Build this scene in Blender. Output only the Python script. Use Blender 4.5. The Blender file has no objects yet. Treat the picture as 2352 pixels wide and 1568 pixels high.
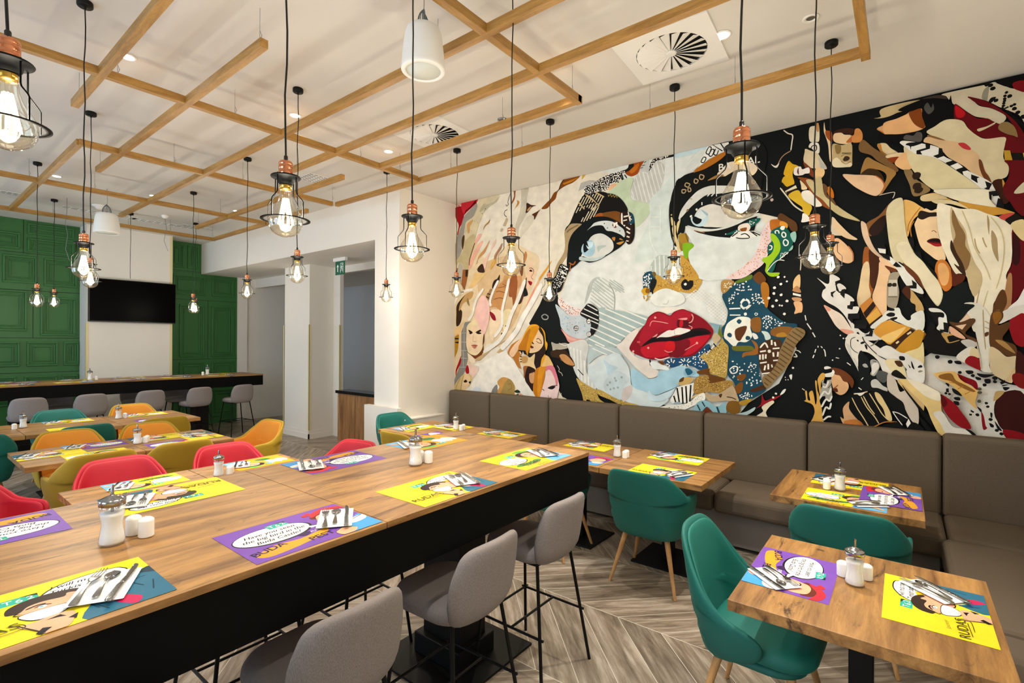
import bpy, math, random
from math import sin, cos, pi, radians as RA, sqrt, atan2
from mathutils import Vector, Matrix
random.seed(7)
scene = bpy.context.scene
COL = scene.collection

# ------------------------------------------------------------------ camera, world, light, exposure
cam_d = bpy.data.cameras.new('camera'); cam = bpy.data.objects.new('camera', cam_d); COL.objects.link(cam)
cam_d.sensor_width = 36.0; cam_d.lens = 17.53; cam_d.clip_start = 0.02
_yaw, _roll = RA(51.878), RA(0.2866)
fwd = Vector((sin(_yaw), cos(_yaw), 0)); rgt = Vector((cos(_yaw), -sin(_yaw), 0)); up = Vector((0, 0, 1))
r2 = rgt*cos(_roll) + up*sin(_roll); u2 = -rgt*sin(_roll) + up*cos(_roll)
M = Matrix((r2, u2, -fwd)).transposed().to_4x4(); M.translation = Vector((0, 0, 1.72))
cam.matrix_world = M
scene.camera = cam

w = bpy.data.worlds.new('world'); scene.world = w; w.use_nodes = True
w.node_tree.nodes['Background'].inputs[0].default_value = (0.55, 0.75, 1.0, 1)
w.node_tree.nodes['Background'].inputs[1].default_value = 8.0
scene.view_settings.view_transform = 'Standard'; scene.view_settings.look = 'None'
scene.view_settings.gamma = 1.0; scene.view_settings.use_curve_mapping = False
scene.view_settings.exposure = -0.32
BULB_W, SPOT_W = 30.0, 150.0
WARM = (1.0, 0.94, 0.86); SPOTC = (1.0, 0.97, 0.92)

CEIL = 3.65

# ------------------------------------------------------------------ materials
def lin(h):
    h = h.lstrip('#'); o = []
    for i in (0, 2, 4):
        c = int(h[i:i+2], 16)/255
        o.append(c/12.92 if c <= .04045 else ((c+.055)/1.055)**2.4)
    return (*o, 1.0)

def nmat(name):
    m = bpy.data.materials.new(name); m.use_nodes = True
    nt = m.node_tree
    return m, nt, nt.nodes['Principled BSDF']

def N(nt, t, **kw):
    n = nt.nodes.new(t)
    for k, v in kw.items():
        if k.startswith('i_'):
            key = k[2:]
            n.inputs[int(key) if key.isdigit() else key].default_value = v
        else: setattr(n, k, v)
    return n

def simple(name, col, rough=.5, metal=0, bump=0, bscale=200, var=.0, vscale=8, spec=.5, sheen=0, coat=0):
    m, nt, b = nmat(name)
    c = lin(col) if isinstance(col, str) else (*col, 1)
    b.inputs['Base Color'].default_value = c
    b.inputs['Roughness'].default_value = rough; b.inputs['Metallic'].default_value = metal
    b.inputs['Specular IOR Level'].default_value = spec
    if sheen:
        b.inputs['Sheen Weight'].default_value = sheen; b.inputs['Sheen Roughness'].default_value = .35
        b.inputs['Sheen Tint'].default_value = (min(1, c[0]*2+.2), min(1, c[1]*2+.2), min(1, c[2]*2+.2), 1)
    if coat: b.inputs['Coat Weight'].default_value = coat
    tc = N(nt, 'ShaderNodeTexCoord')
    no = N(nt, 'ShaderNodeTexNoise', i_Scale=vscale, i_Detail=4.0)
    nt.links.new(tc.outputs['Object'], no.inputs['Vector'])
    if var:
        mx = N(nt, 'ShaderNodeMix', data_type='RGBA', blend_type='MIX')
        mx.inputs[6].default_value = tuple(x*(1-var) for x in c[:3]) + (1,)
        mx.inputs[7].default_value = tuple(min(1, x*(1+var)) for x in c[:3]) + (1,)
        nt.links.new(no.outputs['Fac'], mx.inputs[0]); nt.links.new(mx.outputs[2], b.inputs['Base Color'])
    if bump:
        n2 = N(nt, 'ShaderNodeTexNoise', i_Scale=bscale, i_Detail=2.0)
        nt.links.new(tc.outputs['Object'], n2.inputs['Vector'])
        bp = N(nt, 'ShaderNodeBump', i_Strength=bump, i_Distance=.004)
        nt.links.new(n2.outputs['Fac'], bp.inputs['Height']); nt.links.new(bp.outputs[0], b.inputs['Normal'])
    return m

def wood(name, light, dark, axis=0, scale=1.0, rough=.42, knots=.55):
    """oak board: grain along the given axis, with dark streaks and knots"""
    m, nt, b = nmat(name); L = nt.links.new
    tc = N(nt, 'ShaderNodeTexCoord'); mp = N(nt, 'ShaderNodeMapping')
    s = [9*scale]*3; s[axis] = 1.0*scale
    mp.inputs['Scale'].default_value = s
    L(tc.outputs['Object'], mp.inputs['Vector'])
    n1 = N(nt, 'ShaderNodeTexNoise', i_Scale=1.6, i_Detail=8.0, i_Roughness=.62, i_Distortion=.6)
    L(mp.outputs[0], n1.inputs['Vector'])
    r1 = N(nt, 'ShaderNodeValToRGB'); e = r1.color_ramp.elements
    e[0].position = .30; e[0].color = lin(dark); e[1].position = .62; e[1].color = lin(light)
    L(n1.outputs['Fac'], r1.inputs[0])
    # fine grain
    n2 = N(nt, 'ShaderNodeTexNoise', i_Scale=14.0, i_Detail=5.0, i_Roughness=.7); L(mp.outputs[0], n2.inputs['Vector'])
    mx = N(nt, 'ShaderNodeMix', data_type='RGBA', blend_type='MULTIPLY'); mx.inputs[0].default_value = .35
    r2_ = N(nt, 'ShaderNodeValToRGB'); e = r2_.color_ramp.elements
    e[0].position = .35; e[0].color = (.45, .36, .28, 1); e[1].position = .6; e[1].color = (1, 1, 1, 1)
    L(n2.outputs['Fac'], r2_.inputs[0]); L(r1.outputs[0], mx.inputs[6]); L(r2_.outputs[0], mx.inputs[7])
    # knots and black cracks
    mp2 = N(nt, 'ShaderNodeMapping'); s2 = [4.6*scale]*3; s2[axis] = 1.5*scale; mp2.inputs['Scale'].default_value = s2
    L(tc.outputs['Object'], mp2.inputs['Vector'])
    n3 = N(nt, 'ShaderNodeTexNoise', i_Scale=1.9, i_Detail=6.0, i_Roughness=.72, i_Distortion=1.4); L(mp2.outputs[0], n3.inputs['Vector'])
    r3 = N(nt, 'ShaderNodeValToRGB'); e = r3.color_ramp.elements
    e[0].position = .30; e[0].color = (.07, .04, .025, 1); e[1].position = .42; e[1].color = (1, 1, 1, 1)
    L(n3.outputs['Fac'], r3.inputs[0])
    m2 = N(nt, 'ShaderNodeMix', data_type='RGBA', blend_type='MULTIPLY'); m2.inputs[0].default_value = knots
    L(mx.outputs[2], m2.inputs[6]); L(r3.outputs[0], m2.inputs[7]); L(m2.outputs[2], b.inputs['Base Color'])
    b.inputs['Roughness'].default_value = rough
    bp = N(nt, 'ShaderNodeBump', i_Strength=.12, i_Distance=.002)
    L(n2.outputs['Fac'], bp.inputs['Height']); L(bp.outputs[0], b.inputs['Normal'])
    return m

def floor_mat():
    m, nt, b = nmat('chevron_wood_tile'); L = nt.links.new
    tc = N(nt, 'ShaderNodeTexCoord'); sp = N(nt, 'ShaderNodeSeparateXYZ'); L(tc.outputs['Object'], sp.inputs[0])
    def mt(op, a, c=None):
        n = N(nt, 'ShaderNodeMath', operation=op)
        for i, v in ((0, a), (1, c)):
            if v is None: continue
            if isinstance(v, (int, float)): n.inputs[i].default_value = v
            else: L(v, n.inputs[i])
        return n.outputs[0]
    W, Pt = .73, .28
    xs = mt('SUBTRACT', sp.outputs[0], 2.87 - W*10)
    tri = mt('PINGPONG', xs, W)
    ci = mt('FLOOR', mt('DIVIDE', xs, W))
    v = mt('DIVIDE', mt('ADD', sp.outputs[1], tri), Pt)
    bi = mt('FLOOR', v); fr = mt('SUBTRACT', v, bi)
    cb = N(nt, 'ShaderNodeCombineXYZ'); L(ci, cb.inputs[0]); L(bi, cb.inputs[1])
    wn = N(nt, 'ShaderNodeTexWhiteNoise', noise_dimensions='3D'); L(cb.outputs[0], wn.inputs['Vector'])
    along = mt('SUBTRACT', tri, sp.outputs[1]); acr = mt('ADD', tri, sp.outputs[1])
    c2 = N(nt, 'ShaderNodeCombineXYZ'); L(mt('MULTIPLY', along, 1.3), c2.inputs[0]); L(mt('MULTIPLY', acr, 11.0), c2.inputs[1]); L(mt('MULTIPLY', wn.outputs['Value'], 40.0), c2.inputs[2])
    n1 = N(nt, 'ShaderNodeTexNoise', i_Scale=1.3, i_Detail=9.0, i_Roughness=.66, i_Distortion=.35); L(c2.outputs[0], n1.inputs['Vector'])
    r = N(nt, 'ShaderNodeValToRGB'); e = r.color_ramp.elements
    e[0].position = .28; e[0].color = lin('51463a'); e[1].position = .72; e[1].color = lin('c3b6a4')
    k = e.new(.48); k.color = lin('8d7d6b')
    L(n1.outputs['Fac'], r.inputs[0])
    hs = N(nt, 'ShaderNodeHueSaturation'); L(r.outputs[0], hs.inputs['Color'])
    L(mt('ADD', mt('MULTIPLY', wn.outputs['Value'], .5), .72), hs.inputs['Value'])
    # grout
    g1 = mt('LESS_THAN', mt('MULTIPLY', mt('MINIMUM', fr, mt('SUBTRACT', 1.0, fr)), Pt*.7), .0022)
    g2 = mt('LESS_THAN', mt('MINIMUM', tri, mt('SUBTRACT', W, tri)), .0028)
    g = mt('MAXIMUM', g1, g2)
    mx = N(nt, 'ShaderNodeMix', data_type='RGBA'); L(g, mx.inputs[0]); L(hs.outputs[0], mx.inputs[6]); mx.inputs[7].default_value = lin('cfc6b6')
    L(mx.outputs[2], b.inputs['Base Color'])
    b.inputs['Roughness'].default_value = .38
    bp = N(nt, 'ShaderNodeBump', i_Strength=.25, i_Distance=.003); L(n1.outputs['Fac'], bp.inputs['Height']); L(bp.outputs[0], b.inputs['Normal'])
    return m

def fabric(name, c1, c2, scale=900, rough=.9):
    m, nt, b = nmat(name); L = nt.links.new
    tc = N(nt, 'ShaderNodeTexCoord')
    a = N(nt, 'ShaderNodeTexNoise', i_Scale=60.0, i_Detail=3.0)
    mp = N(nt, 'ShaderNodeMapping'); mp.inputs['Scale'].default_value = (16, 16, 1.6); L(tc.outputs['Object'], mp.inputs['Vector']); L(mp.outputs[0], a.inputs['Vector'])
    r = N(nt, 'ShaderNodeValToRGB'); e = r.color_ramp.elements
    e[0].position = .38; e[0].color = lin(c1); e[1].position = .62; e[1].color = lin(c2)
    L(a.outputs['Fac'], r.inputs[0]); L(r.outputs[0], b.inputs['Base Color'])
    n = N(nt, 'ShaderNodeTexNoise', i_Scale=float(scale), i_Detail=1.0); L(tc.outputs['Object'], n.inputs['Vector'])
    bp = N(nt, 'ShaderNodeBump', i_Strength=.35, i_Distance=.002); L(n.outputs['Fac'], bp.inputs['Height']); L(bp.outputs[0], b.inputs['Normal'])
    b.inputs['Roughness'].default_value = rough; b.inputs['Specular IOR Level'].default_value = .2
    return m

def art_mat(name, rough):
    m, nt, b = nmat(name)
    a = N(nt, 'ShaderNodeAttribute', attribute_name='paint'); L = nt.links.new
    tc = N(nt, 'ShaderNodeTexCoord'); n = N(nt, 'ShaderNodeTexNoise', i_Scale=9.0, i_Detail=5.0); L(tc.outputs['Object'], n.inputs['Vector'])
    r = N(nt, 'ShaderNodeValToRGB'); e = r.color_ramp.elements
    e[0].position = .3; e[0].color = (.86, .86, .86, 1); e[1].position = .7; e[1].color = (1.04, 1.04, 1.04, 1)
    L(n.outputs['Fac'], r.inputs[0])
    mx = N(nt, 'ShaderNodeMix', data_type='RGBA', blend_type='MULTIPLY'); mx.inputs[0].default_value = 1
    L(a.outputs['Color'], mx.inputs[6]); L(r.outputs[0], mx.inputs[7]); L(mx.outputs[2], b.inputs['Base Color'])
    b.inputs['Roughness'].default_value = rough; b.inputs['Specular IOR Level'].default_value = .12
    return m

def glass_mat(name, tint, gloss=.12):
    m = bpy.data.materials.new(name); m.use_nodes = True; nt = m.node_tree; nt.nodes.clear(); L = nt.links.new
    o = N(nt, 'ShaderNodeOutputMaterial'); t = N(nt, 'ShaderNodeBsdfTransparent'); t.inputs[0].default_value = (*tint, 1)
    g = N(nt, 'ShaderNodeBsdfGlossy'); g.inputs['Roughness'].default_value = .03
    lw = N(nt, 'ShaderNodeLayerWeight'); lw.inputs[0].default_value = .35
    mr = N(nt, 'ShaderNodeMapRange'); mr.inputs[3].default_value = gloss*.4; mr.inputs[4].default_value = min(1, gloss*5)
    L(lw.outputs['Facing'], mr.inputs[0])
    mx = N(nt, 'ShaderNodeMixShader'); L(mr.outputs[0], mx.inputs[0]); L(t.outputs[0], mx.inputs[1]); L(g.outputs[0], mx.inputs[2]); L(mx.outputs[0], o.inputs[0])
    return m

def emit(name, col, s):
    m = bpy.data.materials.new(name); m.use_nodes = True; nt = m.node_tree; nt.nodes.clear()
    o = N(nt, 'ShaderNodeOutputMaterial'); e = N(nt, 'ShaderNodeEmission'); e.inputs[0].default_value = (*col, 1); e.inputs[1].default_value = s
    nt.links.new(e.outputs[0], o.inputs[0]); return m

MT = dict(
    ceil=simple('ceiling_paint', 'dcd8d0', .9, bump=.03, bscale=300, var=.01),
    wall=simple('warm_white_paint', 'efe9de', .85, bump=.04, bscale=250, var=.015),
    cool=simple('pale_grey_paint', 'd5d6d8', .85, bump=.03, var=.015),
    guard=simple('cream_corner_guard', 'e6d9a6', .5),
    green=simple('green_panel_paint', '2f6b32', .5, bump=.05, bscale=60, var=.1, vscale=2),
    floor=floor_mat(),
    oakx=wood('oak_top_long', 'b6874c', '6a4522', 0, knots=.95), oaky=wood('oak_top_cross', 'b6874c', '6a4522', 1, knots=.95),
    oakz=wood('oak_cabinet', 'b98a5a', '7a5230', 2, .8), beam=wood('pine_beam', 'bd8f48', '94692c', 0, 2.0, knots=.12),
    beamy=wood('pine_beam_cross', 'bd8f48', '94692c', 1, 2.0, knots=.12),
    leg=wood('beech_leg', 'd2a36b', 'b98850', 2, 3.0, knots=.05),
    black=simple('black_steel', '080909', .5, spec=.25), apron=simple('black_apron', '050605', .65, spec=.12, var=.1),
    cage=simple('black_cage_paint', '020202', .6, spec=.12),
    plastic=simple('black_plastic', '070707', .35),
    copper=simple('polished_copper', 'e0936c', .14, 1), brass=simple('brass_collar', 'c9a24a', .25, 1),
    chrome=simple('polished_steel', 'a4a6a8', .14, 1), wire=simple('steel_wire', '8d8d8d', .4, 1),
    white=simple('white_enamel', 'efeee9', .45), ceramic=simple('white_porcelain', 'f6f4ef', .12, coat=.4),
    sugar=simple('white_sugar', 'f7f6f2', .9, bump=.3, bscale=900), paper=simple('white_napkin', 'f6f4f2', .9, bump=.1, bscale=150),
    grille=simple('speaker_grille', 'd8ddd6', .6, bump=.3, bscale=700),
    bench=fabric('taupe_upholstery', '625648', '6d6051', 1100), kick=simple('taupe_plinth', '7c7368', .6, var=.03),
    stool=fabric('grey_melange_fabric', '837b79', '9e9592', 1300),
    teal=simple('teal_velvet', '08655b', .6, sheen=.15, var=.12, vscale=5), teal_in=simple('teal_velvet_inside', '0a6c60', .6, sheen=.15, var=.08, vscale=5),
    must=simple('olive_yellow_velvet', 'a98a1a', .7, sheen=.3, var=.12, vscale=5), must_in=simple('amber_upholstery', 'd98a1c', .7, sheen=.2, var=.06, vscale=5),
    red=simple('red_upholstery', 'b40a22', .6, sheen=0, var=.05, vscale=5),
    bulb=glass_mat('amber_glass', (1.0, .965, .86), .14), clear=glass_mat('clear_glass', (.985, .99, .99), .1),
    fil=emit('glowing_filament', (1.0, .88, .62), 30.0), lens=emit('downlight_lens', (1.0, .95, .88), 40.0),
    screen=simple('tv_screen', '010101', .35, spec=.04), art=art_mat('printed_paper', .45), mural=art_mat('mural_paint', .6),
    dark=simple('dark_void', '0a0c0a', .8),
)

# ------------------------------------------------------------------ mesh helpers
class MB:
    def __init__(s): s.v = []; s.f = []; s.sm = []
    def add(s, vs, fs, smooth=False):
        o = len(s.v); s.v += [tuple(v) for v in vs]
        for f in fs: s.f.append([i+o for i in f]); s.sm.append(smooth)
        return s
    def box(s, x0, x1, y0, y1, z0, z1):
        vs = [(x, y, z) for z in (z0, z1) for y in (y0, y1) for x in (x0, x1)]
        return s.add(vs, [(0, 2, 3, 1), (4, 5, 7, 6), (0, 1, 5, 4), (2, 6, 7, 3), (0, 4, 6, 2), (1, 3, 7, 5)])
    def bar(s, p, q, r0, r1=None, n=10, smooth=True):
        p, q = Vector(p), Vector(q); r1 = r0 if r1 is None else r1
        d = (q-p).normalized(); a = d.orthogonal().normalized(); b = d.cross(a)
        vs = []
        for c, r in ((p, r0), (q, r1)):
            for i in range(n): t = 2*pi*i/n; vs.append(c + a*cos(t)*r + b*sin(t)*r)
        fs = [(i, (i+1) % n, n+(i+1) % n, n+i) for i in range(n)]
        s.add(vs, fs, smooth); s.add(vs[:n], [tuple(range(n))[::-1]]); s.add(vs[n:], [tuple(range(n))]); return s
    def tube(s, pts, r, n=8, closed=False):
        pts = [Vector(p) for p in pts]; k = len(pts); vs = []
        prev = None
        for i, p in enumerate(pts):
            if closed: t = (pts[(i+1) % k]-pts[i-1]).normalized()
            else: t = (pts[min(i+1, k-1)]-pts[max(i-1, 0)]).normalized()
            a = (prev - t*prev.dot(t)).normalized() if prev is not None and (prev - t*prev.dot(t)).length > 1e-4 else t.orthogonal().normalized()
            prev = a; b = t.cross(a)
            for j in range(n): th = 2*pi*j/n; vs.append(p + a*cos(th)*r + b*sin(th)*r)
        fs = []
        for i in range(k if closed else k-1):
            for j in range(n):
                i2 = (i+1) % k; fs.append((i*n+j, i*n+(j+1) % n, i2*n+(j+1) % n, i2*n+j))
        s.add(vs, fs, True)
        if not closed: s.add(vs[:n], [tuple(range(n))[::-1]]); s.add(vs[-n:], [tuple(range(n))])
        return s
    def lathe(s, prof, c=(0, 0, 0), n=32, smooth=True):
        vs = []; cx, cy, cz = c
        for r, z in prof:
            for i in range(n): t = 2*pi*i/n; vs.append((cx+r*cos(t), cy+r*sin(t), cz+z))
        fs = []
        for k in range(len(prof)-1):
            for i in range(n): fs.append((k*n+i, k*n+(i+1) % n, (k+1)*n+(i+1) % n, (k+1)*n+i))
        s.add(vs, fs, smooth); return s
    def pad(s, outline, fmap, th, rings=(0, .2, .4, .6, .76, .88, .95, .985, 1.0), p=12):
        """pillow-like pad: outline in (u,v), mapped by fmap(u,v,w), thickness th with rounded rim"""
        n = len(outline); cu = sum(o[0] for o in outline)/n; cv = sum(o[1] for o in outline)/n
        vs = []; idx = {}
        for side in (1, -1):
            for k, t in enumerate(rings):
                h = th/2*sqrt(max(0, 1-t**p))*side
                if k == len(rings)-1 and side == -1: idx[(side, k)] = idx[(1, k)]; continue
                if t == 0: idx[(side, k)] = [len(vs)]*n; vs.append(fmap(cu, cv, h)); continue
                idx[(side, k)] = list(range(len(vs), len(vs)+n))
                for (a, b) in outline: vs.append(fmap(cu+(a-cu)*t, cv+(b-cv)*t, h))
        fs = []
        for side in (1, -1):
            for k in range(len(rings)-1):
                A, B = idx[(side, k)], idx[(side, k+1)]
                for i in range(n):
                    j = (i+1) % n
                    q = [A[i], B[i], B[j], A[j]] if A[i] != A[j] else [A[i], B[i], B[j]]
                    fs.append(q if side == 1 else q[::-1])
        return s.add(vs, fs, True)
    def build(s, name, mat, parent=None, bevel=0, seg=2, loc=None):
        me = bpy.data.meshes.new(name); me.from_pydata(s.v, [], s.f); me.validate(); me.update()
        if len(me.polygons) == len(s.sm):
            me.polygons.foreach_set('use_smooth', s.sm)
        if mat: me.materials.append(mat)
        o = bpy.data.objects.new(name, me); COL.objects.link(o)
        if parent is not None: o.parent = parent
        if loc is not None: o.location = loc
        if bevel:
            b = o.modifiers.new('bevel', 'BEVEL'); b.width = bevel; b.segments = seg; b.limit_method = 'ANGLE'; b.angle_limit = RA(40)
            b.harden_normals = False
        return o

def tag(o, label=None, cat=None, group=None, kind=None):
    if label: o['label'] = label
    if cat: o['category'] = cat
    if group: o['group'] = group
    if kind: o['kind'] = kind
    return o
def thing(name, label, cat, loc=(0, 0, 0), rz=0, group=None):
    o = bpy.data.objects.new(name, None); COL.objects.link(o); o.empty_display_size = .1
    o.location = loc; o.rotation_euler = (0, 0, rz); tag(o, label, cat, group); return o
def struct(name, mb, mat, **k):
    o = mb.build(name, mat, **k); o['kind'] = 'structure'; return o
def copy_tree(o, parent=None):
    c = o.copy(); COL.objects.link(c); c.parent = parent
    for ch in list(o.children): copy_tree(ch, c)
    return c
_used = set()
def put(proto, loc, rz=0, label=None, group=None):
    key = proto.name
    c = proto if key not in _used else copy_tree(proto)
    _used.add(key)
    c.location = loc; c.rotation_euler = (0, 0, rz)
    if label: c['label'] = label
    if group: c['group'] = group
    return c

def rrect(w, d, r, n=6):
    o = []
    for cx, cy, a0 in ((w/2-r, d/2-r, 0), (-w/2+r, d/2-r, 90), (-w/2+r, -d/2+r, 180), (w/2-r, -d/2+r, 270)):
        for i in range(n+1): t = RA(a0+90*i/n); o.append((cx+r*cos(t), cy+r*sin(t)))
    return o
def smooth_closed(pts, k=4):
    n = len(pts); out = []
    for i in range(n):
        p0, p1, p2, p3 = pts[i-1], pts[i], pts[(i+1) % n], pts[(i+2) % n]
        for j in range(k):
            t = j/k; t2 = t*t; t3 = t2*t
            out.append(tuple(.5*((2*p1[a]) + (-p0[a]+p2[a])*t + (2*p0[a]-5*p1[a]+4*p2[a]-p3[a])*t2 + (-p0[a]+3*p1[a]-3*p2[a]+p3[a])*t3) for a in (0, 1)))
    return out

# ------------------------------------------------------------------ flat artwork (mural and printed mats)
def inside(p, poly):
    x, y = p; c = False; n = len(poly)
    for i in range(n):
        x1, y1 = poly[i]; x2, y2 = poly[i-1]
        if (y1 > y) != (y2 > y) and x < (x2-x1)*(y-y1)/(y2-y1)+x1: c = not c
    return c
_glyph = {}
def text_tris(body, size=1.0, shear=0.0, bold=0.0):
    key = (body, shear, bold)
    if key not in _glyph:
        cu = bpy.data.curves.new('t', 'FONT'); cu.body = body; cu.size = 1; cu.shear = shear; cu.offset = bold; cu.align_x = 'CENTER'; cu.resolution_u = 3
        ob = bpy.data.objects.new('t', cu); COL.objects.link(ob)
        dg = bpy.context.evaluated_depsgraph_get(); me = bpy.data.meshes.new_from_object(ob.evaluated_get(dg))
        vs = [(v.co.x, v.co.y) for v in me.vertices]; fs = [list(p.vertices) for p in me.polygons]
        COL.objects.unlink(ob); bpy.data.objects.remove(ob); bpy.data.curves.remove(cu); bpy.data.meshes.remove(me)
        _glyph[key] = (vs, fs)
    vs, fs = _glyph[key]
    return [(x*size, y*size) for x, y in vs], fs

class Art:
    """flat shapes stacked in thin layers; each new shape goes one layer above whatever it covers"""
    def __init__(s, dz, clamp=None, unit=1.0): s.dz = dz; s.clamp = clamp; s.u = unit; s.boxes = []; s.v = []; s.f = []; s.c = []
    def level(s, pts):
        x0 = min(p[0] for p in pts); x1 = max(p[0] for p in pts); y0 = min(p[1] for p in pts); y1 = max(p[1] for p in pts)
        l = 0
        for (a, b, c, d, e) in s.boxes:
            if e > l-1 and x0 < b and x1 > a and y0 < d and y1 > c: l = max(l, e+1)
        s.boxes.append((x0, x1, y0, y1, l)); return l
    def emit(s, polys, col, level):
        z = level*s.dz
        for pl in polys:
            o = len(s.v)
            for x, y in pl:
                if s.clamp:
                    x = min(max(x, s.clamp[0]), s.clamp[1]); y = min(max(y, s.clamp[2]), s.clamp[3])
                s.v.append((x*s.u, y*s.u, z))
            ar = sum(pl[i-1][0]*pl[i][1]-pl[i][0]*pl[i-1][1] for i in range(len(pl)))
            idx = list(range(o, o+len(pl)))
            s.f.append(idx if ar > 0 else idx[::-1]); s.c.append(col)
    def poly(s, pts, col, smooth=False):
        if smooth: pts = smooth_closed(pts, 4)
        s.emit([pts], col, s.level(pts))
    def stroke(s, pts, wd, col, lv=None):
        if len(pts) > 2:
            q = []
            for i in range(len(pts)-1):
                p0 = pts[max(i-1, 0)]; p1 = pts[i]; p2 = pts[i+1]; p3 = pts[min(i+2, len(pts)-1)]
                for j in range(4):
                    t = j/4; t2 = t*t; t3 = t2*t
                    q.append(tuple(.5*((2*p1[a]) + (-p0[a]+p2[a])*t + (2*p0[a]-5*p1[a]+4*p2[a]-p3[a])*t2 + (-p0[a]+3*p1[a]-3*p2[a]+p3[a])*t3) for a in (0, 1)))
            pts = q + [pts[-1]]
        L, Rr = [], []
        n = len(pts)
        for i in range(n):
            a = pts[max(i-1, 0)]; b = pts[min(i+1, n-1)]; dx, dy = b[0]-a[0], b[1]-a[1]; l = math.hypot(dx, dy) or 1
            h = wd/2*(.55 if i in (0, n-1) and n > 3 else 1)
            L.append((pts[i][0]-dy/l*h, pts[i][1]+dx/l*h)); Rr.append((pts[i][0]+dy/l*h, pts[i][1]-dx/l*h))
        quads = [[L[i], L[i+1], Rr[i+1], Rr[i]] for i in range(n-1)]
        s.emit(quads, col, s.level(L+Rr) if lv is None else lv)
    def blob(s, c, r, col, lv=None, ax=1.0, ang=0.0, n=9, jit=0):
        p = []
        for i in range(n):
            t = 2*pi*i/n; rr = r*(1+random.uniform(-jit, jit)); x, y = rr*cos(t)*ax, rr*sin(t)
            p.append((c[0]+x*cos(ang)-y*sin(ang), c[1]+x*sin(ang)+y*cos(ang)))
        s.emit([p], col, s.level(p) if lv is None else lv)
    def scatter(s, poly, n, size, col):
        xs = [p[0] for p in poly]; ys = [p[1] for p in poly]; lv = s.level(poly); done = []
        for _ in range(n*30):
            if len(done) >= n: break
            c = (random.uniform(min(xs), max(xs)), random.uniform(min(ys), max(ys)))
            if not inside(c, poly): continue
            if any((c[0]-a)**2+(c[1]-b)**2 < (size*1.05)**2 for a, b in done): continue
            done.append(c)
            s.blob(c, size*.42*random.uniform(.75, 1.2), col, lv, random.uniform(1.0, 1.9), random.uniform(0, pi), 7, .15)
    def hatch(s, poly, sp, wd, ang, col):
        a = RA(ang); d = (cos(a), sin(a)); nn = (-sin(a), cos(a)); lv = s.level(poly)
        ks = [p[0]*nn[0]+p[1]*nn[1] for p in poly]; k = min(ks)+sp*.5; sp = max(sp, 4)
        while k < max(ks):
            hits = []
            for i in range(len(poly)):
                p, q = poly[i-1], poly[i]; kp = p[0]*nn[0]+p[1]*nn[1]; kq = q[0]*nn[0]+q[1]*nn[1]
                if (kp > k) != (kq > k):
                    t = (k-kp)/(kq-kp); x = p[0]+(q[0]-p[0])*t; y = p[1]+(q[1]-p[1])*t; hits.append((x*d[0]+y*d[1], x, y))
            hits.sort()
            for i in range(0, len(hits)-1, 2):
                s.stroke([hits[i][1:], hits[i+1][1:]], wd, col, lv)
            k += sp
    def text(s, body, x, y, size, col, shear=0, ang=0, bold=0.0, sx=1.0):
        vs, fs = text_tris(body, size, shear, bold); a = RA(ang)
        P = [(x+vx*sx*cos(a)-vy*sin(a), y+vx*sx*sin(a)+vy*cos(a)) for vx, vy in vs]
        if not P: return
        lv = s.level(P); s.emit([[P[i] for i in f] for f in fs], col, lv)
    def ell(s, cx, cy, rx, ry, col, n=36):
        s.poly([(cx+rx*cos(2*pi*i/n), cy+ry*sin(2*pi*i/n)) for i in range(n)], col)
    def mesh(s, name, mat):
        me = bpy.data.meshes.new(name); me.from_pydata(s.v, [], s.f)
        at = me.attributes.new('paint', 'FLOAT_COLOR', 'FACE')
        flat = []
        for c in s.c: flat += list(c)
        at.data.foreach_set('color', flat)
        me.materials.append(mat); me.update(); return me

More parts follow.
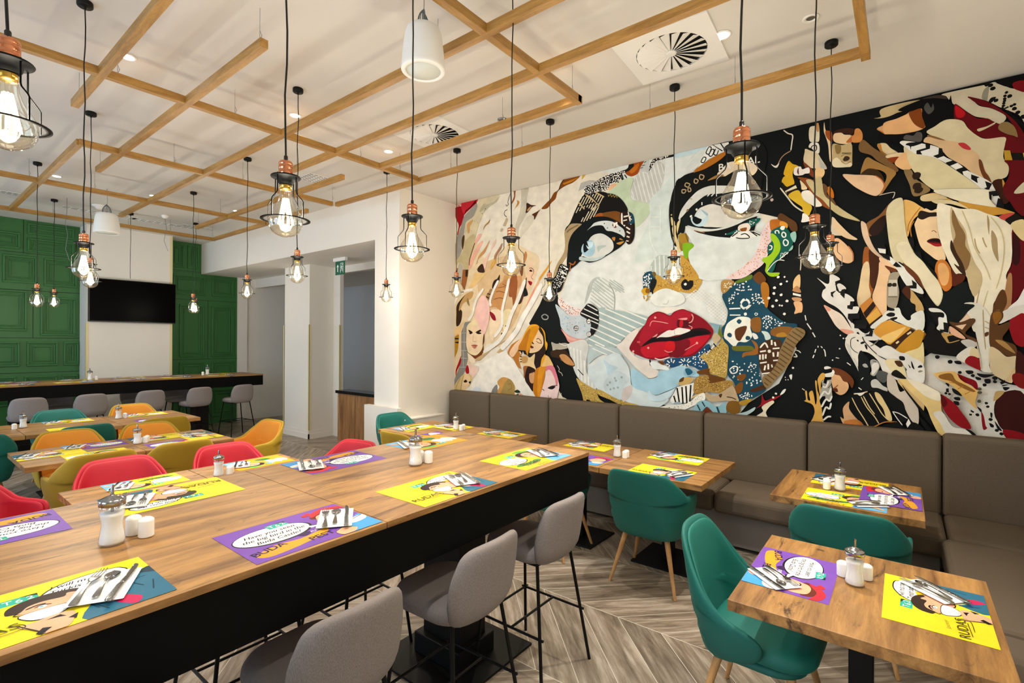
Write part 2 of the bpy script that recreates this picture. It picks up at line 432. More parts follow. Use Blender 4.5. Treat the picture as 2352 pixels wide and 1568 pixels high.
MURAL = """E9E0CC q 5090,3853 -774,3643 -783,1004 5476,969
E2E6E1 p 2907,3734 2181,3766 1464,3770 1223,3316 996,2789 748,2445 645,1825 846,1277 1213,1067 1618,1009 2575,1016 2967,1187 3148,1641 3243,2161 3123,2465 2977,2962 2751,3230 2431,3514
0B0F0E q 1375,3768 -773,3796 -783,1004 1251,977 1137,1156 882,1353 745,1671 849,1885 1217,2077 1296,2331 887,2616 889,2853 1222,2986 1421,3356
0C1110 q 3687,1950 3529,2173 3452,2319 3300,2426 3237,2161 3192,1951 3088,1693 2998,1388 2852,1194 2167,1120 1793,1037 1618,956 3144,995 3299,1219 3395,1478
E6D0AA p 5024,3100 4664,3177 4385,2792 4014,2982 3699,2863 3532,2710 3695,2234 3830,1853 4078,1629 4378,1683 4775,1318 5011,1247
D9B98C p 4541,2688 4159,2827 3801,2736 3764,2293 4007,1855 4303,1973 4498,2213
F2C8B8 q 5016,3690 4837,3689 4869,3619 5015,3601
A3101A p 5015,3596 4877,3608 4836,3520 4812,3482 4859,3361 4899,3308 4931,3213 4947,3232 4919,3346 4973,3448 5007,3547
CC2A38 p 4837,3689 4568,3689 4586,3606 4756,3514 4812,3482 4860,3559 4872,3631
7E0A12 q 4568,3687 4602,3643 4579,3599 4632,3586 4772,3510 4820,3471 4788,3536 4648,3594
9A2018 w8.1 5008,3683 4974,3645 4958,3690 4937,3653 4893,3687
9A2018 w6.7 4930,3641 4925,3620 4893,3634 4901,3653
A09C92 p 4578,3594 4585,3481 4646,3422 4771,3372 4802,3283 4818,3192 4849,3103 4864,2965 4961,2870 4963,3140 4923,3218 4867,3339 4819,3448 4741,3505
D9CCA9 p 4496,3676 4203,3657 4202,3586 4346,3555 4420,3500 4494,3377 4553,3272 4598,3142 4644,2987 4720,2835 4735,2710 4830,2729 4863,2802 4960,2787 4944,2856 4832,2997 4801,3121 4787,3351 4646,3422 4586,3504 4541,3610
C5B58B p 4801,3086 4738,3148 4606,3183 4628,3031 4705,2845 4727,2709 4815,2728 4847,2801 4912,2818 4960,2787 4953,2857 4832,2974
D3A468 p 4747,3345 4646,3388 4661,3344 4700,3292 4704,3224 4739,3211 4752,3265
4E3418 p 4842,3172 4802,3190 4817,3053 4840,2998 4857,3093
A38353 q 5020,3088 4971,3118 4977,2848 5018,2781
BFB89C p 4420,3590 4405,3554 4259,3574 4202,3619 4216,3566 4317,3528 4420,3478 4449,3460
B9B196 p 4435,3575 4495,3535 4524,3472 4449,3494
111111 d6.7 4420,3498 4479,3444
333333 d4.6 4554,3329 4623,3362 4673,3237
CBC3AC p 3818,3689 3700,3678 3732,3516 3724,3357 3789,3251 3855,3155 3854,3006 3895,3118 3909,3205 3843,3365 3817,3530
B4ad94 q 3805,3682 3700,3678 3726,3630
8E4E26 p 3948,3687 3909,3683 3914,3611 3924,3549 3965,3492 3972,3514 3938,3573 3938,3626
C38636 p 3890,3522 3850,3494 3870,3455 3910,3429 3944,3397 3883,3478
3E2214 p 3731,3463 3660,3425 3586,3406 3647,3397 3711,3345 3748,3340 3738,3401
CC9A68 p 3724,3373 3692,3399 3660,3404 3711,3355
7E440F p 2974,3664 3081,3668 3173,3657 3231,3609 3254,3543 3326,3516 3373,3454 3434,3413 3508,3354 3421,3345 3361,3401 3301,3441 3278,3508 3242,3541 3149,3573 3058,3590 2973,3637
331A08 w11.4 3058,3654 3173,3652 3225,3608 3254,3543 3278,3528
C27A1C p 3196,3607 3126,3618 2990,3636 3058,3605 3172,3588
552C0C p 3520,3346 3583,3325 3653,3299 3614,3236 3583,3273 3551,3320
262015 w8.7 3990,3641 4020,3576 4036,3525 4030,3492 4061,3478 4068,3503
262015 w8.7 4044,3429 4088,3414 4095,3372 4053,3333
BBAA8C p 4060,3323 4032,3298 4059,3237 4073,3217 4115,3231 4087,3284
BBAA8C p 4143,3199 4108,3184 4129,3154 4164,3164
DAD2BC p 3711,3292 3634,3291 3621,3237 3684,3153 3788,3072 3840,3015 3828,3130 3776,3228
A88454 p 4338,3348 4352,3300 4418,3265 4463,3215 4433,3278 4374,3314
F0B4A4 p 4545,3169 4485,3167 4522,3110 4613,3030 4606,3074
EFB59E p 4462,3074 4491,3016 4566,2922 4627,2814 4704,2707 4720,2766 4658,2898 4567,3002 4522,3053
643C20 w13.2 4606,3063 4644,2987 4702,2845 4712,2765
CB9458 p 4343,3065 4372,3002 4431,2908 4550,2830 4573,2764 4536,2874 4431,2964
EBC4AE p 4227,3073 4256,2989 4313,2940 4342,2876 4385,2791 4429,2650 4459,2742 4415,2850 4328,2919 4299,2994
A97A5A p 4121,3006 4141,2932 4198,2872 4254,2779 4255,2856 4184,2937
E4C284 p 4718,2449 4641,2576 4595,2652 4459,2641 4370,2656 4443,2595 4579,2492 4686,2442
402818 p 4557,2706 4475,2766 4437,2707 4432,2645 4534,2659
9C5E30 p 4960,2729 4911,2742 4894,2665 4910,2549 4951,2610
BDB6A6 p 4920,2784 4863,2802 4822,2717 4830,2625 4861,2546 4926,2609
9C5E30 q 4830,2718 4775,2713 4774,2620 4742,2612 4758,2550 4797,2425 4861,2511
3A2616 q 4779,2711 4727,2709 4738,2612 4779,2615
96542A p 3959,2579 3878,2552 3890,2372 3916,2301 4012,2305 3999,2453
D09E64 p 4083,2578 4000,2583 4054,2468 4067,2308 4237,2317 4195,2412 4124,2494
9E6C38 w10.0 4138,2441 4054,2446
9E6C38 w10.0 4194,2379 4110,2385 4068,2371
35221A p 4167,2596 4167,2530 4209,2467 4281,2417 4288,2473 4210,2544
9A7A58 p 4339,2409 4281,2406 4295,2320 4360,2324
C2864C p 3747,2857 3721,2802 3746,2731 3779,2692 3780,2786
724628 p 3838,2665 3785,2671 3785,2587 3804,2546 3831,2590
D39C6C p 3878,2541 3804,2546 3810,2451 3877,2392
EEC8A6 p 3656,2727 3630,2657 3604,2614 3591,2571 3622,2501 3635,2440 3667,2390 3705,2371 3744,2405 3732,2467 3726,2571 3694,2673
311A12 p 3751,2426 3718,2361 3711,2298 3809,2295 3784,2386 3758,2469 3726,2530 3731,2425
8E0E1C p 3703,2481 3641,2461 3660,2420 3690,2443
2E1A14 w7.2 3687,2636 3655,2639 3623,2610 3623,2574
2E1A14 p 3687,2608 3662,2618 3636,2595 3668,2593
2E1A14 w4.8 3616,2573 3655,2524 3622,2491
DDA23C p 3351,2703 3405,2607 3490,2512 3552,2434 3590,2354 3602,2284 3640,2286 3590,2395 3528,2515 3429,2619
DCA94E p 4276,2803 4233,2766 4297,2695 4333,2675
3A2414 p 4749,2383 4640,2400 4655,2327 4764,2274 4843,2231 4875,2174 4842,2127 4858,2011 4906,1942 4958,1942 4956,2107 4948,2224 4844,2325
C49B62 p 4757,2378 4640,2400 4655,2321 4748,2274 4827,2242 4875,2163 4907,2152 4883,2245 4812,2335
8F7A4E p 4733,2319 4700,2203 4756,2262
E8C48C p 5028,1873 4905,1930 4786,1998 4841,1941 4856,1848 4921,1813 5027,1737
B3882A p 5027,1731 4970,1790 4905,1813 4907,1708 4935,1567 5017,1477
201814 q 5027,1707 4907,1717 4907,1687 5027,1701
201814 q 4986,1766 4908,1764 4907,1745 4999,1747
A10F1A p 4857,1516 4862,1417 4934,1309 4958,1232 4963,1308 4918,1403
8A8780 q 4856,1848 4786,1986 4606,1999 4730,1939 4758,1847 4747,1662 4727,1478 4765,1339 4804,1268 4868,1207 5022,1069 5023,1175 4950,1249 4854,1428
C9C5BA w6.7 4848,1836 4769,1835
C9C5BA w6.7 4852,1708 4752,1708
C9C5BA w6.7 4855,1591 4743,1591
C9C5BA w6.7 4862,1486 4735,1484
C9C5BA w6.7 4885,1357 4765,1362
C9C5BA w6.7 4809,1986 4808,1847
C9C5BA w6.7 4800,1824 4799,1592
C9C5BA w6.7 4815,1580 4813,1360
EEDDAF p 4753,1847 4738,1939 4621,2006 4484,1980 4424,1844 4423,1710 4437,1553 4557,1483 4696,1525 4756,1662
6E3C14 p 4763,1651 4727,1570 4587,1527 4482,1597 4445,1676 4437,1598 4481,1530 4587,1482 4712,1536
F1D6B0 p 4730,1881 4636,1937 4514,1913 4461,1845 4453,1732 4482,1631 4557,1562 4634,1561 4712,1617 4752,1708
2A1810 p 4714,1879 4651,1852 4643,1829 4706,1852
2A1810 p 4582,1846 4484,1884 4476,1862 4559,1834
2A1810 p 4695,1846 4651,1835 4667,1818 4695,1823
2A1810 p 4567,1828 4521,1845 4476,1828 4521,1817
C58A6A w5.2 4620,1823 4635,1732 4604,1715 4566,1726
A85A48 p 4669,1663 4604,1675 4543,1664 4588,1650
C27A60 p 4650,1649 4588,1650 4558,1655 4596,1618
F2C4B8 p 4457,2339 4382,2290 4337,2188 4337,2055 4365,1933 4409,1833 4431,1783 4468,1845 4545,1959 4591,2062 4569,2186 4524,2286
5E3418 p 4445,1777 4423,1822 4426,1710 4452,1665
F0DEC2 p 4727,1559 4603,1481 4587,1425 4680,1434 4711,1490
F3D2C2 p 4711,1410 4602,1379 4525,1342 4586,1266 4647,1206 4686,1273 4710,1341
A50E1A p 4742,1391 4710,1352 4707,1283 4749,1272 4773,1315
DCC084 p 4789,1268 4678,1262 4647,1206 4708,1088 4803,1001 5030,1015 4965,1119 4868,1218
F0D0A0 p 4781,1263 4702,1255 4678,1193 4724,1087 4787,1002 4835,1045 4820,1162
A8844A w8.0 4804,1244 4836,1162 4867,1020
A8844A w8.1 4868,1207 4932,1110 4964,1008
2A1810 p 4804,1163 4764,1189 4733,1161 4780,1147
2A1810 p 4709,1157 4670,1173 4678,1136
F1D8B4 p 4308,2132 4193,2139 4122,2120 4135,1951 4191,1843 4248,1777 4291,1722 4335,1844 4322,1999
8E1420 p 4330,2116 4271,2092 4235,2052 4223,1997 4271,2003 4315,2054
C78E56 p 4230,2415 4069,2524 4068,2405 4081,2265 4122,2125 4236,2173 4323,2176 4280,2296
8A5A2C w11.3 4223,2370 4166,2378 4067,2351
8A5A2C w11.3 4265,2274 4165,2291 4095,2276
8A5A2C w8.8 4195,2424 4068,2432
8A5A2C w8.7 4110,2473 4054,2437
9E7A52 p 4353,2378 4281,2407 4309,2298 4353,2267 4397,2319
1E1612 w12.8 4375,2357 4317,2343
1E1612 w12.8 4397,2319 4338,2294
2C1C14 p 4253,2526 4181,2538 4209,2479 4281,2418 4288,2463
9C5A2E p 3986,2529 3877,2521 3883,2330 3916,2214 3936,2140 3957,2280 4006,2390
E3C08E p 3869,2223 3796,2283 3809,2178 3875,2074 3888,2138
ECD9A8 p 4080,2124 3970,2131 3955,2034 4009,1927 4092,1864 4107,2016
4C2E24 p 3797,2388 3745,2490 3731,2416 3770,2302 3809,2209 3865,2201 3836,2295
17161A p 3751,2396 3711,2326 3731,2295 3777,2324
EBB48E p 3528,2495 3577,2334 3653,2213 3704,2111 3755,2018 3820,1914 3913,1787 3874,1925 3808,2040 3743,2154 3679,2266 3603,2397
E79C80 p 3590,2396 3653,2234 3704,2121 3782,2050 3730,2164 3666,2297
0F1818 p 3874,1915 3880,1819 3954,1755 4015,1731 3954,1830
202020 d10.8 4104,1929 4054,1919
202020 d15.3 4120,1820 4226,1799
202020 d8.8 4191,1837 4170,1853 4247,1700 4269,1689 4287,1672 4225,1654
B08E60 w7.7 4587,1448 4451,1530 4304,1611 4190,1667 4064,1733
C9A878 p 4203,1579 4133,1635 4022,1712 4063,1647 4132,1570 4189,1569
C9A878 p 4587,1470 4511,1518 4377,1576 4304,1611 4421,1520 4511,1461
F2EDE0 p 4602,1402 4451,1440 4246,1534 4049,1604 4021,1561 3911,1467 3830,1353 3737,1251 3646,1162 3531,1005 3775,997 3935,996 4286,1003 4787,996 4662,1125 4555,1267 4510,1371
F1ECE0 w42.5 4000,2530 4054,2339 4115,2125 4121,1929 4248,1777
F1ECE0 w54.7 3745,2501 3849,2264 3969,2055 4050,1863 4190,1711 4437,1575
F1ECE0 w38.1 4181,2521 4252,2416 4323,2265 4308,2187
F1ECE0 w34.8 4640,2429 4796,2415 4941,2329 5006,2215
F1ECE0 w39.3 4442,2428 4577,2277 4638,2097 4715,2008
F3EFE4 w73.0 3490,2431 3652,2192 3781,2019 3873,1861 4022,1712 4133,1624
CE9850 p 4180,1207 4102,1255 3991,1239 3909,1168 3895,1105 3935,1006 4200,998 4207,1052 4158,1121 4186,1163
A88C50 p 4046,1204 3991,1239 3923,1189 3909,1126 3935,1006 4129,998 4129,1058 4088,1136
8A6E38 w7.4 4018,1162 3964,1176 3950,1123 4004,1098
84827C p 4193,1152 4200,1009 4293,1002 4272,1092
DFE7EC p 4554,1109 4478,1068 4493,999 4669,993 4615,1071
243A20 p 3909,1083 3855,1108 3808,1079 3862,1065
243A20 p 3922,1018 3842,1061 3835,1035 3868,1001 3922,999
E2B088 p 3828,1067 3756,1040 3775,1002 3841,1002
B9762E p 4014,1566 3967,1669 3859,1734 3780,1776 3702,1870 3670,1927 3650,1859 3701,1713 3779,1597 3831,1469 3804,1375 3870,1415 3925,1499
F0C8A0 p 3993,1572 3912,1680 3819,1755 3715,1860 3670,1922 3740,1734 3832,1639 3872,1585 3939,1520
E8A828 p 3670,1922 3575,1933 3524,1909 3474,1878 3437,1827 3424,1735 3399,1694 3411,1623 3448,1592 3423,1552 3374,1533 3386,1472 3484,1407 3571,1373 3597,1465 3700,1546 3845,1628 3780,1755 3741,1839
C07818 p 3715,1839 3663,1880 3650,1818 3688,1692 3726,1587 3845,1628 3780,1745
2A1A12 p 3549,1899 3474,1857 3443,1776 3436,1674 3423,1593 3484,1510 3509,1407 3571,1373 3610,1465 3700,1546 3713,1609 3662,1630
F0CCA0 p 3555,1889 3511,1837 3467,1776 3461,1684 3510,1622 3572,1590 3662,1578 3668,1609 3637,1682 3599,1776
D89018 p 3638,1901 3524,1909 3549,1838 3599,1755 3637,1682 3675,1620 3700,1546 3726,1566 3701,1713 3663,1838
2A1A12 w8.3 3563,1745 3536,1760 3498,1730 3485,1694
2A1A12 w7.1 3567,1729 3529,1704 3485,1699
2A1A12 p 3630,1719 3598,1693 3624,1693
6A2218 p 3649,1672 3604,1652 3623,1636 3652,1643
F0D09C p 3700,1525 3648,1526 3585,1569 3597,1455 3571,1373 3699,1410 3817,1448 3818,1533
1E1814 q 3858,1612 3733,1608 3700,1551 3746,1561
F4ECDC w10.9 3818,1596 3805,1560
F4ECDC w10.9 3772,1592 3759,1561
C99A5C p 3785,1534 3700,1525 3706,1462 3778,1450
1E1814 w10.9 3818,1528 3785,1528
1E1814 w10.9 3818,1496 3785,1497
1E1814 w10.9 3817,1464 3784,1465
9A6030 p 3758,1408 3648,1402 3699,1295 3750,1261 3757,1335
2E1810 p 3699,1400 3609,1393 3571,1353 3596,1259 3607,1103 3672,1161 3737,1251
D8A070 p 3666,1318 3596,1341 3583,1301 3608,1206 3659,1224
2E1810 w7.2 3666,1328 3609,1336
C87C18 p 3571,1373 3484,1418 3416,1420 3434,1307 3457,1163 3500,997 3544,1014 3607,1103 3596,1259
E09420 p 3521,1396 3422,1420 3458,1306 3482,1182 3519,1016 3544,1127
EBC07A p 3423,1552 3374,1533 3337,1483 3313,1424 3410,1420 3484,1418 3447,1480
F0D4CE p 3410,1420 3313,1429 3265,1345 3235,1247 3223,1178 3251,1076 3287,1003 3494,1008 3482,1111 3458,1184 3427,1298
E08090 p 3410,1420 3313,1429 3265,1345 3241,1246 3264,1195 3288,1274 3337,1362 3379,1381 3416,1359
1A1414 p 3384,1156 3336,1181 3276,1184 3323,1146
1A1414 w8.1 3390,1157 3336,1183 3246,1201
1A1414 w9.4 3470,1142 3439,1124
1A1414 w5.8 3383,1072 3365,1033 3335,1050
9A1E28 p 3401,1005 3347,1017 3305,1007 3359,993
9DA09C w14.1 3444,2056 3487,2032 3462,1995 3407,1994 3395,2029 3444,2056
B8B0A0 p 3351,1715 3279,1695 3161,1706 3104,1687 3115,1647 3219,1626 3290,1625 3326,1594 3338,1655
F5F0E8 w6.8 3243,1705 3161,1676 3104,1696
B98A58 p 3196,1577 3137,1568 3103,1519 3011,1453 3045,1443 3137,1469 3230,1516
4A3018 p 3290,1605 3161,1617 3126,1578 3207,1547
E8DCC0 w6.9 3254,1436 3224,1397 3230,1367 3194,1348 3177,1314
E8DCC0 w4.6 3205,1109 3216,1029
E8DCC0 p 3198,1060 3134,1045 3111,1017 3181,1012
C9A23C p 2918,3675 2874,3672 2902,3633 2938,3601 2934,3639
B8B4AC q 2985,3474 2953,3564 2838,3575 2763,3555 2788,3510 2889,3496
1A1A18 p 2901,3430 2901,3498 2775,3541 2616,3586 2451,3596 2371,3611 2348,3659 2292,3663 2303,3597 2359,3566 2428,3570 2451,3521 2497,3487 2568,3479 2615,3423 2713,3419 2812,3415 2939,3392
F4F0E6 k120_16.4 2901,3430 2901,3498 2775,3541 2616,3586 2451,3596 2405,3586 2451,3521 2497,3487 2568,3479 2615,3423 2713,3419 2812,3415
A04A14 p 2393,3568 2303,3597 2292,3658 2225,3664 2176,3658 2219,3590 2247,3533 2302,3513 2347,3522
C8701A p 2348,3575 2280,3624 2236,3635 2258,3577 2314,3546
1A1A18 w11.1 2451,3542 2427,3490
1A1A18 w11.0 2405,3549 2376,3506
1C3A20 w17.3 2485,3485 2450,3457
1C3A20 w14.7 2439,3561 2416,3493
1A1A18 p 2132,3530 2105,3617 2073,3646 2000,3650 1907,3654 1826,3656 1866,3625 1958,3625 2041,3603 2094,3553
F4F0E6 k22_15.3 2126,3539 2105,3617 2073,3641 2000,3645 1907,3649 1958,3630 2041,3603 2094,3553
C9CCC8 p 2225,3570 2127,3663 2126,3529 2159,3525
1A1A18 w7.2 2219,3579 2192,3584
1A1A18 w7.2 2203,3602 2170,3605
1A1A18 w7.2 2181,3633 2154,3638
CBCBC4 p 2313,3367 2291,3468 2225,3549 2137,3510 2052,3616 1968,3567 1957,3494 1988,3348 2040,3236 2114,3197 2201,3212 2312,3294
E6E6DF s41_12_-105 2313,3367 2291,3468 2225,3549 2137,3510 2052,3616 1968,3567 1957,3494 1988,3348 2040,3236 2114,3197 2201,3212 2312,3294
C4D4B4 p 2603,3377 2520,3449 2427,3495 2302,3492 2335,3350 2312,3262 2201,3222 2103,3164 2113,3084 2222,2976 2277,2962 2289,3069 2357,3143 2391,3222 2461,3309
EABB90 p 2609,3422 2568,3468 2509,3473 2491,3454 2567,3414
D6E2DC p 2114,3207 1988,3328 1845,3451 1844,3321 1904,3132 1903,2911 1861,2705 2005,2620 2132,2582 2275,2585 2221,2798 2113,3022
E6ECE6 w9.4 2103,3164 2112,2837 2026,2622
E6ECE6 w9.3 1997,3147 1996,2863
E6ECE6 w9.4 2113,3043 2002,3026
E6ECE6 w9.4 2102,2938 1996,2924
C8DEE2 p 1821,3654 1659,3647 1547,3640 1546,3620 1707,3638 1776,3615
D9DDD8 p 1716,3542 1611,3616 1546,3582 1572,3491 1667,3434 1764,3365 1834,3299 1824,3397
12100E p 2933,3391 2837,3419 2688,3414 2603,3377 2615,3336 2687,3260 2748,3149 2899,3082 2951,3078 3069,3106 3162,3027 3149,3071 3095,3121 3017,3269
E0D2B0 s32_12_-57 2939,3381 2850,3410 2713,3397 2651,3342 2724,3256 2773,3208 2875,3269 3017,3224
E0D2B0 s29_12_-57 2951,3112 2900,3172 2811,3236 2761,3262 2712,3242 2761,3151 2899,3104
12100E w15.4 2991,3288 2812,3303 2749,3304
C2A880 w17.9 2888,3417 2749,3304 2712,3253
C2A880 w15.6 2978,3342 2900,3251
C2A880 w15.2 2762,3422 2639,3340
12100E w11.5 2844,3420 2724,3289
12100E p 2615,3379 2520,3351 2449,3296 2391,3222 2362,3144 2448,3136 2519,3168 2614,3150 2748,3149 2712,3242 2651,3342
B0904A w6.2 2597,3365 2591,3342 2567,3365 2555,3331 2532,3348 2520,3319 2502,3338 2487,3308
7A4A18 p 2748,3149 2662,3169 2519,3168 2448,3141 2414,3109 2430,3005 2495,3046 2590,3092 2687,3129
A8581E p 2761,3140 2736,3169 2675,3171 2662,3136 2723,3123
2A1810 p 2448,3136 2357,3137 2289,3069 2282,2858 2332,2780 2378,2807 2390,2914 2436,3006
F0E8D8 w19.6 2431,3133 2425,3004 2390,2989
F0E8D8 w12.2 2357,3132 2322,2990
F0E8D8 w17.1 2408,3087 2356,3090
F0E8D8 w12.2 2413,3045 2368,3049
F0E8D8 w14.6 2378,2971 2333,2938
F0E8D8 w14.6 2373,2923 2333,2896
F0E8D8 w14.6 2372,2870 2338,2855
F0E8D8 w11.0 2378,2823 2349,2814
17465A p 2345,3120 2294,3080 2288,3006 2356,3005 2311,3051
F0E8D8 w9.7 2322,3085 2334,3065 2311,3041
101512 w19.4 2299,2997 2288,2901 2321,2821
B09870 p 3169,3016 3122,3073 3069,3106 2951,3089 2938,3065 3015,2973 3094,2892 3107,2790 3187,2671 3255,2596 3296,2494 3324,2520 3269,2655 3174,2785 3161,2911
7C6848 w15.8 3135,3012 3095,3041 2977,3082
0B1213 p 2950,3067 2861,3110 2748,3138 2614,3118 2495,3057 2401,2980 2395,2904 2378,2849 2389,2808 2446,2761 2516,2726 2611,2682 2721,2638 2833,2626 2935,2659 3013,2609 3106,2572 3133,2643 3120,2791 3107,2893 3055,2990
DCDDD6 p 2847,2873 2784,2933 2686,2942 2601,2898 2541,2837 2528,2760 2576,2711 2684,2678 2833,2682 2910,2707 2936,2715
A9CBDA p 2936,2771 2911,2847 2809,2880 2759,2808 2771,2720 2833,2693 2897,2722
0B1213 p 2898,2868 2872,2888 2840,2806 2828,2793 2859,2763 2897,2750 2910,2802
CFE6EE p 2872,2832 2840,2806 2847,2862 2784,2855 2796,2801 2846,2784
B9C6C0 p 2722,2803 2612,2796 2685,2766 2715,2731
D6DCD8 p 2860,2998 2810,3036 2760,3073 2650,3079 2542,3053 2448,2986 2401,2937 2395,2862 2447,2900 2541,2945 2613,2965 2662,3026 2748,3038 2810,3025
5E3418 d36.6 2506,3018
F4F0E6 d12.9 2522,3028 2492,3029 2485,3004 2518,3004 2506,3020
222222 d6.5 2640,3047 2601,2991 2452,2938
C08038 p 2547,2875 2505,2876 2517,2834
C89040 p 2493,2810 2401,2820 2447,2788
C89040 p 2458,2848 2412,2832 2447,2858
C3D2CE p 2955,2706 2897,2694 2808,2680 2684,2678 2611,2704 2660,2665 2770,2637 2897,2655 2961,2672
B0612C w15.8 3099,2651 3046,2623 3013,2660
B0612C w11.9 3079,2627 3092,2547
101010 p 3160,2622 3092,2582 3132,2505 3172,2415 3226,2317 3337,2323 3338,2462 3282,2516 3228,2640
F4F0E6 k60_14.0 3214,2639 3106,2572 3146,2506 3172,2415 3240,2350 3323,2355 3324,2461 3269,2515
F0EEE6 w15.9 3180,2613 3112,2572
F0EEE6 w16.0 3200,2556 3132,2510
F0EEE6 w16.0 3207,2499 3145,2471
B9C6C0 p 2110,2497 2047,2604 1994,2629 1886,2598 1901,2509 1910,2400 1951,2367 2004,2417 2046,2420
E6E9E2 s47_15_-92 2110,2497 2047,2604 1994,2629 1886,2598 1901,2509 1910,2400 1951,2367 2004,2417 2046,2420
0D0F0D p 1904,3051 1894,3160 1844,3261 1834,3359 1765,3405 1658,3422 1545,3419 1545,3236 1628,3203 1705,3158 1763,3089 1792,3014 1802,2946 1811,2819 1816,2720 1841,2703 1882,2808 1898,2950
C29A60 p 1658,3422 1629,3455 1546,3505 1546,3438 1610,3422
B06A1C p 1657,3417 1591,3476 1544,3490 1544,3428 1600,3425
BFA27A w10.2 1715,3321 1740,3301 1720,3278 1694,3288 1715,3321
BFA27A w10.2 1754,3275 1772,3253 1754,3233 1729,3241 1754,3275
BFA27A w10.1 1695,3269 1713,3257 1695,3234 1681,3249 1695,3269
BFA27A w10.1 1628,3348 1649,3323 1628,3305 1607,3325 1628,3348
BFA27A w10.0 1576,3382 1598,3362 1576,3333 1555,3353 1576,3382
E2CC94 p 1863,3105 1803,3110 1803,3085 1833,3070 1863,3085
E2CC94 p 1888,3029 1843,3052 1813,3077 1833,3025 1863,3020
E2CC94 p 1883,3008 1852,2974 1842,2922 1872,2917 1883,2958
E2CC94 p 1867,2906 1832,2911 1831,2821 1801,2738 1771,2695 1800,2629 1826,2711 1867,2846
E2CC94 p 1862,2805 1841,2763 1851,2724
E2CC94 p 1817,2939 1782,2963 1792,2886 1762,2812 1722,2817 1751,2742 1801,2798 1822,2860
5C3E18 w6.8 1791,2806 1752,2752 1717,2777
9C7A30 p 1791,2796 1722,2817 1702,2736 1742,2711 1761,2645 1791,2678
D8DAD2 p 1545,3226 1609,3199 1704,3138 1773,3071 1792,2935 1758,2989 1704,3069 1637,3127 1544,3159
0E1514 p 1544,3159 1627,3125 1704,3069 1753,2989 1792,2895 1792,2846 1752,2821 1723,2896 1655,2877 1543,2842 1543,2880 1626,2892 1679,2929 1684,2978 1627,2979 1608,3015 1544,3015
7FA81E p 1751,2713 1664,2702 1644,2671 1702,2629 1702,2570 1731,2553 1761,2655
A8C83A p 1727,2700 1664,2693 1654,2672 1702,2658 1717,2620
C79A42 p 1751,2594 1663,2546 1605,2444 1576,2364 1585,2288 1652,2234 1739,2231 2066,2250 2056,2319 2046,2420 2004,2412 1951,2367 1910,2400 1869,2327 1769,2320 1701,2344 1691,2393 1740,2495 1790,2598
6A4414 k150_7.9 1751,2575 1663,2527 1605,2444 1581,2365 1595,2289 1652,2244 1739,2239 2045,2257 2035,2389 1951,2362 1910,2390 1869,2327 1769,2320 1691,2354 1711,2433
EBCB80 k110_7.9 1751,2575 1663,2527 1605,2444 1581,2365 1595,2289 1652,2244 1739,2239 2045,2257 2035,2389 1951,2362 1910,2390 1869,2327 1769,2320 1691,2354 1711,2433
141414 p 1790,2519 1740,2505 1682,2431 1652,2351 1652,2292 1681,2250 1749,2259 1779,2301 1769,2340 1730,2327 1691,2344 1711,2394 1740,2456
F0F0EA d13.8 1730,2307
17465A p 2180,2348 2180,2420 2142,2459 2089,2465 2056,2421 2046,2369 2098,2301 2120,2253 2174,2256
F0F0EA k22_20.6 2174,2347 2175,2430 2110,2456 2088,2372 2109,2292 2169,2295
6A5A2C d30.7 2067,2427
141414 p 2099,2363 2046,2379 2030,2337 2056,2278 2077,2251 2104,2252 2088,2321
17465A w9.5 2169,2440 2137,2432
17465A w9.5 2142,2464 2121,2436
C0C8C4 p 2844,2295 2819,2414 2732,2457 2695,2438 2781,2411 2806,2293
C6CCC6 s37_13_-145 2769,2443 2683,2448 2538,2372 2537,2277 2793,2292
C6CCC6 s24_9_-142 2610,2421 2503,2402 2409,2321 2409,2278 2514,2284
C79A42 p 1911,2466 1605,2440 1571,2360 1576,2303 1623,2228 1700,2213 1799,2239 1879,2273 1941,2277 2003,2250 2066,2208 2077,2244 2025,2364 2046,2416 1952,2368 1910,2396
6A4414 k110_7.9 1911,2446 1605,2421 1585,2361 1595,2304 1642,2239 1720,2234 1799,2258 1879,2293 1941,2297 2003,2271 2024,2323 1951,2358
EBCB80 k110_7.9 1911,2446 1605,2421 1585,2361 1595,2304 1642,2239 1720,2234 1799,2258 1879,2293 1941,2297 2003,2271 2024,2323 1951,2358
FFF8E8 d59.7 1824,2419
141414 p 1716,2449 1681,2388 1652,2327 1657,2279 1700,2247 1754,2256 1774,2306 1754,2344 1725,2357 1700,2331 1691,2350 1720,2401
F0F0EA d13.8 1730,2305
17465A p 2180,2427 2121,2453 2067,2418 2077,2357 2120,2298 2174,2291 2180,2364
F0F0EA k20_20.6 2175,2416 2110,2431 2088,2389 2120,2309 2169,2312
17465A w9.5 2164,2456 2121,2432
141414 p 2078,2383 2035,2375 2035,2324 2066,2254 2061,2203 2098,2276 2099,2338
D2A020 d43.4 2152,2259
8A5A10 p 2141,2289 2109,2282 2114,2236 2152,2249
A88420 w14.3 2179,2214 2168,2177
A88420 w14.2 2146,2155 2125,2185 2130,2217
A88420 w10.6 2109,2205 2077,2183
E6E9E2 p 2098,2184 2045,2243 1941,2277 1849,2251 1749,2196 1748,2117 1899,2084 2055,2110
ECE6DA p 2326,1721 2271,1826 2161,1897 2108,1989 2044,2049 1919,2085 1748,2068 1699,2037 1898,2014 2107,1907 2215,1763 2292,1553 2371,1604
C6C8BE w9.3 1961,2117 1919,2115 1899,2154
B6BCB6 s33_10_-143 2781,2418 2707,2445 2538,2325 2514,2237 2536,2076 2705,2093 2830,2165
AEB6B2 s21_9_-145 2598,2415 2503,2398 2409,2317 2398,2252 2502,2279
A8ACA6 w12.4 2586,2371 2526,2270 2513,2162 2522,2076
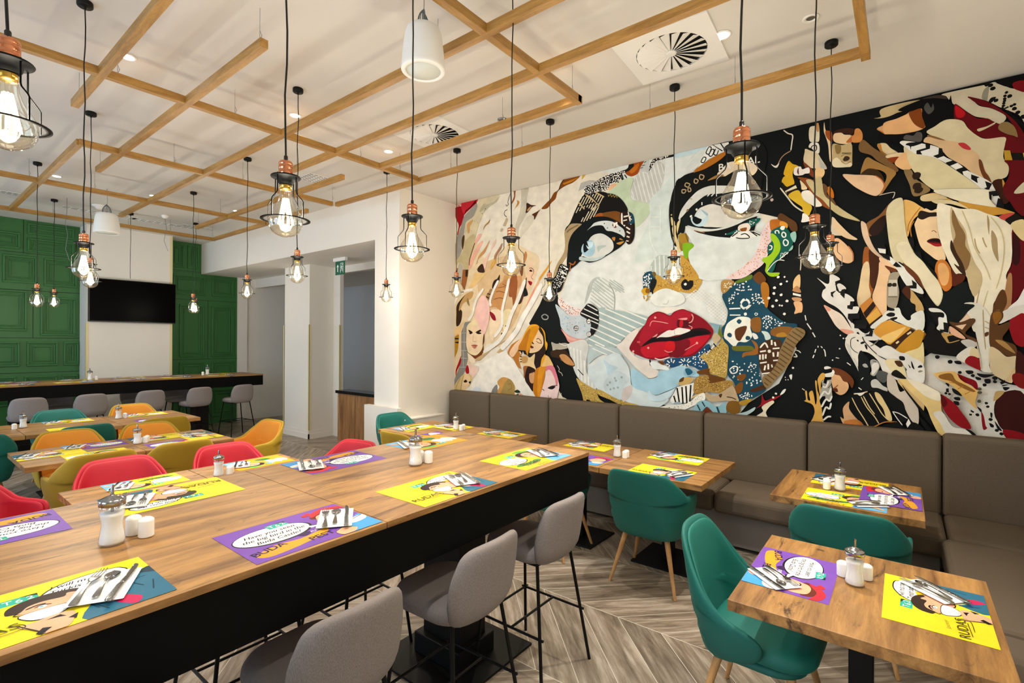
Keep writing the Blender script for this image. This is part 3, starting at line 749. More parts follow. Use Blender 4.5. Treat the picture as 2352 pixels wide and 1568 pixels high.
B8BCB8 p 2832,2388 2744,2442 2781,2395 2843,2232 2894,2156 2869,2278
A8BCBA p 2705,2093 2513,2075 2129,1990 2150,1908 2260,1868 2418,1742 2487,1666 2678,1653 2840,1663 2828,1763 2704,1851
EEF0E8 s65_15_-157 2705,2093 2397,2093 2129,1990 2150,1908 2293,1826 2418,1742 2487,1666 2678,1675 2840,1663 2828,1763 2704,1873
B8C8C8 p 2840,1663 2678,1653 2487,1656 2394,1529 2348,1446 2605,1578 2739,1542 2839,1473
EEF0E8 s56_11_-159 2840,1719 2678,1675 2487,1624 2394,1529 2605,1578 2740,1598
F0E0DC p 3253,2241 3198,2244 3157,2179 3063,2140 2932,2101 2945,2023 3089,2027 3184,2099 3253,2171
D98A4A k26_13.8 3246,2235 3198,2239 3157,2173 3063,2129 2945,2091 2951,2034 3089,2038 3184,2111
2E2A30 k22_10.3 3246,2235 3198,2239 3157,2173 3063,2129 2945,2091 2951,2034 3089,2038 3184,2111
C6D0D4 p 3287,2167 3184,2099 3089,2027 2932,2022 2816,1952 2803,1830 2891,1752 3061,1775 3196,1879 3224,1996
8ABAD4 k12_18.2 3253,2136 3089,2015 2931,2000 2829,1919 2904,1786 3061,1798 3183,1891
222222 k14_8.0 3253,2136 3089,2015 2931,2000 2829,1919 2904,1786 3061,1798 3183,1891
141414 p 2945,2040 2894,2111 2830,2159 2718,2094 2699,2005 2704,1917 2766,1802 2809,1819 2804,1941 2867,1987
E8E8E2 w11.5 2849,2143 2718,2072
E8E8E2 w11.5 2893,2100 2705,2016
E8E8E2 w11.5 2932,2056 2705,1961
E8E8E2 w11.4 2804,1963 2704,1923
E8E8E2 w11.5 2804,1885 2716,1851
141414 d33.6 2996,1877 2829,1955 2824,1808
F4F0E6 d24.7 2996,1877 2829,1955 2824,1808
141414 w6.5 3022,1877 2967,1876
141414 w6.5 2996,1899 2996,1852
141414 w6.4 2848,1955 2810,1955
141414 w6.4 2825,1830 2824,1785
E29A8C p 3203,1873 3115,1809 3008,1763 2891,1750 2956,1718 3087,1712 3141,1786
EFB8AA p 3182,1856 3101,1786 2982,1746 3061,1735 3128,1775
D4D6D0 p 3100,1694 2891,1746 2827,1663 2852,1540 2851,1372 2725,1179 2800,1185 2953,1289 3032,1421 3087,1614
F0F0EA s44_15_-93 3074,1660 2916,1617 2877,1483 2838,1339 2713,1191 2800,1208 2953,1300 3019,1433
222222 w10.4 2967,1401 2896,1337
D3E0E2 p 2826,1418 2739,1476 2629,1545 2487,1602 2394,1529 2336,1446 2313,1342 2290,1249 2104,1208 2029,1162 1894,1142 1945,1077 2070,1016 2211,1035 2368,1075 2555,1125 2700,1181 2825,1317
BBD4DE p 2641,1523 2557,1471 2462,1442 2509,1397 2580,1345 2604,1437
C6D6DA p 2628,1272 2509,1397 2393,1381 2324,1310 2392,1232 2414,1092 2555,1125 2627,1196
9EA8AA d12.9 2556,1271 2497,1322 2585,1242 2508,1209 2549,1196 2461,1222 2485,1296 2416,1337
CFC6C0 p 2403,1199 2335,1246 2290,1249 2301,1164 2368,1080 2414,1092
E4DCD2 p 2475,1667 2418,1720 2327,1816 2216,1867 2259,1763 2320,1679 2303,1605 2214,1544 2105,1527 2094,1476 1999,1418 2019,1366 2115,1341 2213,1399 2325,1489
B4C0C0 w19.3 2475,1656 2371,1551 2291,1469 2191,1389 2115,1341
A7D0E2 p 2302,1432 2213,1399 2115,1336 2019,1356 1999,1408 1895,1442 1765,1487 1696,1469 1600,1424 1595,1381 1696,1381 1774,1338 1814,1267 1935,1209 2029,1172 2168,1204 2290,1254
8EB8CC p 1735,1438 1696,1464 1628,1433 1619,1404 1696,1386 1733,1394
1F5E7A p 1725,1449 1686,1460 1648,1422 1696,1391
C9E0EA p 2104,1213 2029,1162 1804,1267 1774,1338 1696,1376 1794,1288 1874,1163 1997,1103 2103,1116
E6EDEC p 2094,1512 2041,1518 1968,1490 1895,1462 1895,1432 1978,1439 2062,1446
1A1010 w16.5 2095,1537 2089,1507
6A4020 p 2010,1524 1937,1521 1957,1485
880C1E p 2326,1658 2259,1774 2183,1877 2150,1908 2108,1989 2023,2038 1950,2025 1883,1995 1838,2032 1758,2056 1699,2037 1651,2016 1565,1965 1508,1916 1462,1858 1453,1820 1471,1772 1507,1725 1573,1647 1648,1588 1755,1571 1876,1568 1989,1540 2105,1542 2214,1576 2281,1606
A8162A p 2150,1908 2097,1979 2012,2027 1950,2010 1883,1983 1817,2031 1758,2047 1660,2006 1689,1939 1660,1899 1659,1851 1797,1862 1918,1843 2011,1814 2106,1742 2182,1680 2215,1701 2215,1773
C0182A p 2193,1659 2053,1717 1846,1728 1698,1753 1602,1782 1489,1791 1508,1744 1582,1666 1677,1597 1795,1585 1896,1583 2020,1559 2149,1567
7A0A1A p 1846,1723 1698,1751 1678,1685 1765,1575 1866,1573 1896,1613 1846,1633
D0161E p 1917,1723 1836,1725 1836,1634 1917,1647 1937,1632
5A0814 p 1797,1951 1699,1939 1660,1899 1679,1870 1797,1872
C81420 p 1777,1941 1747,1940 1752,1881 1782,1877
26060C p 2149,1711 2074,1763 2021,1773 1938,1773 1796,1783 1659,1851 1538,1859 1471,1810 1538,1792 1678,1773 1796,1733 1917,1733 2063,1717 2182,1670
0C0606 p 2128,1722 2064,1763 2000,1763 1938,1763 1796,1783 1659,1831 1538,1835 1508,1811 1659,1773 1816,1738 2042,1727
EFE9E0 p 2021,1763 1969,1803 1897,1843 1847,1843 1797,1867 1737,1861 1669,1841 1757,1802 1816,1793 1897,1773 1980,1773
B8A8A0 w4.6 1832,1852 1834,1813 1821,1795
F0A8A0 p 2064,1773 2011,1809 2022,1783 2053,1773
F0A8A0 w7.0 2096,1886 2075,1937 2012,1936 1898,1913
F0A8A0 w10.1 1660,2002 1646,1967 1660,1928 1689,1914
F0A8A0 w6.7 1689,1890 1655,1870 1664,1851
F09A98 p 1797,1956 1708,1967 1718,1944
F0A8A0 d12.2 2038,1977 2111,1660 2281,1621 1606,1715
F0A8A0 w5.6 1726,1640 1668,1675 1601,1715
F0A8A0 w6.9 1937,1637 1896,1618 1851,1628
FFF0EC w9.3 2041,1554 1978,1540 1881,1568
D0505A w19.2 2237,1721 2204,1721
1A4A70 p 1937,1521 1896,1552 1755,1566 1648,1583 1573,1647 1489,1706 1470,1592 1506,1476 1572,1445 1648,1481 1765,1492 1855,1464 1896,1472
F4F4EE w11.5 1906,1532 1880,1508
F4F4EE w11.5 1865,1553 1860,1518
F4F4EE w11.4 1830,1539 1845,1509
F4F4EE w11.5 1916,1497 1891,1492
F4F4EE w11.5 1880,1488 1890,1467
F4F4EE w10.2 1736,1527 1765,1551
F4F4EE w10.2 1726,1532 1731,1561
F4F4EE w10.1 1706,1528 1687,1558
F4F4EE w10.1 1696,1518 1663,1534
F4F4EE w10.2 1755,1517 1785,1521
F4F4EE w10.2 1745,1502 1775,1481
F4F4EE w10.2 1721,1498 1725,1468
F4F4EE w10.1 1701,1503 1682,1475
F4F4EE k30_13.5 1648,1578 1563,1638 1507,1667 1506,1514 1562,1465 1648,1500
C8A868 p 1784,1328 1725,1370 1647,1364 1657,1325 1715,1292 1784,1288
5A3A14 p 1774,1348 1735,1370 1744,1330 1784,1318
EDEDE6 q 1853,1174 1804,1267 1628,1321 1637,1219 1675,1119 1853,1095 1873,1133
14140F w16.0 1838,1176 1813,1098
14140F w15.9 1804,1257 1778,1101
14140F w15.8 1754,1270 1743,1104
14140F w15.8 1715,1282 1704,1107
14140F w15.7 1666,1295 1675,1129
9FB0B4 p 1843,1096 1793,1119 1753,1098 1793,1080
8E6A30 p 1619,1366 1536,1389 1535,1226 1618,1211 1637,1277
E0C080 w13.3 1656,1169 1599,1202 1535,1226
F0EEE2 p 2070,1016 1997,1043 1894,1076 1733,1099 1656,1140 1618,1181 1535,1226 1534,1149 1656,1081 1753,1034 1914,1009
3A2A20 k40_6.9 1997,1032 1893,1066 1733,1090 1646,1136 1599,1183 1542,1206 1551,1157 1665,1090 1753,1044 1914,1020
3E8098 p 1655,1013 1627,1084 1598,1115 1534,1140 1534,1015
84B8CC w15.6 1617,1017 1598,1086
84B8CC w15.5 1579,1020 1570,1089
BFA050 p 2986,1293 2927,1268 2825,1217 2737,1184 2676,1182 2603,1154 2496,1108 2380,1074 2256,1057 2146,1030 2070,1016 2146,1004 2266,999 2437,1037 2555,1082 2675,1116 2712,1136 2675,1073 2566,1010 2712,998 2862,997 2914,1133
6A4E1C k90_8.7 2960,1277 2825,1206 2700,1170 2496,1097 2256,1041 2146,1020 2266,1009 2437,1042 2675,1122 2699,1049 2602,1013 2836,1005 2901,1134
E8D088 k60_8.7 2960,1277 2825,1206 2700,1170 2496,1097 2256,1041 2146,1020 2266,1009 2437,1042 2675,1122 2699,1049 2602,1013 2836,1005 2901,1134
F2D8D8 w11.1 2507,1042 2483,1012
101010 p 2849,1059 2799,1052 2774,1010 2836,1005
3A2410 p 3333,1611 3167,1613 3073,1557 3006,1445 3086,1437 3221,1519 3333,1540
C99258 p 3222,1554 3154,1573 3086,1534 3013,1456 3059,1443 3153,1475
C6DDE4 p 1841,3654 1678,3655 1517,3651 1545,3605 1678,3607 1836,3603
E3E6E0 q 1756,3496 1583,3633 1526,3610 1601,3483 1795,3385 1835,3393
D6DCD6 s14_6_-150 1746,3484 1583,3623 1536,3603 1601,3492 1716,3439
F0F0EA q 1601,3473 1522,3652 1327,3648 1309,3569 1362,3553 1507,3520 1648,3415
121212 w9.9 1508,3639 1535,3588 1507,3568 1485,3624 1508,3639
121212 w9.9 1480,3609 1507,3558 1480,3542 1457,3594 1480,3609
121212 w9.8 1443,3605 1461,3557 1434,3542 1416,3585
121212 w10.0 1559,3551 1582,3508 1554,3497 1535,3536 1559,3551
121212 w13.1 1526,3658 1327,3648
121212 w9.8 1471,3655 1380,3567
121212 w9.7 1398,3647 1362,3582
0D0F0D p 1884,3183 1854,3298 1824,3332 1775,3372 1658,3412 1507,3443 1380,3548 1309,3569 1070,3586 987,3440 1027,3216 1067,2917 1107,2742 1235,2703 1430,2746 1597,2805 1665,2833 1723,2900 1792,2821 1812,2833 1783,2968 1803,3000 1853,2958 1873,3041
B06A1C p 1648,3420 1610,3456 1535,3497 1461,3529 1380,3553 1335,3547 1379,3501 1470,3455 1572,3423
BFA27A w10.2 1730,3329 1740,3301 1710,3281 1691,3306 1730,3329
BFA27A w10.2 1769,3267 1769,3237 1744,3228 1730,3255 1769,3267
BFA27A w10.1 1710,3271 1705,3236 1681,3236 1686,3266 1710,3271
BFA27A w10.1 1643,3351 1648,3318 1624,3303 1610,3330 1643,3351
BFA27A w10.0 1591,3384 1595,3346 1567,3331 1553,3362 1591,3384
BFA27A w9.4 1118,3234 1109,3200 1086,3209 1101,3230 1118,3234
E8D4B8 p 1428,3351 1379,3397 1326,3442 1256,3441 1169,3418 1102,3385 1068,3328 1110,3278 1152,3332 1238,3359 1325,3330 1361,3319
9A7440 p 1517,3307 1488,3325 1415,3348 1361,3328 1451,3313
DADAD2 p 1803,2971 1783,3047 1734,3118 1666,3185 1600,3231 1506,3252 1414,3240 1289,3211 1185,3164 1289,3156 1432,3162 1524,3160 1618,3118 1695,3062 1763,2994
B08858 w5.6 1690,3150 1681,3163 1666,3146
8A6A4A d15.7 1709,3045
0E1514 p 1618,3118 1524,3169 1414,3159 1237,3109 1109,3014 1067,2917 1150,2838 1287,2802 1504,2841 1665,2873 1723,2890 1772,2838 1773,2947 1695,3053
F0F0EA w9.9 1519,3154 1496,3174
F0F0EA w9.9 1482,3148 1459,3167
F0F0EA w10.0 1571,3105 1570,3076
F0F0EA d11.7 1622,3041 1677,2982
DEDAD0 p 1613,3030 1561,3060 1468,3069 1359,3018 1236,2943 1184,2880 1288,2858 1376,2833 1485,2848 1569,2869 1646,2948
C5DDE4 p 1680,2962 1646,2977 1570,3033 1514,2967 1509,2928 1541,2875 1598,2868 1655,2900
D9E4E4 p 1622,2983 1570,3028 1519,2977 1560,2935 1589,2930
9FBCC4 p 1580,3034 1514,2986 1523,2963
0B1213 p 1651,2978 1598,2950 1570,2932 1588,2901 1627,2896 1660,2935
D8DAD2 p 1713,2894 1646,2870 1560,2844 1449,2824 1358,2835 1236,2887 1167,2914 1108,2923 1050,2914 1050,2896 1150,2875 1235,2841 1358,2812 1504,2807 1645,2831
9A6A40 w6.7 1645,2836 1541,2798
12584E p 1235,2795 1125,2862 1042,2868 1066,2826 1150,2784 1270,2753 1358,2755
F0F0EA k20_11.0 1218,2802 1125,2858 1066,2863 1099,2813 1184,2779 1287,2756 1358,2760
E8DCCC p 1218,2830 1150,2838 1124,2798 1149,2756 1201,2763 1235,2795
8A5020 p 1214,2792 1158,2798 1166,2763 1201,2763
DDE3E0 p 1728,2891 1645,2831 1569,2792 1430,2746 1322,2723 1183,2696 1066,2718 1016,2730 944,2809 951,2632 983,2547 1064,2465 1182,2412 1320,2332 1595,2353 1702,2594 1654,2676 1684,2758 1718,2811
EDEDE6 q 1305,2721 1252,2770 1099,2759 1041,2724 1066,2700 1166,2694 1269,2707
1A1A14 w10.7 1287,2728 1235,2763
1A1A14 w9.5 1252,2714 1200,2699 1132,2699 1166,2740 1209,2736
1A1A14 w9.4 1107,2751 1041,2710
1A1A14 w9.4 1124,2757 1066,2705
A88430 p 1802,2802 1742,2819 1713,2742 1683,2709 1742,2706 1781,2730
7FB41E p 1752,2717 1664,2707 1646,2675 1693,2632 1702,2574 1731,2567 1756,2649
C79A42 p 1781,2552 1731,2567 1663,2482 1595,2353 1740,2363
6A4414 k30_8.8 1781,2542 1731,2557 1663,2473 1605,2361 1740,2371
EAD2D0 p 960,2825 952,2721 959,2616 975,2528 1015,2443 1089,2386 1199,2324 1338,2334 1285,2375 1182,2440 1098,2523 1049,2626 1033,2723 1008,2782
D98A4A k50_10.8 968,2813 960,2722 967,2616 983,2529 1023,2452 1089,2395 1199,2340 1320,2340 1182,2430 1090,2522 1040,2625 1025,2722
C898B8 k40_9.0 968,2813 960,2722 967,2616 983,2529 1023,2452 1089,2395 1199,2340 1320,2340 1182,2430 1090,2522 1040,2625 1025,2722
B86A20 p 960,2829 920,2837 865,2824 818,2782 826,2740 904,2724 952,2739
E09A30 p 880,2809 826,2801 818,2748 865,2745
5A3A1C p 896,2838 873,2887 803,2833 749,2781 741,2711 787,2717 826,2792
12584E p 952,2730 888,2766 849,2769 802,2711 771,2628 801,2545 863,2481 903,2450 934,2364 990,2369 975,2457 935,2542 975,2528 975,2608 943,2649
9CC81E p 952,2712 920,2699 880,2633 875,2553 919,2478 958,2429 982,2368 998,2379 991,2440 1023,2470 1015,2496 975,2510 935,2551 927,2612 951,2668
9CC81E p 994,2369 950,2357 878,2351 902,2322 958,2326
F0F0EA w9.1 912,2707 916,2730 892,2731 884,2704
F0F0EA w10.1 864,2692 853,2713 833,2697 833,2671 852,2669 864,2692
F0F0EA w10.1 852,2625 837,2645 813,2625 817,2595 840,2593 852,2625
F0F0EA d19.3 857,2751
F0F0EA w9.2 963,2607 943,2596 947,2570 967,2567
F0F0EA w9.1 879,2474 840,2505 809,2528
F0F0EA w7.1 982,2368 934,2435 887,2466 840,2457
F0F0EA k16_8.8 871,2526 817,2538 786,2517 879,2465
9CC8B8 p 794,2692 756,2705 748,2652 763,2610 787,2648
9CC8B8 p 809,2537 775,2586 778,2551
E8DDD0 w9.0 857,3637 822,3599 785,3573 790,3509 798,3441
B08A6A w8.1 798,3437 844,3417 875,3389 899,3341
E8DDD0 p 958,3354 922,3328 891,3348 906,3312 930,3317
C9B0A8 d14.2 949,3025
E0D4B8 p 654,3604 607,3611 584,3613 580,3480 606,3471 653,3491
E8E0D0 p 660,3438 640,3472 586,3451 579,3372 606,3371 633,3416
14120E w8.0 646,3411 633,3439 606,3440 600,3408 613,3388
DCC9A4 p 690,3398 684,3427 646,3403 593,3368 566,3315 523,3225 552,3220 599,3237 646,3255 697,3321
B8B8B0 p 586,3335 559,3283 526,3226 566,3230 579,3280
C28A50 p 607,3619 587,3629 584,3558 600,3563
7A3E1C p 700,3314 659,3273 625,3220 625,3165 673,3229
EBC48C p 605,3239 546,3219 542,3172 578,3133 605,3130
D6A720 p 820,3348 783,3316 738,3286 776,3259 783,3212 769,3138 818,3116 868,3169 857,3211 843,3221 855,3251
F1E8DE p 776,3243 762,3280 721,3279 707,3252 659,3258 652,3210 686,3209 707,3201 748,3205 769,3218
5E2A1C p 748,3237 738,3274 734,3211
1C1412 q 864,3169 832,3118 762,3137 747,3087 832,3054 867,3101
E8DCC0 q 842,3084 758,3122 748,3095 832,3062
2A1A12 q 835,3075 748,3095 734,3068 814,3039
D9B330 p 814,3035 734,3068 692,2975 631,2910 644,2850 657,2832 698,2874 705,2914 754,2961
D9D0BC w11.0 878,3115 824,3029 768,2940 698,2874
F0EAE0 p 698,2858 664,2837 644,2795 657,2781 708,2781 705,2812
E6CFA6 p 720,3153 665,3072 706,3067 713,3104
8A4A20 p 738,3184 618,3133 618,3055 538,2971 447,2850 512,2868 611,2961 658,3070 706,3142
C8B888 p 676,3140 625,3130 578,3032 499,2942 397,2834 285,2732 347,2752 422,2793 486,2856 551,2951 611,3015
C8B888 p 612,3132 565,3146 549,3073 512,2967 565,3007 605,3037
EFE8D8 p 709,3044 652,3050 604,2983 554,2905 597,2897 617,2908 692,2975
C26F18 p 519,3037 500,3056 474,3013 470,2952 506,2981
6A4A30 p 549,3089 513,3051 519,2991 480,2954 448,2880 486,2924 538,2995
E8CDA4 p 544,3625 531,3545 489,3511 488,3412 475,3303 501,3278 514,3418 534,3500 547,3549
A05020 p 534,3546 489,3523 488,3443 527,3490
E9C79C p 479,3471 469,3506 425,3510 400,3481 350,3461 343,3407 387,3399 437,3415 469,3438
B86830 p 387,3411 356,3448 343,3460 343,3407
D08A48 p 331,3464 322,3506 295,3503 273,3457 276,3398 300,3390 343,3404 343,3452
3A1E10 p 482,3510 457,3530 387,3531 344,3516 325,3500 350,3469 425,3503 476,3508
C0A878 p 479,3421 412,3394 349,3394 343,3273 349,3200 405,3212 481,3235 482,3350
8A7040 p 463,3406 424,3397 424,3337 449,3327 462,3361
E6D8B4 p 481,3281 449,3297 411,3251 349,3230 355,3201 449,3213 481,3235
8A7040 w6.0 421,3298 393,3314 349,3297
8A7040 w5.2 421,3260 386,3230 349,3245
3A2A18 d22.5 383,3273
3A2A18 w6.0 415,3327 349,3312
E8B27A p 175,3476 100,3499 15,3526 -61,3548 -62,3365 14,3384 82,3394 146,3439
D08030 p 175,3476 146,3446 71,3398 -62,3372 -62,3362 82,3391 146,3435
6A3010 p -24,3523 -61,3548 -62,3407 -41,3469
CDB586 p 196,3563 152,3564 123,3614 32,3624 -61,3625 -61,3583 15,3576 88,3554 146,3551
E8CFA0 p 174,3341 122,3343 87,3295 36,3237 110,3236 145,3272
C88A40 p 174,3341 151,3343 139,3286 110,3243 145,3265
7A5A34 p 294,3366 264,3396 204,3322 133,3248 98,3197 36,3105 64,3089 115,3150 174,3206 215,3259 288,3305
A07840 p 263,3211 236,3246 192,3210 133,3161 52,3087 81,3028 144,2925 155,2956 115,3035 121,3094 191,3137 281,3104
3A2812 p 269,3131 227,3152 168,3125 132,3060 126,3001 156,3065 209,3093 281,3104
E3BE98 p 408,3137 324,3120 227,3097 179,3077 138,3025 126,2979 167,2922 214,2933 286,2987 342,3042
C06A34 w7.5 185,3085 144,3041 126,2987 149,2933
E0D0C0 w5.0 161,2920 69,2929 60,2910 71,2880
E8CDA0 p 110,3232 2,3229 -37,3146 -42,3096 7,3096 58,3152 30,3203 104,3209
8A3A10 p 107,3206 30,3203 64,3161
D8C8B0 p 479,2794 447,2744 421,2702 365,2629 485,2644 485,2734
E5C8A0 p 279,2727 243,2700 231,2612 267,2616
8A5A30 p 243,2707 160,2761 91,2851 80,2835 114,2761 154,2666 201,2608 225,2611
2A1810 p 225,2661 166,2733 114,2754 125,2662 171,2604 213,2609
CDB586 p 149,3625 13,3636 -108,3625 -65,3599 -38,3565 23,3568 126,3560 149,3567
E8B27A p 131,3497 51,3511 -27,3533 -98,3551 -108,3524 -103,3484 -125,3415 -120,3392 -71,3380 23,3383 91,3393 131,3417
7E3E12 p -27,3529 -43,3549 -100,3551 -109,3482 -125,3415 -114,3390 -76,3421 -49,3463
060606 p 40,3580 -97,3618 -182,3627 -250,3600 -261,3570 -296,3519 -302,3416 -225,3409 -141,3369 -136,3322 -99,3283 -44,3303 -11,3318 125,3344 160,3410 12,3380 -114,3383 -125,3415 -109,3482 -103,3550 -32,3545
4A4A44 p -119,3549 -140,3584 -162,3537 -172,3568 -178,3518 -146,3493
55504A p 6,3343 -11,3367 -55,3349 -77,3372 -106,3357 -109,3315 -93,3291 -17,3324
3A3028 p -108,3622 -183,3626 -250,3604 -255,3578 -183,3606
CBBFA4 p -224,3622 -306,3624 -473,3619 -520,3621 -595,3555 -671,3500 -672,3291 -641,3350 -549,3427 -502,3473 -454,3513 -371,3557 -401,3522 -435,3473 -502,3434 -573,3362 -563,3320 -540,3313 -474,3370 -416,3399 -372,3444 -322,3505 -286,3535 -276,3599 -266,3568 -250,3600
8F8A78 p -459,3584 -485,3599 -478,3513 -473,3501 -447,3528
060606 p -523,3623 -613,3624 -671,3608 -671,3532 -618,3555 -586,3565 -553,3588
7A0A12 p -613,3588 -671,3583 -671,3507 -640,3522 -613,3550
0A0A0A d14.4 -494,3606 -506,3579 -473,3619
0A0A0A p -483,3488 -497,3514 -523,3512 -511,3490 -497,3478
0A0A0A d12.9 -522,3487 -593,3497 -618,3400 -636,3369
0A0A0A d9.6 -577,3529 -570,3506 -568,3486 -567,3471 -563,3455 -561,3437 -555,3420 -602,3424 -618,3430 -584,3388 -597,3371 -613,3344 -625,3322 -635,3307 -647,3290 -662,3233
0A0A0A w10.4 -565,3413 -588,3422
0A0A0A d15.3 -659,3262 -661,3332
60060C p -371,3557 -406,3541 -459,3505 -526,3440 -596,3350 -641,3273 -672,3183 -673,3075 -606,3084 -569,3112 -569,3189 -527,3212 -470,3223 -416,3266 -377,3316 -357,3368 -327,3396 -297,3411 -296,3519 -322,3505 -372,3437 -426,3383 -479,3368 -517,3326 -545,3305 -540,3267 -578,3226 -633,3199 -619,3260 -573,3362 -502,3434 -435,3479
B4121C p -301,3511 -332,3482 -357,3441 -342,3412 -307,3428
D0C09A p -424,3304 -474,3311 -517,3329 -514,3316 -455,3289 -431,3285
8A7044 p -545,3312 -582,3315 -619,3267 -635,3195 -614,3207 -573,3233 -536,3275
D6C8A2 p -136,3350 -183,3386 -251,3420 -337,3390 -372,3324 -421,3258 -470,3220 -568,3209 -571,3163 -564,3113 -564,3055 -590,2991 -583,2928 -551,2909 -504,2892 -480,2942 -456,3006 -432,3077 -358,3167 -246,3261
8A6038 p -141,3331 -184,3310 -246,3264 -205,3274 -152,3304
D8B488 p -117,3285 -141,3317 -215,3275 -323,3229 -387,3167 -432,3110 -437,3063 -466,2991 -490,2927 -461,2933 -408,2970 -348,3049 -267,3127 -236,3175 -205,3223 -152,3263
C0343A p -318,3223 -353,3218 -387,3173 -383,3158 -358,3170 -338,3188
6A3A1C p -432,3077 -449,3060 -466,2984 -487,2941 -499,2893 -461,2933 -437,3010
E8E6DE p 28,3313 0,3321 -109,3273 -205,3219 -236,3147 -318,3075 -368,3011 -432,2958 -499,2893 -523,2829 -542,2781 -566,2712 -528,2705 -486,2790 -432,2879 -339,2990 -257,3081 -184,3145 -77,3197 -33,3235 11,3288
101010 p -8,3287 -33,3298 -115,3279 -61,3264 -44,3264 -39,3241 -33,3270
101010 q -75,3226 -131,3233 -128,3269 -158,3255 -155,3221 -99,3213 -110,3186 -75,3197
101010 q -174,3161 -205,3168 -208,3215 -226,3208 -239,3147 -200,3138
101010 q -247,3094 -288,3102 -318,3079 -268,3062
101010 q -308,3030 -348,3039 -378,3009 -343,3006 -351,2969 -313,3002
101010 q -391,2976 -437,2944 -423,2940 -427,2903 -391,2940
101010 q -466,2912 -504,2885 -485,2836 -461,2860 -476,2864
101010 q -485,2830 -540,2823 -537,2791 -502,2794 -500,2759 -488,2770
101010 q -535,2769 -566,2731 -566,2693 -524,2712 -533,2724
D9CCA2 p 3,3272 -33,3235 -77,3197 -184,3145 -257,3075 -349,2975 -437,2871 -486,2790 -524,2712 -409,2757 -319,2792 -227,2856 -132,2949 -62,3060 -12,3169
8A7048 p 2,3087 -45,3078 -67,3010 -127,2950 -159,2902 -116,2875 -57,2875 -34,2967
2A1E12 d28.0 -78,2945 -89,2915 -75,3029
D9B060 p -108,2866 -191,2876 -227,2842 -289,2797 -175,2824 -108,2828
E8B880 p 58,3163 16,3218 -11,3226 -23,3153 -45,3092 -1,3094 44,3125
3A1A0C p -504,2892 -551,2909 -565,2841 -598,2758 -566,2725 -542,2787
C89A3A p -556,2904 -570,2873 -582,2774 -565,2815
60060C p -569,3041 -673,3018 -674,2651 -634,2657 -598,2733 -570,2782 -561,2849 -588,2914 -592,2991
B8902A q -564,3113 -596,3105 -608,3032 -569,3041
14100A q -606,3084 -660,3072 -669,3019 -610,3032
C4A444 q -660,3072 -687,3066 -687,3015 -669,3019
D0C8A8 p -618,2793 -634,2829 -673,2866 -674,2796
E8C9A0 p 474,2789 436,2737 360,2637 304,2585 323,2579 385,2603 448,2663 474,2712
E9BE92 p 448,2610 397,2567 353,2502 328,2439 340,2396 384,2392 447,2444 486,2562
C07848 w8.6 366,2533 334,2470 331,2402
A05A24 p 255,2513 202,2485 154,2422 160,2306 189,2192 212,2091 224,2195 219,2311 231,2393 267,2360
4A2410 p 225,2488 178,2453 148,2407 165,2271 194,2171 215,2209 219,2311
E8C8A8 p 280,2730 244,2696 226,2605 196,2514 154,2444 96,2387 166,2430 225,2502 268,2610
DDCDA4 p 112,2778 87,2831 36,2866 8,2854 -1,2753 -10,2618 -32,2516 -66,2428 -82,2370 -119,2325 -119,2249 -72,2294 6,2350 68,2413 91,2516 106,2662
EFE0BC p 51,2469 -16,2511 -49,2430 -93,2362 -119,2311 -120,2186 -72,2287 6,2357 45,2411
E8CDA0 p 267,2360 231,2393 219,2311 224,2195 212,2106 260,2035 290,2021 305,2096 290,2199
EDC69A p 154,2378 119,2332 84,2286 101,2208 107,2086 106,1957 129,1943 164,2002 200,2091 177,2191 160,2292
A49884 p 84,2279 17,2280 39,2225 27,2125 44,2012 83,2006 106,2043 101,2187
D0C6B4 q 93,2229 39,2225 38,2097 95,2100
2A2418 d15.8 87,2188 57,2186
6A6252 w6.6 98,2093 38,2090
C88238 q 284,2028 212,2099 164,2009 129,1943 211,1861 259,1961
2A1810 q 259,1969 194,2061 176,2024 241,1924
E8B050 q 241,1924 170,2009 141,1950 217,1879
2A1810 q 217,1876 138,1950 129,1936 211,1859
C08030 p 190,1828 94,1906 54,1891 -41,1840 -121,1818 -121,1750 152,1749 181,1784
E8B868 p 163,1799 49,1869 -30,1840 26,1749 128,1749
3A2010 q 193,1828 100,1906 83,1898 181,1799
3A2010 q 43,1749 -41,1836 -73,1832 -8,1749
E6E2DA p 586,2280 556,2255 517,2225 497,2235 491,2303 446,2285 421,2253 459,2210 421,2222 377,2174 433,2148 370,2129 320,2074 357,2024 290,2021 302,1962 344,1919 320,1874 247,1799 193,1828 140,1749 369,1749 356,1785 325,1792 369,1920 433,2012 510,2068 549,2116 543,2169 523,2199
101010 q 456,2240 421,2253 443,2209 420,2139 446,2164
101010 q 487,2151 446,2164 471,2135 465,2104 484,2120
101010 q 408,2169 383,2175 389,2093 420,2132
101010 q 348,2068 320,2067 332,2001 367,2009 351,2039
101010 q 360,1957 283,1962 283,1925 335,1919 335,1885 363,1927
101010 q 320,1874 238,1880 241,1836 320,1844
101010 q 255,1777 223,1792 211,1828 196,1813 199,1777
EAD8C6 p 536,2046 471,2005 407,1958 357,1874 326,1814 332,1792 381,1800 445,1861 483,1930 509,1984
E39C80 p 536,2046 484,2006 509,1992
E3A08C p 419,1838 344,1829 322,1807 338,1788 381,1800
F0C9A0 p 154,2415 85,2372 39,2304 62,2291 96,2308 142,2363
6A3416 p 119,2346 39,2304 62,2288 90,2301
E6E6DE p 91,2416 39,2368 -28,2291 -83,2189 -116,2138 -116,2103 -45,2142 0,2208 45,2311 96,2380
101010 q 196,2514 126,2517 108,2475 114,2432 88,2422 85,2379 131,2412 160,2452
E6E6DE q 166,2489 114,2476 114,2440 154,2451
101010 q 68,2342 48,2369 11,2323 45,2325
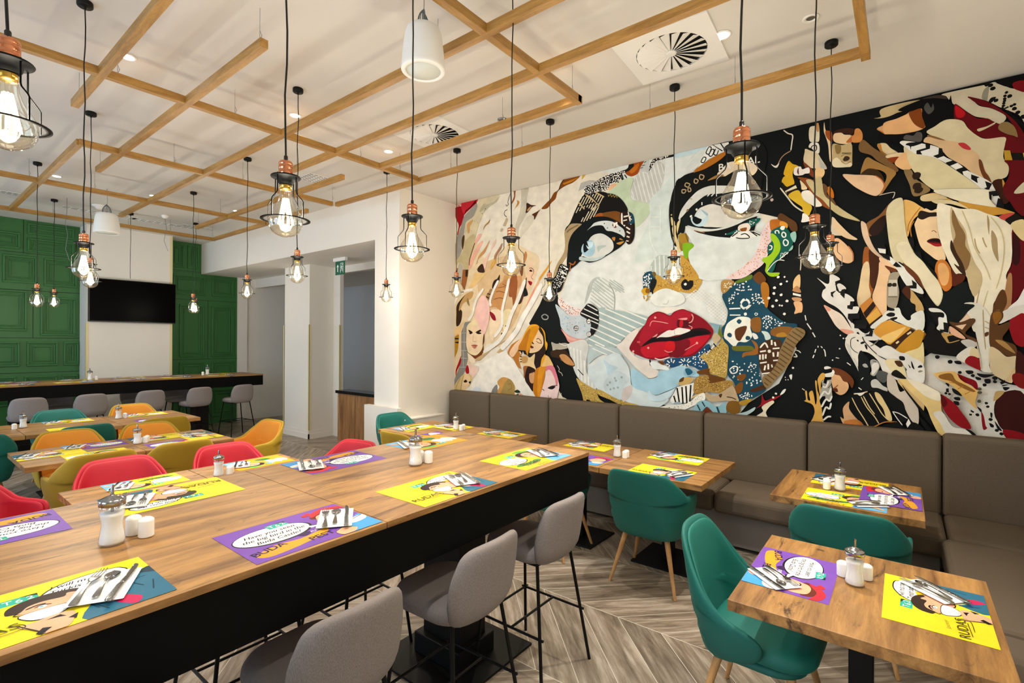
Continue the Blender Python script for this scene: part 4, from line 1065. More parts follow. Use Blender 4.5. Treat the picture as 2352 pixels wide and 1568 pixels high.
101010 q -17,2172 -56,2176 -50,2219 -80,2189 -80,2147 -28,2153
101010 q -72,2109 -120,2103 -120,2078 -89,2083
6A3A1C p 6,2357 -28,2319 -83,2258 -120,2172 -120,2144 -72,2217 -17,2292
C8A468 p -42,2142 -100,2055 -120,2005 -121,1971 -78,1972 -73,2021 -43,2051
4A2410 p 10,2138 -23,2175 -42,2142 -40,2065 -6,2102
E6E6DE p 106,1978 32,2004 10,1947 -24,1903 -46,1910 -51,1945 -121,1971 -121,1825 -41,1847 37,1890 94,1913 175,1842 211,1857 135,1936
101010 p 98,1992 61,1998 58,1980 89,1981
101010 p 109,1949 83,1967 55,1959 57,1937 89,1933
101010 p 83,1920 43,1930 40,1915 66,1905
E5D6B8 w7.2 722,2503 715,2431 719,2361
EBC68E p 773,2262 752,2308 721,2321 721,2211 745,2228 773,2199
C08A58 p 780,2191 745,2228 717,2187 717,2164 759,2174
F2EDE0 q 776,2167 714,2148 714,2128 776,2147
C89468 p 786,2120 752,2126 714,2116 710,2093 758,2087
EDB886 p 769,2083 707,2077 703,1998 730,1987 765,1980 755,2023
E8B868 p 7,2845 -46,2836 -101,2785 -122,2761 -101,2730 -63,2693 -41,2640 -25,2558 -8,2616 -2,2716
B87830 w7.3 -101,2778 -63,2721 -30,2656 -25,2600
B87830 w6.5 -63,2679 -41,2626 -47,2555
DBC292 p -108,2868 -191,2867 -258,2821 -175,2815 -108,2827
F0D0A4 p -122,2761 -165,2740 -202,2748 -202,2687 -207,2562 -229,2464 -250,2360 -203,2357 -156,2403 -107,2464 -85,2536 -69,2622 -69,2664
241A12 p -85,2704 -101,2750 -154,2728 -196,2722 -197,2694 -154,2694 -112,2679
5A0A12 p -139,2509 -166,2526 -208,2521 -218,2500 -226,2464 -192,2463 -161,2486
A8161E p -150,2497 -187,2486 -223,2478 -221,2462 -187,2469
1A0A08 p -144,2508 -176,2522 -213,2514 -218,2493 -182,2500
8A5A34 w4.7 -168,2578 -179,2587 -197,2567
C8762C p -203,2350 -245,2353 -281,2282 -291,2200 -281,2140 -251,2115 -230,2143 -198,2221 -188,2290
E8B070 p -208,2323 -245,2326 -271,2256 -261,2175 -230,2164 -209,2233
5A2410 p -281,2296 -326,2245 -361,2222 -342,2176 -291,2153 -286,2214
0C1412 p -230,2109 -261,2114 -312,2158 -366,2181 -386,2120 -411,2059 -404,2013 -328,1882 -262,1869 -251,1945 -210,2007
10100E p -25,2530 -53,2547 -64,2504 -61,2441 -102,2430 -113,2373 -156,2313 -193,2262 -204,2206 -156,2279 -124,2330 -75,2384 -53,2470
D9CDA6 p 111,2762 77,2850 21,2872 4,2831 -2,2716 -20,2558 -64,2427 -113,2359 -167,2264 -209,2192 -235,2095 -210,2007 -173,2050 -125,2150 -86,2250 2,2356 53,2375 87,2486
E8DDBC p 47,2495 -20,2516 -64,2420 -118,2352 -167,2257 -209,2192 -230,2095 -210,2021 -178,2050 -125,2157 -86,2257 -4,2355
D8C79C p -165,2816 -227,2813 -309,2785 -379,2720 -339,2740 -269,2775 -207,2782
C79238 p -319,2784 -379,2760 -438,2737 -524,2710 -589,2674 -621,2650 -575,2651 -496,2656 -433,2699 -384,2719
E8E0C4 p -185,2895 -485,2841 -495,2761 -524,2710 -457,2731 -359,2770 -258,2828
101010 q -485,2828 -528,2827 -540,2792 -500,2799 -500,2757 -488,2775
101010 q -533,2771 -552,2764 -566,2697 -524,2714
EFE6CC p -201,2783 -258,2767 -330,2728 -409,2712 -481,2665 -543,2630 -589,2578 -608,2537 -604,2306 -577,2212 -588,2140 -577,2106 -549,2104 -545,2052 -512,2008 -499,1814 -405,1815 -402,1960 -411,2059 -386,2127 -366,2222 -326,2245 -306,2246 -275,2317 -244,2408 -218,2506 -202,2618
C8B48A p -279,2750 -310,2671 -360,2563 -375,2461 -410,2324 -449,2235 -450,2149 -411,2066 -381,2154 -361,2262 -336,2345 -290,2498 -274,2642
8A6A40 p -289,2728 -325,2615 -360,2529 -360,2449 -390,2366 -361,2262 -311,2374 -290,2471 -305,2536 -284,2641
3A2414 p -282,2499 -311,2401 -346,2317 -364,2222 -326,2265 -296,2321 -326,2299 -290,2390 -275,2445
B09A70 w6.8 -410,2497 -420,2429 -439,2381
B09A70 w7.6 -453,2498 -463,2457 -475,2423
A8916A p -501,2544 -529,2482 -534,2391 -537,2312 -511,2380 -501,2446
A8916A p -477,2659 -489,2611 -487,2513 -479,2580
D0C090 w6.1 -340,2713 -380,2580 -410,2430 -468,2286 -497,2185
D0C090 w6.0 -496,2643 -548,2538 -567,2413 -553,2246 -526,2118
B09A70 w6.1 -440,2124 -421,1992 -427,1834
D0C090 w6.0 -483,2108 -455,1958 -465,1826
60060C p -608,2549 -675,2477 -676,2122 -637,2048 -605,1998 -607,2210 -579,2212 -608,2306
30080A p -612,2510 -644,2455 -645,2302 -611,2299
A87A50 p -586,2211 -607,2207 -603,1998 -568,1942 -559,2019 -572,2109
5A3818 p -549,2104 -572,2096 -582,2018 -559,1942 -555,1890 -522,1858 -503,1898 -517,2015
8A5A1C p -517,1956 -550,1962 -555,1897 -527,1865 -508,1904
EFECE6 p -676,2122 -676,1970 -646,1939 -619,1908 -536,1865 -555,1897 -564,1935 -600,1992 -637,2035
5A0608 p -592,1870 -624,1908 -655,1939 -677,1907 -677,1813 -601,1813
C0483C p -538,2637 -589,2655 -616,2644 -571,2606
181008 q -571,2613 -625,2649 -657,2613 -594,2571
E0CB96 p -598,2570 -657,2600 -674,2553 -675,2452 -644,2468
F0D0B0 p -328,1882 -372,1968 -404,2013 -402,1927 -377,1901
3A2412 p -272,1876 -338,1882 -402,1907 -402,1860 -363,1816 -328,1816
E6E2D6 p 118,1697 63,1690 8,1657 -119,1618 -171,1646 -221,1635 -311,1623 -378,1611 -445,1524 -510,1507 -573,1441 -678,1410 -679,1361 -578,1373 -529,1294 -529,1187 -574,1110 -610,1021 -303,1015 -233,1138 -183,1200 -141,1230 -99,1348 -19,1466 62,1580 118,1613
E8E2D6 p 383,1709 365,1788 323,1803 276,1795 240,1752 183,1710 104,1641 76,1586 21,1519 -123,1417 -123,1349 48,1435 103,1481 131,1501 159,1577 217,1639 275,1652 293,1609 286,1538 304,1537 340,1608 358,1636
D2CEC4 p 377,1716 346,1694 334,1608 304,1580 286,1466 274,1431 298,1508 340,1601 355,1637
101010 q 369,2035 330,2041 336,1998 369,2010
101010 q 363,1966 288,1967 282,1921 329,1922 335,1886 365,1926
101010 q 317,1875 235,1884 238,1838 320,1846
101010 q 255,1792 218,1795 209,1834 192,1823 200,1774 223,1781
101010 p 305,1803 293,1813 284,1792
101010 p 278,1724 258,1735 249,1724 269,1713
101010 p 249,1710 234,1703 231,1667 243,1681
101010 p 305,1749 290,1745 293,1731
1A1A18 w5.0 311,1770 341,1752 343,1695 322,1659 293,1638
1A1A18 w6.5 264,1774 252,1738 217,1689 182,1647 143,1612 92,1579 48,1532
7A746A w7.3 211,1696 183,1717 155,1753
7A746A w7.2 163,1640 132,1662 104,1704
0E1412 p 292,1537 287,1638 269,1660 252,1631 228,1603 211,1554 211,1512 216,1469 182,1456 148,1479 92,1474 94,1335 187,1329 274,1338 286,1430
A8A8A0 p 211,1575 194,1590 165,1577 148,1542 159,1500 182,1456 210,1469 199,1505 205,1526
E8E4DC p 199,1547 165,1563 154,1528 182,1478 199,1470
5A5A56 w6.5 194,1576 171,1570
B0B0A8 p 263,1545 240,1553 225,1525 251,1524
C9C9C0 p 204,1413 170,1429 130,1382 102,1363 102,1335 159,1359 199,1364
505450 p 154,1500 92,1481 92,1440 125,1403 170,1443
E8D8A8 p 114,1585 26,1587 -17,1493 -12,1445 26,1457 70,1496
4A2C14 p 54,1580 10,1578 4,1540 32,1539
14100C p 75,1475 42,1511 -17,1452 -7,1441 37,1449
D0C4B4 p 95,1481 47,1428 20,1340 -18,1349 -61,1277 -93,1212 -93,1091 -51,1120 -8,1219 3,1259 47,1297 97,1356
D8B880 p 37,1429 -34,1439 -123,1417 -124,1181 -82,1259 -18,1342
E8D2A0 p 87,1767 71,1794 189,1823 105,1902 27,1877 -48,1834 -121,1820 -121,1800 -80,1672 -6,1643 48,1677
D89A3A p 189,1816 116,1899 27,1877 -48,1834 5,1766 82,1711 132,1753
F0C878 p 143,1767 49,1822 -16,1849 49,1753 87,1725
3A2010 q 87,1704 -43,1835 -75,1824 48,1673
F0D8A8 q 49,1725 32,1742 24,1732 40,1715
F0D8A8 q -21,1797 -45,1817 -51,1804 -27,1787
C89028 p 43,1677 -75,1821 -121,1807 -121,1766 -91,1685 -6,1643
EAD8A0 p -6,1643 -91,1685 -121,1726 -122,1551 -60,1603
E8E6DE p 171,1640 104,1704 21,1650 -17,1643 -49,1617 -122,1558 -123,1417 -34,1453 -17,1507 21,1588 103,1599
101010 p 24,1619 -6,1616 -9,1588 21,1591
101010 p -49,1583 -70,1522 -54,1535
101010 p -89,1533 -107,1554 -117,1537
3A3A30 p -12,1534 -23,1514 -17,1507
E0B080 p 477,1435 449,1459 418,1446 393,1403 363,1390 357,1347 381,1302 417,1285 454,1312 473,1369
6A3818 p 480,1509 418,1504 357,1463 321,1407 333,1348 357,1390 393,1403 418,1446 455,1458
8A4418 w6.7 467,1333 448,1349 430,1368
5A2A10 p 470,1325 442,1342 430,1313 448,1308
EDEAE0 p 530,1515 505,1523 480,1509 524,1496
EDEAE0 p 530,1455 480,1472 468,1495 455,1473 473,1436 524,1433
D9A850 p 578,1408 549,1462 524,1455 530,1411 549,1395 555,1335 548,1298 561,1282 571,1349
D9A850 p 597,1385 584,1389 580,1318 567,1274 561,1215 548,1172 541,1083 534,1021 624,1022 611,1076 599,1122 605,1167 625,1195 677,1214 664,1230 671,1298 658,1298 651,1231 632,1225 642,1284 619,1308 606,1272 593,1190 583,1243
E8DDC0 w6.1 701,1318 681,1304
A9A59A q 549,1395 530,1407 536,1381 514,1371 508,1404 476,1413 479,1376 504,1338 542,1351
A9A59A q 549,1343 498,1338 479,1369 470,1267 485,1229 516,1234 523,1270 548,1261 561,1230 567,1245
E6E4DC w13.6 542,1351 517,1345 498,1397
E6E4DC w13.6 561,1245 529,1307 498,1287 479,1340
E6E4DC w13.6 548,1172 516,1241 491,1228 473,1274
E6E4DC w13.6 541,1098 516,1174 491,1162 479,1214
E6E4DC w13.6 535,1061 503,1094 478,1097
F0EEE6 w7.8 681,1964 673,1918
F0EEE6 w8.7 666,1892 634,1839
F0EEE6 w8.6 624,1812 603,1771
F0EEE6 w7.7 582,1696 582,1681
F0EEE6 w7.8 598,1666 606,1636
F0EEE6 w7.8 611,1617 620,1590
F0EEE6 w6.9 561,1692 549,1678
F0EEE6 w7.7 540,1667 531,1648 526,1604
F0EEE6 d5.9 839,1980 475,1575 416,1785 395,1760 425,1673
F0EEE6 w6.7 452,1597 428,1591
F0EEE6 w6.7 369,1558 343,1536
F0EEE6 d9.2 772,1498
F0EEE6 p 802,1428 779,1437 785,1390
F0EEE6 d4.6 833,1411 830,1388 811,1390
F0EEE6 w10.6 769,1598 742,1599 759,1629
F0EEE6 w7.9 753,1656 729,1649 712,1631
F0EEE6 w5.7 271,1420 257,1439
F0EEE6 w6.6 289,1355 268,1338
E0B080 p 399,1170 356,1231 356,1173 320,1112 273,1059 249,1026 380,1026 417,1095 392,1083
D0803C p 392,1061 302,1085 249,1040 252,1026 356,1021
0B0B09 p 345,1261 274,1295 216,1320 153,1324 102,1251 68,1164 107,1090 186,1047 238,1034 285,1108 332,1190
E2C890 w7.4 333,1269 297,1186 255,1111 220,1043
E2C890 w7.3 271,1281 232,1198 180,1125 152,1072
E2C890 w8.1 256,1289 215,1200 180,1146
E2C890 w7.3 216,1313 169,1225 130,1151 90,1106
E2C890 p 181,1322 147,1311 108,1237 79,1170 68,1108 101,1112 124,1193 164,1260
E2C890 w8.2 321,1299 274,1309 227,1327
EDEAE0 p 321,1306 274,1313 245,1318 274,1288 297,1300
C8863C w7.2 238,1031 180,1048 113,1090 35,1098
0C0E0C p 159,1338 97,1335 41,1290 -2,1252 -19,1172 -35,1132 19,1099 57,1172 102,1244
EDEAE0 w7.1 66,1178 25,1168 -29,1132
EDEAE0 w6.3 63,1175 35,1125 3,1077
EDEAE0 q -35,1132 -51,1093 -30,1057 -19,1090
0C0E0C p -61,1108 -124,1067 -124,1000 -93,1030 180,1019 101,1077 35,1098 -19,1055
E2DECE p -348,2013 -443,2009 -504,1880 -500,1690 -491,1563 -510,1513 -445,1530 -444,1626 -425,1753 -401,1882
0C1412 p -220,2018 -405,2010 -377,1960 -324,1883 -270,1884 -250,1951 -240,1977
101010 q -169,1963 -235,1955 -243,1918 -208,1922 -208,1869 -190,1899 -164,1947
E6E6DE p -154,1991 -210,1985 -250,1944 -260,1885 -271,1799 -241,1806 -200,1833 -210,1866 -210,1919 -240,1918 -235,1955 -169,1963
101010 q -238,1882 -268,1875 -268,1802 -221,1813 -216,1829 -241,1826
101010 p -172,1883 -195,1839 -152,1820 -149,1853
0E0B08 p -149,1807 -200,1826 -241,1799 -281,1792 -330,1779 -339,1753 -368,1695 -315,1636 -251,1634 -221,1637 -171,1646 -129,1686 -124,1753
C09858 w6.8 -231,1799 -251,1753 -271,1727 -330,1747
C09858 p -226,1799 -266,1799 -300,1786 -261,1773 -271,1733 -251,1746
E3B090 p -275,1852 -329,1805 -363,1760 -334,1760 -280,1799
5A3A1C p -270,1884 -329,1877 -401,1908 -415,1882 -378,1831 -363,1792 -421,1753 -416,1702 -363,1773 -324,1825
EAC6A4 q -305,1854 -368,1866 -344,1825
C9C4BC p -337,1740 -378,1753 -421,1728 -416,1696 -383,1689 -359,1708
E0DACB p -378,1695 -416,1683 -378,1611 -359,1578 -311,1623
DDCBA0 p -397,1689 -430,1676 -440,1619 -388,1631
8E0E18 p -359,1585 -388,1631 -440,1606 -445,1533 -402,1548
8E0E18 p -291,1501 -326,1493 -374,1469 -422,1446 -436,1408 -431,1376 -398,1412 -340,1441 -311,1466
DEB468 p -186,1493 -301,1511 -336,1454 -403,1400 -431,1369 -417,1292 -427,1241 -380,1289 -331,1356 -282,1412 -222,1448
8A5C24 p -217,1481 -282,1497 -311,1446 -360,1417 -417,1375 -398,1367 -341,1396 -282,1438 -222,1455
B07830 w5.3 -272,1431 -302,1426
B07830 w5.2 -321,1382 -350,1403
B07830 w5.2 -360,1345 -389,1367
8E0E18 p -222,1336 -263,1312 -312,1264 -341,1214 -380,1147 -395,1093 -342,1097 -283,1150 -243,1219 -225,1277
5A0608 p -222,1336 -248,1311 -263,1273 -243,1238 -228,1277
8E0E18 p -455,1212 -469,1188 -479,1119 -488,1101 -465,1092
3A100C p -578,1373 -679,1361 -680,1073 -628,1091 -565,1103 -534,1187 -529,1281
8E0E18 p -570,1097 -628,1098 -680,1079 -680,1042 -597,1032
8E0E18 p -594,1884 -655,1938 -677,1913 -677,1717 -630,1716 -603,1785
E0DCD2 p -562,1954 -676,1999 -677,1932 -655,1938 -607,1903 -540,1866
5A3A1C p -503,1943 -553,1960 -563,1910 -536,1854 -594,1878 -590,1828 -559,1753 -625,1710 -630,1630 -581,1635 -532,1684 -495,1703 -490,1823
A8824A p -522,1747 -572,1735 -626,1654 -572,1691
8A5A1C p -508,1937 -544,1954 -554,1910 -522,1861
D8C49C p -495,1696 -536,1678 -581,1629 -635,1630 -631,1531 -609,1511 -609,1443 -551,1471 -505,1513 -491,1601
D6B888 p -608,1530 -633,1568 -613,1474 -578,1454
3A100C p -634,1667 -669,1637 -678,1582 -678,1496 -652,1507 -626,1518
7A1410 p -613,1505 -652,1513 -678,1478 -678,1410 -644,1414 -613,1456
C8A468 p -524,1300 -578,1373 -537,1376 -524,1344
D0C0A8 w6.6 -421,1734 -440,1626 -449,1536
B09A70 w6.6 -457,1970 -462,1817 -472,1677
5A3418 p -467,1798 -486,1807 -486,1785 -470,1772
B4A07C w6.6 -467,1887 -490,1867
B4A07C w6.6 -467,1842 -490,1829
101010 d14.3 -204,1618 -281,1583 -521,1473
101010 p -301,1590 -335,1591 -340,1568 -311,1570
101010 p -364,1520 -402,1522 -405,1503 -379,1495
101010 p -426,1504 -468,1499 -519,1498 -473,1474 -440,1482
101010 d11.5 -333,1506 -403,1486 -521,1448 -473,1417
101010 p -417,1478 -445,1472 -447,1457 -426,1456
101010 p -466,1461 -496,1465 -498,1437 -473,1433
101010 q -546,1446 -573,1463 -578,1445 -555,1428
101010 p -567,1422 -600,1427 -569,1413
101010 p -569,1407 -605,1406 -582,1382
101010 p -250,1424 -272,1418 -270,1395
101010 q -255,1381 -270,1385 -272,1353 -255,1355
101010 p -289,1386 -321,1369 -346,1331 -302,1348
101010 p -300,1318 -331,1321 -334,1298 -309,1299
101010 p -297,1289 -326,1288 -329,1262 -310,1264
101010 p -149,1237 -182,1223 -226,1201 -193,1201
101010 p -170,1252 -203,1235 -205,1225 -177,1233
101010 d9.1 -141,1312 -145,1285 -255,1346 -275,1341 -483,1284 -490,1259 -438,1364
101010 q -392,1235 -413,1221 -408,1211 -394,1219
101010 q -385,1205 -401,1204 -399,1190 -385,1192
101010 d11.4 -434,1194 -506,1166 -538,1091 -563,1068
101010 p -504,1216 -515,1211 -513,1179 -506,1185
101010 p -499,1140 -520,1129 -522,1111 -506,1112
101010 p -527,1155 -543,1132 -566,1090 -543,1100
4A4A38 d11.5 -441,1389 -443,1364 -439,1300
101010 p -432,1254 -455,1237 -455,1212
101010 p -366,1087 -399,1078 -437,1031 -399,1052
101010 p -51,1583 -70,1522 -54,1542
101010 p 22,1615 -5,1612 -8,1588 19,1591
101010 p -88,1536 -104,1554 -117,1544
4A3A28 p -30,1558 -46,1535 -41,1528
8A8470 p -91,1503 -104,1513 -120,1507 -99,1496
0C0E0C p 7,1396 -36,1330 -84,1259 -126,1202 -167,1152 -178,1093 -152,1117 -110,1187 -68,1258 -20,1336
0C0E0C p -100,1152 -142,1109 -173,1059 -198,1029 -163,1031 -126,1081
E8CB88 p 24,1436 -62,1427 -130,1377 -202,1355 -223,1316 -233,1191 -263,1141 -293,1033 -224,1025 -173,1132 -141,1230 -89,1293 -36,1357
EFE6CC p -25,1439 -110,1416 -182,1373 -217,1349 -223,1290 -182,1293 -120,1329
E6E2D6 p -183,1187 -233,1205 -293,1099 -361,1087 -400,1033 -274,1024 -223,1118
17465A p 1369,2185 1268,2291 1106,2344 1023,2256 1006,2121 973,2030 909,1966 830,1903 738,1884 768,1815 829,1728 875,1622 1003,1584 1044,1502 1019,1359 986,1289 1084,1211 1219,1164 1237,1255 1263,1346 1316,1408 1326,1520 1308,1604 1363,1763 1372,1857 1337,1912 1319,2015 1346,2091
5E7A20 p 1259,2295 1139,2346 1106,2348 1122,2308 1242,2280
6A3E14 p 1097,2334 1048,2375 1007,2336 990,2290 1031,2257 1081,2287
B0701C p 1031,2257 990,2272 962,2208 973,2057 993,2049 1022,2131
B08848 p 1383,2233 1370,2317 1268,2305 1294,2246 1356,2189
F0F0E0 k14_11.2 1365,2298 1277,2301 1303,2247 1356,2203
F0F0EA k26_16.6 1303,2266 1156,2293 1105,2216 1224,2168 1276,2069 1311,2089
F0F0EA k16_16.2 1105,2180 1022,2158 1006,2076 1105,2080
F0F0EA d51.2 1165,2081
17465A d30.2 1165,2083
17465A d8.2 1209,2083 1164,2129 1121,2079 1163,2033
F0F0EA w12.8 1306,2042 1206,2043
F0F0EA w10.6 1301,1982 1206,1979
F0F0EA d14.5 1163,1987 1071,1984
17465A d8.1 1071,1984
F0F0EA k30_14.2 1021,1978 957,1958 830,1903 908,1851 1005,1852
EEF0E4 p 1328,1894 1258,1948 1206,1965 1121,1945 1120,1854 1103,1781 1153,1726 1222,1726 1256,1680 1318,1735 1354,1782
17465A d22.1 1218,1919 1301,1791 1141,1763
5E3414 p 1248,1846 1154,1877 1162,1818 1188,1772 1213,1735 1248,1763
8A5A20 p 1116,1935 1038,1952 1029,1853 1045,1817 1103,1835
F0F0EA p 1103,1808 1070,1799 1053,1763 1086,1754
CDE0D8 p 1025,1826 972,1816 948,1763 988,1745 1004,1790
8A5A20 p 940,1843 861,1868 768,1849 829,1771 940,1789
B0802C p 900,1798 845,1815 814,1780 892,1772
6A6A1C p 1282,1679 1239,1689 1120,1690 1086,1663 1119,1645 1256,1642
9A5E20 p 1111,1745 1061,1709 1053,1619 1153,1598 1187,1579 1178,1625 1103,1645 1078,1681
4A2C14 p 1045,1691 940,1754 860,1736 875,1622 907,1507 986,1432 1019,1440 1044,1538
F2EEDE w14.3 940,1745 939,1701
F2EEDE w14.2 915,1727 907,1692
F2EEDE w14.4 1036,1673 996,1718 971,1674
F2EEDE w14.4 1036,1637 987,1647
F2EEDE w12.2 931,1667 876,1673
F2EEDE w14.5 1036,1610 1036,1565
F2EEDE w14.4 1012,1615 1011,1566
F2EEDE w14.4 987,1615 989,1575
F2EEDE w14.3 927,1634 923,1594
F2EEDE w14.2 887,1639 891,1595
F2EEDE w12.4 1036,1533 979,1544
F2EEDE w12.2 927,1559 887,1564
F2EEDE w14.4 991,1513 999,1468
F2EEDE w14.3 967,1527 966,1478
F2EEDE w12.2 939,1523 934,1497
F2EEDE w12.3 1019,1435 954,1447
F2EEDE d14.2 959,1643
F0F0EA k40_14.6 1300,1595 1204,1551 1069,1573 1052,1510 1019,1368 1101,1309 1169,1351 1290,1372
F0F0EA k16_14.6 1219,1219 1151,1261 1101,1228 1151,1179
F0F0EA w10.7 1299,1465 1264,1494 1229,1486 1238,1440 1281,1429 1299,1465
7A4A14 p 1238,1403 1161,1429 1160,1388 1203,1358
7A4A14 p 1263,1272 1237,1320 1186,1350 1185,1277 1220,1238
4A2A10 p 1118,1281 986,1343 978,1308 1084,1265
8A7048 p 799,1806 745,1858 678,1831 681,1780 737,1711 767,1624 782,1554 843,1465 906,1383 970,1308 1010,1360 1003,1414 938,1461 883,1569 868,1657
5E4828 s36_10_-143 798,1798 745,1849 685,1823 685,1780 752,1693 782,1589 844,1482 906,1392 970,1326 998,1360 986,1414 930,1470 875,1569 860,1657
BFA050 p 1573,1580 1508,1629 1416,1687 1371,1753 1345,1725 1309,1670 1317,1520 1325,1408 1361,1378 1415,1404 1479,1420 1507,1514
6A4E1C k100_8.5 1564,1580 1416,1678 1371,1744 1318,1660 1321,1520 1334,1408 1397,1405 1479,1430 1498,1515
EFDDA0 k90_8.5 1564,1580 1416,1678 1371,1744 1318,1660 1321,1520 1334,1408 1397,1405 1479,1430 1498,1515
6A4010 p 1601,1434 1488,1467 1479,1410 1343,1379 1360,1331 1497,1314 1507,1400 1582,1406
A8823C p 1633,1219 1610,1366 1497,1400 1478,1325 1299,1363 1263,1300 1307,1269 1378,1236 1515,1237
5E421C k90_8.5 1628,1239 1600,1366 1497,1391 1469,1316 1307,1353 1281,1299 1378,1246 1515,1246
E0C888 k60_7.6 1628,1239 1600,1366 1497,1391 1469,1316 1307,1353 1281,1299 1378,1246 1515,1246
B8A280 p 1515,1237 1432,1204 1298,1298 1263,1309 1228,1219 1219,1164 1324,1165 1459,1145 1515,1179
4A2E14 p 1396,1216 1364,1228 1378,1189
4A2E14 w9.6 1324,1203 1271,1197 1237,1181
8EB8C4 p 1628,1084 1571,1146 1496,1147 1413,1102 1342,1145 1324,1053 1431,1025 1505,1094 1580,1011 1646,1014
12484E w13.2 1552,1138 1524,1092
12484E w13.3 1599,1105 1570,1050
12484E w17.3 1413,1102 1386,1029
6A3010 p 1551,1023 1505,1084 1450,1042 1477,1011
7A5418 p 1306,1157 1219,1164 1202,1083 1236,1043 1324,1072
A88424 p 1211,1165 1109,1200 1126,1162 1185,1130
AFC6C8 p 1253,1041 1150,1078 1075,1126 1083,1093 1150,1042 1227,1025
9A1620 p 1018,1247 993,1191 929,1222 866,1249 874,1235 961,1175 1034,1134 1067,1113 1026,1161
E8DCC0 p 1067,1041 1009,1091 1018,1135 937,1195 917,1179 953,1140 985,1084 968,1023 1050,1020
F0EEE6 p 866,1253 843,1299 819,1309 835,1273
F0EEE6 d9.7 903,1261 925,1224
F0EEE6 d12.3 919,2218 868,2248 890,2313 924,2167 865,2151 965,2126 903,2102 933,2051 819,2094 838,1979
F0EEE6 d7.9 877,2057 858,2054 820,2269 839,2310
E8E4DC w10.9 1517,1600 1398,1744
1A1410 w13.2 1522,1634 1508,1619
1A1410 w13.1 1489,1667 1466,1644
1A1410 w13.1 1448,1711 1421,1678
84A8B8 p 1491,1915 1417,1895 1381,1885 1390,1819 1426,1820 1454,1877
6A7A20 p 1390,1885 1381,1819 1358,1777 1408,1791
C8B48E p 1462,1772 1426,1810 1380,1763 1434,1706
F4F4EE s24_5_-138 1586,2255 1382,2139 1319,2024 1337,1912 1482,1972 1529,2117 1730,2166 1652,2230
F4F4EE s25_5_140 1586,2255 1382,2139 1319,2024 1337,1912 1482,1972 1529,2117 1730,2166 1652,2230"""

def build_mural():
    art = Art(.0005, clamp=(-940, 4985, 1000, 3648), unit=.001)
    art.poly([(-940, 500), (4985, 500), (4985, 3648), (-940, 3648)], lin('e9e4d6'))
    art.poly([(-940, 500), (-600, 500), (-600, 3648), (-940, 3648)], lin('2a0a0a'))
    for ln in MURAL.split('\n'):
        t = ln.split(); col = lin(t[0]); k = t[1]; pts = [tuple(map(float, a.split(','))) for a in t[2:]]
        if k == 'p': art.poly(pts, col, True)
        elif k == 'q': art.poly(pts, col)
        elif k[0] == 'w': art.stroke(pts, float(k[1:]), col)
        elif k[0] == 'd':
            for p in pts: art.blob(p, float(k[1:]), col, jit=.12, n=11)  # the cream blob at the nose paints a glowing pendant bulb into the mural
        elif k[0] == 'k':
            a, b = k[1:].split('_'); art.scatter(pts, int(a), float(b), col)
        elif k[0] == 's':
            a, b, c = k[1:].split('_'); art.hatch(pts, float(a), float(b), float(c), col)
    art.text('BA', 1360, 3380, 95, lin('ece9e0'), ang=0, bold=.01, sx=-1)
    art.text('NAL', 1140, 3385, 95, lin('ece9e0'), ang=0, bold=.01, sx=-1)
    me = art.mesh('mural', MT['mural'])
    o = bpy.data.objects.new('mural', me); COL.objects.link(o)
    # local x -> world y, local y -> world z, layers rise towards the room (-x)
    o.matrix_world = Matrix(((0, 0, -1, 5.045), (1, 0, 0, 0), (0, 1, 0, 0), (0, 0, 0, 1)))
    tag(o, 'large painted collage mural of a woman face with red lips above the taupe bench', 'mural')
build_mural()

# ------------------------------------------------------------------ room
XW, YB, YR, XL = 5.05, 11.2, -0.95, -2.6     # mural wall, back wall, side wall behind camera, window wall
struct('floor', MB().box(XL-.2, 7.4, YR-.2, YB+.2, -.1, 0), MT['floor'])
struct('ceiling', MB().box(XL-.2, 7.4, YR-.2, YB+.2, CEIL, CEIL+.15), MT['ceil'])
struct('wall_right', MB().box(XW, XW+.2, YR, 5.48, 0, CEIL), MT['wall'])
struct('wall_back', MB().box(XL, 7.4, YB, YB+.15, 0, CEIL), MT['wall'])
struct('wall_front', MB().box(XL, XW+.2, YR-.15, YR, 0, CEIL), MT['wall'])
# window wall with three tall openings letting daylight in from the street side
wl = MB(); ys = [(.6, 2.6), (4.0, 6.0), (7.4, 9.8)]
prev = YR
for a, b in ys: wl.box(XL-.2, XL, prev, a, 0, CEIL); wl.box(XL-.2, XL, a, b, 0, .5); wl.box(XL-.2, XL, a, b, 3.0, CEIL); prev = b
wl.box(XL-.2, XL, prev, YB+.15, 0, CEIL); struct('wall_left', wl, MT['wall'])
for i, (a, b) in enumerate(ys):
    m = MB()
    for y0, y1, z0, z1 in ((a, a+.06, .5, 3), (b-.06, b, .5, 3), (a, b, .5, .56), (a, b, 2.94, 3), ((a+b)/2-.03, (a+b)/2+.03, .5, 3)): m.box(XL-.14, XL-.06, y0, y1, z0, z1)
    f = struct('window_%d' % (i+1), m, MT['white'])
    MB().box(XL-.105, XL-.095, a+.06, b-.06, .56, 2.94).build('pane', MT['clear'], f)
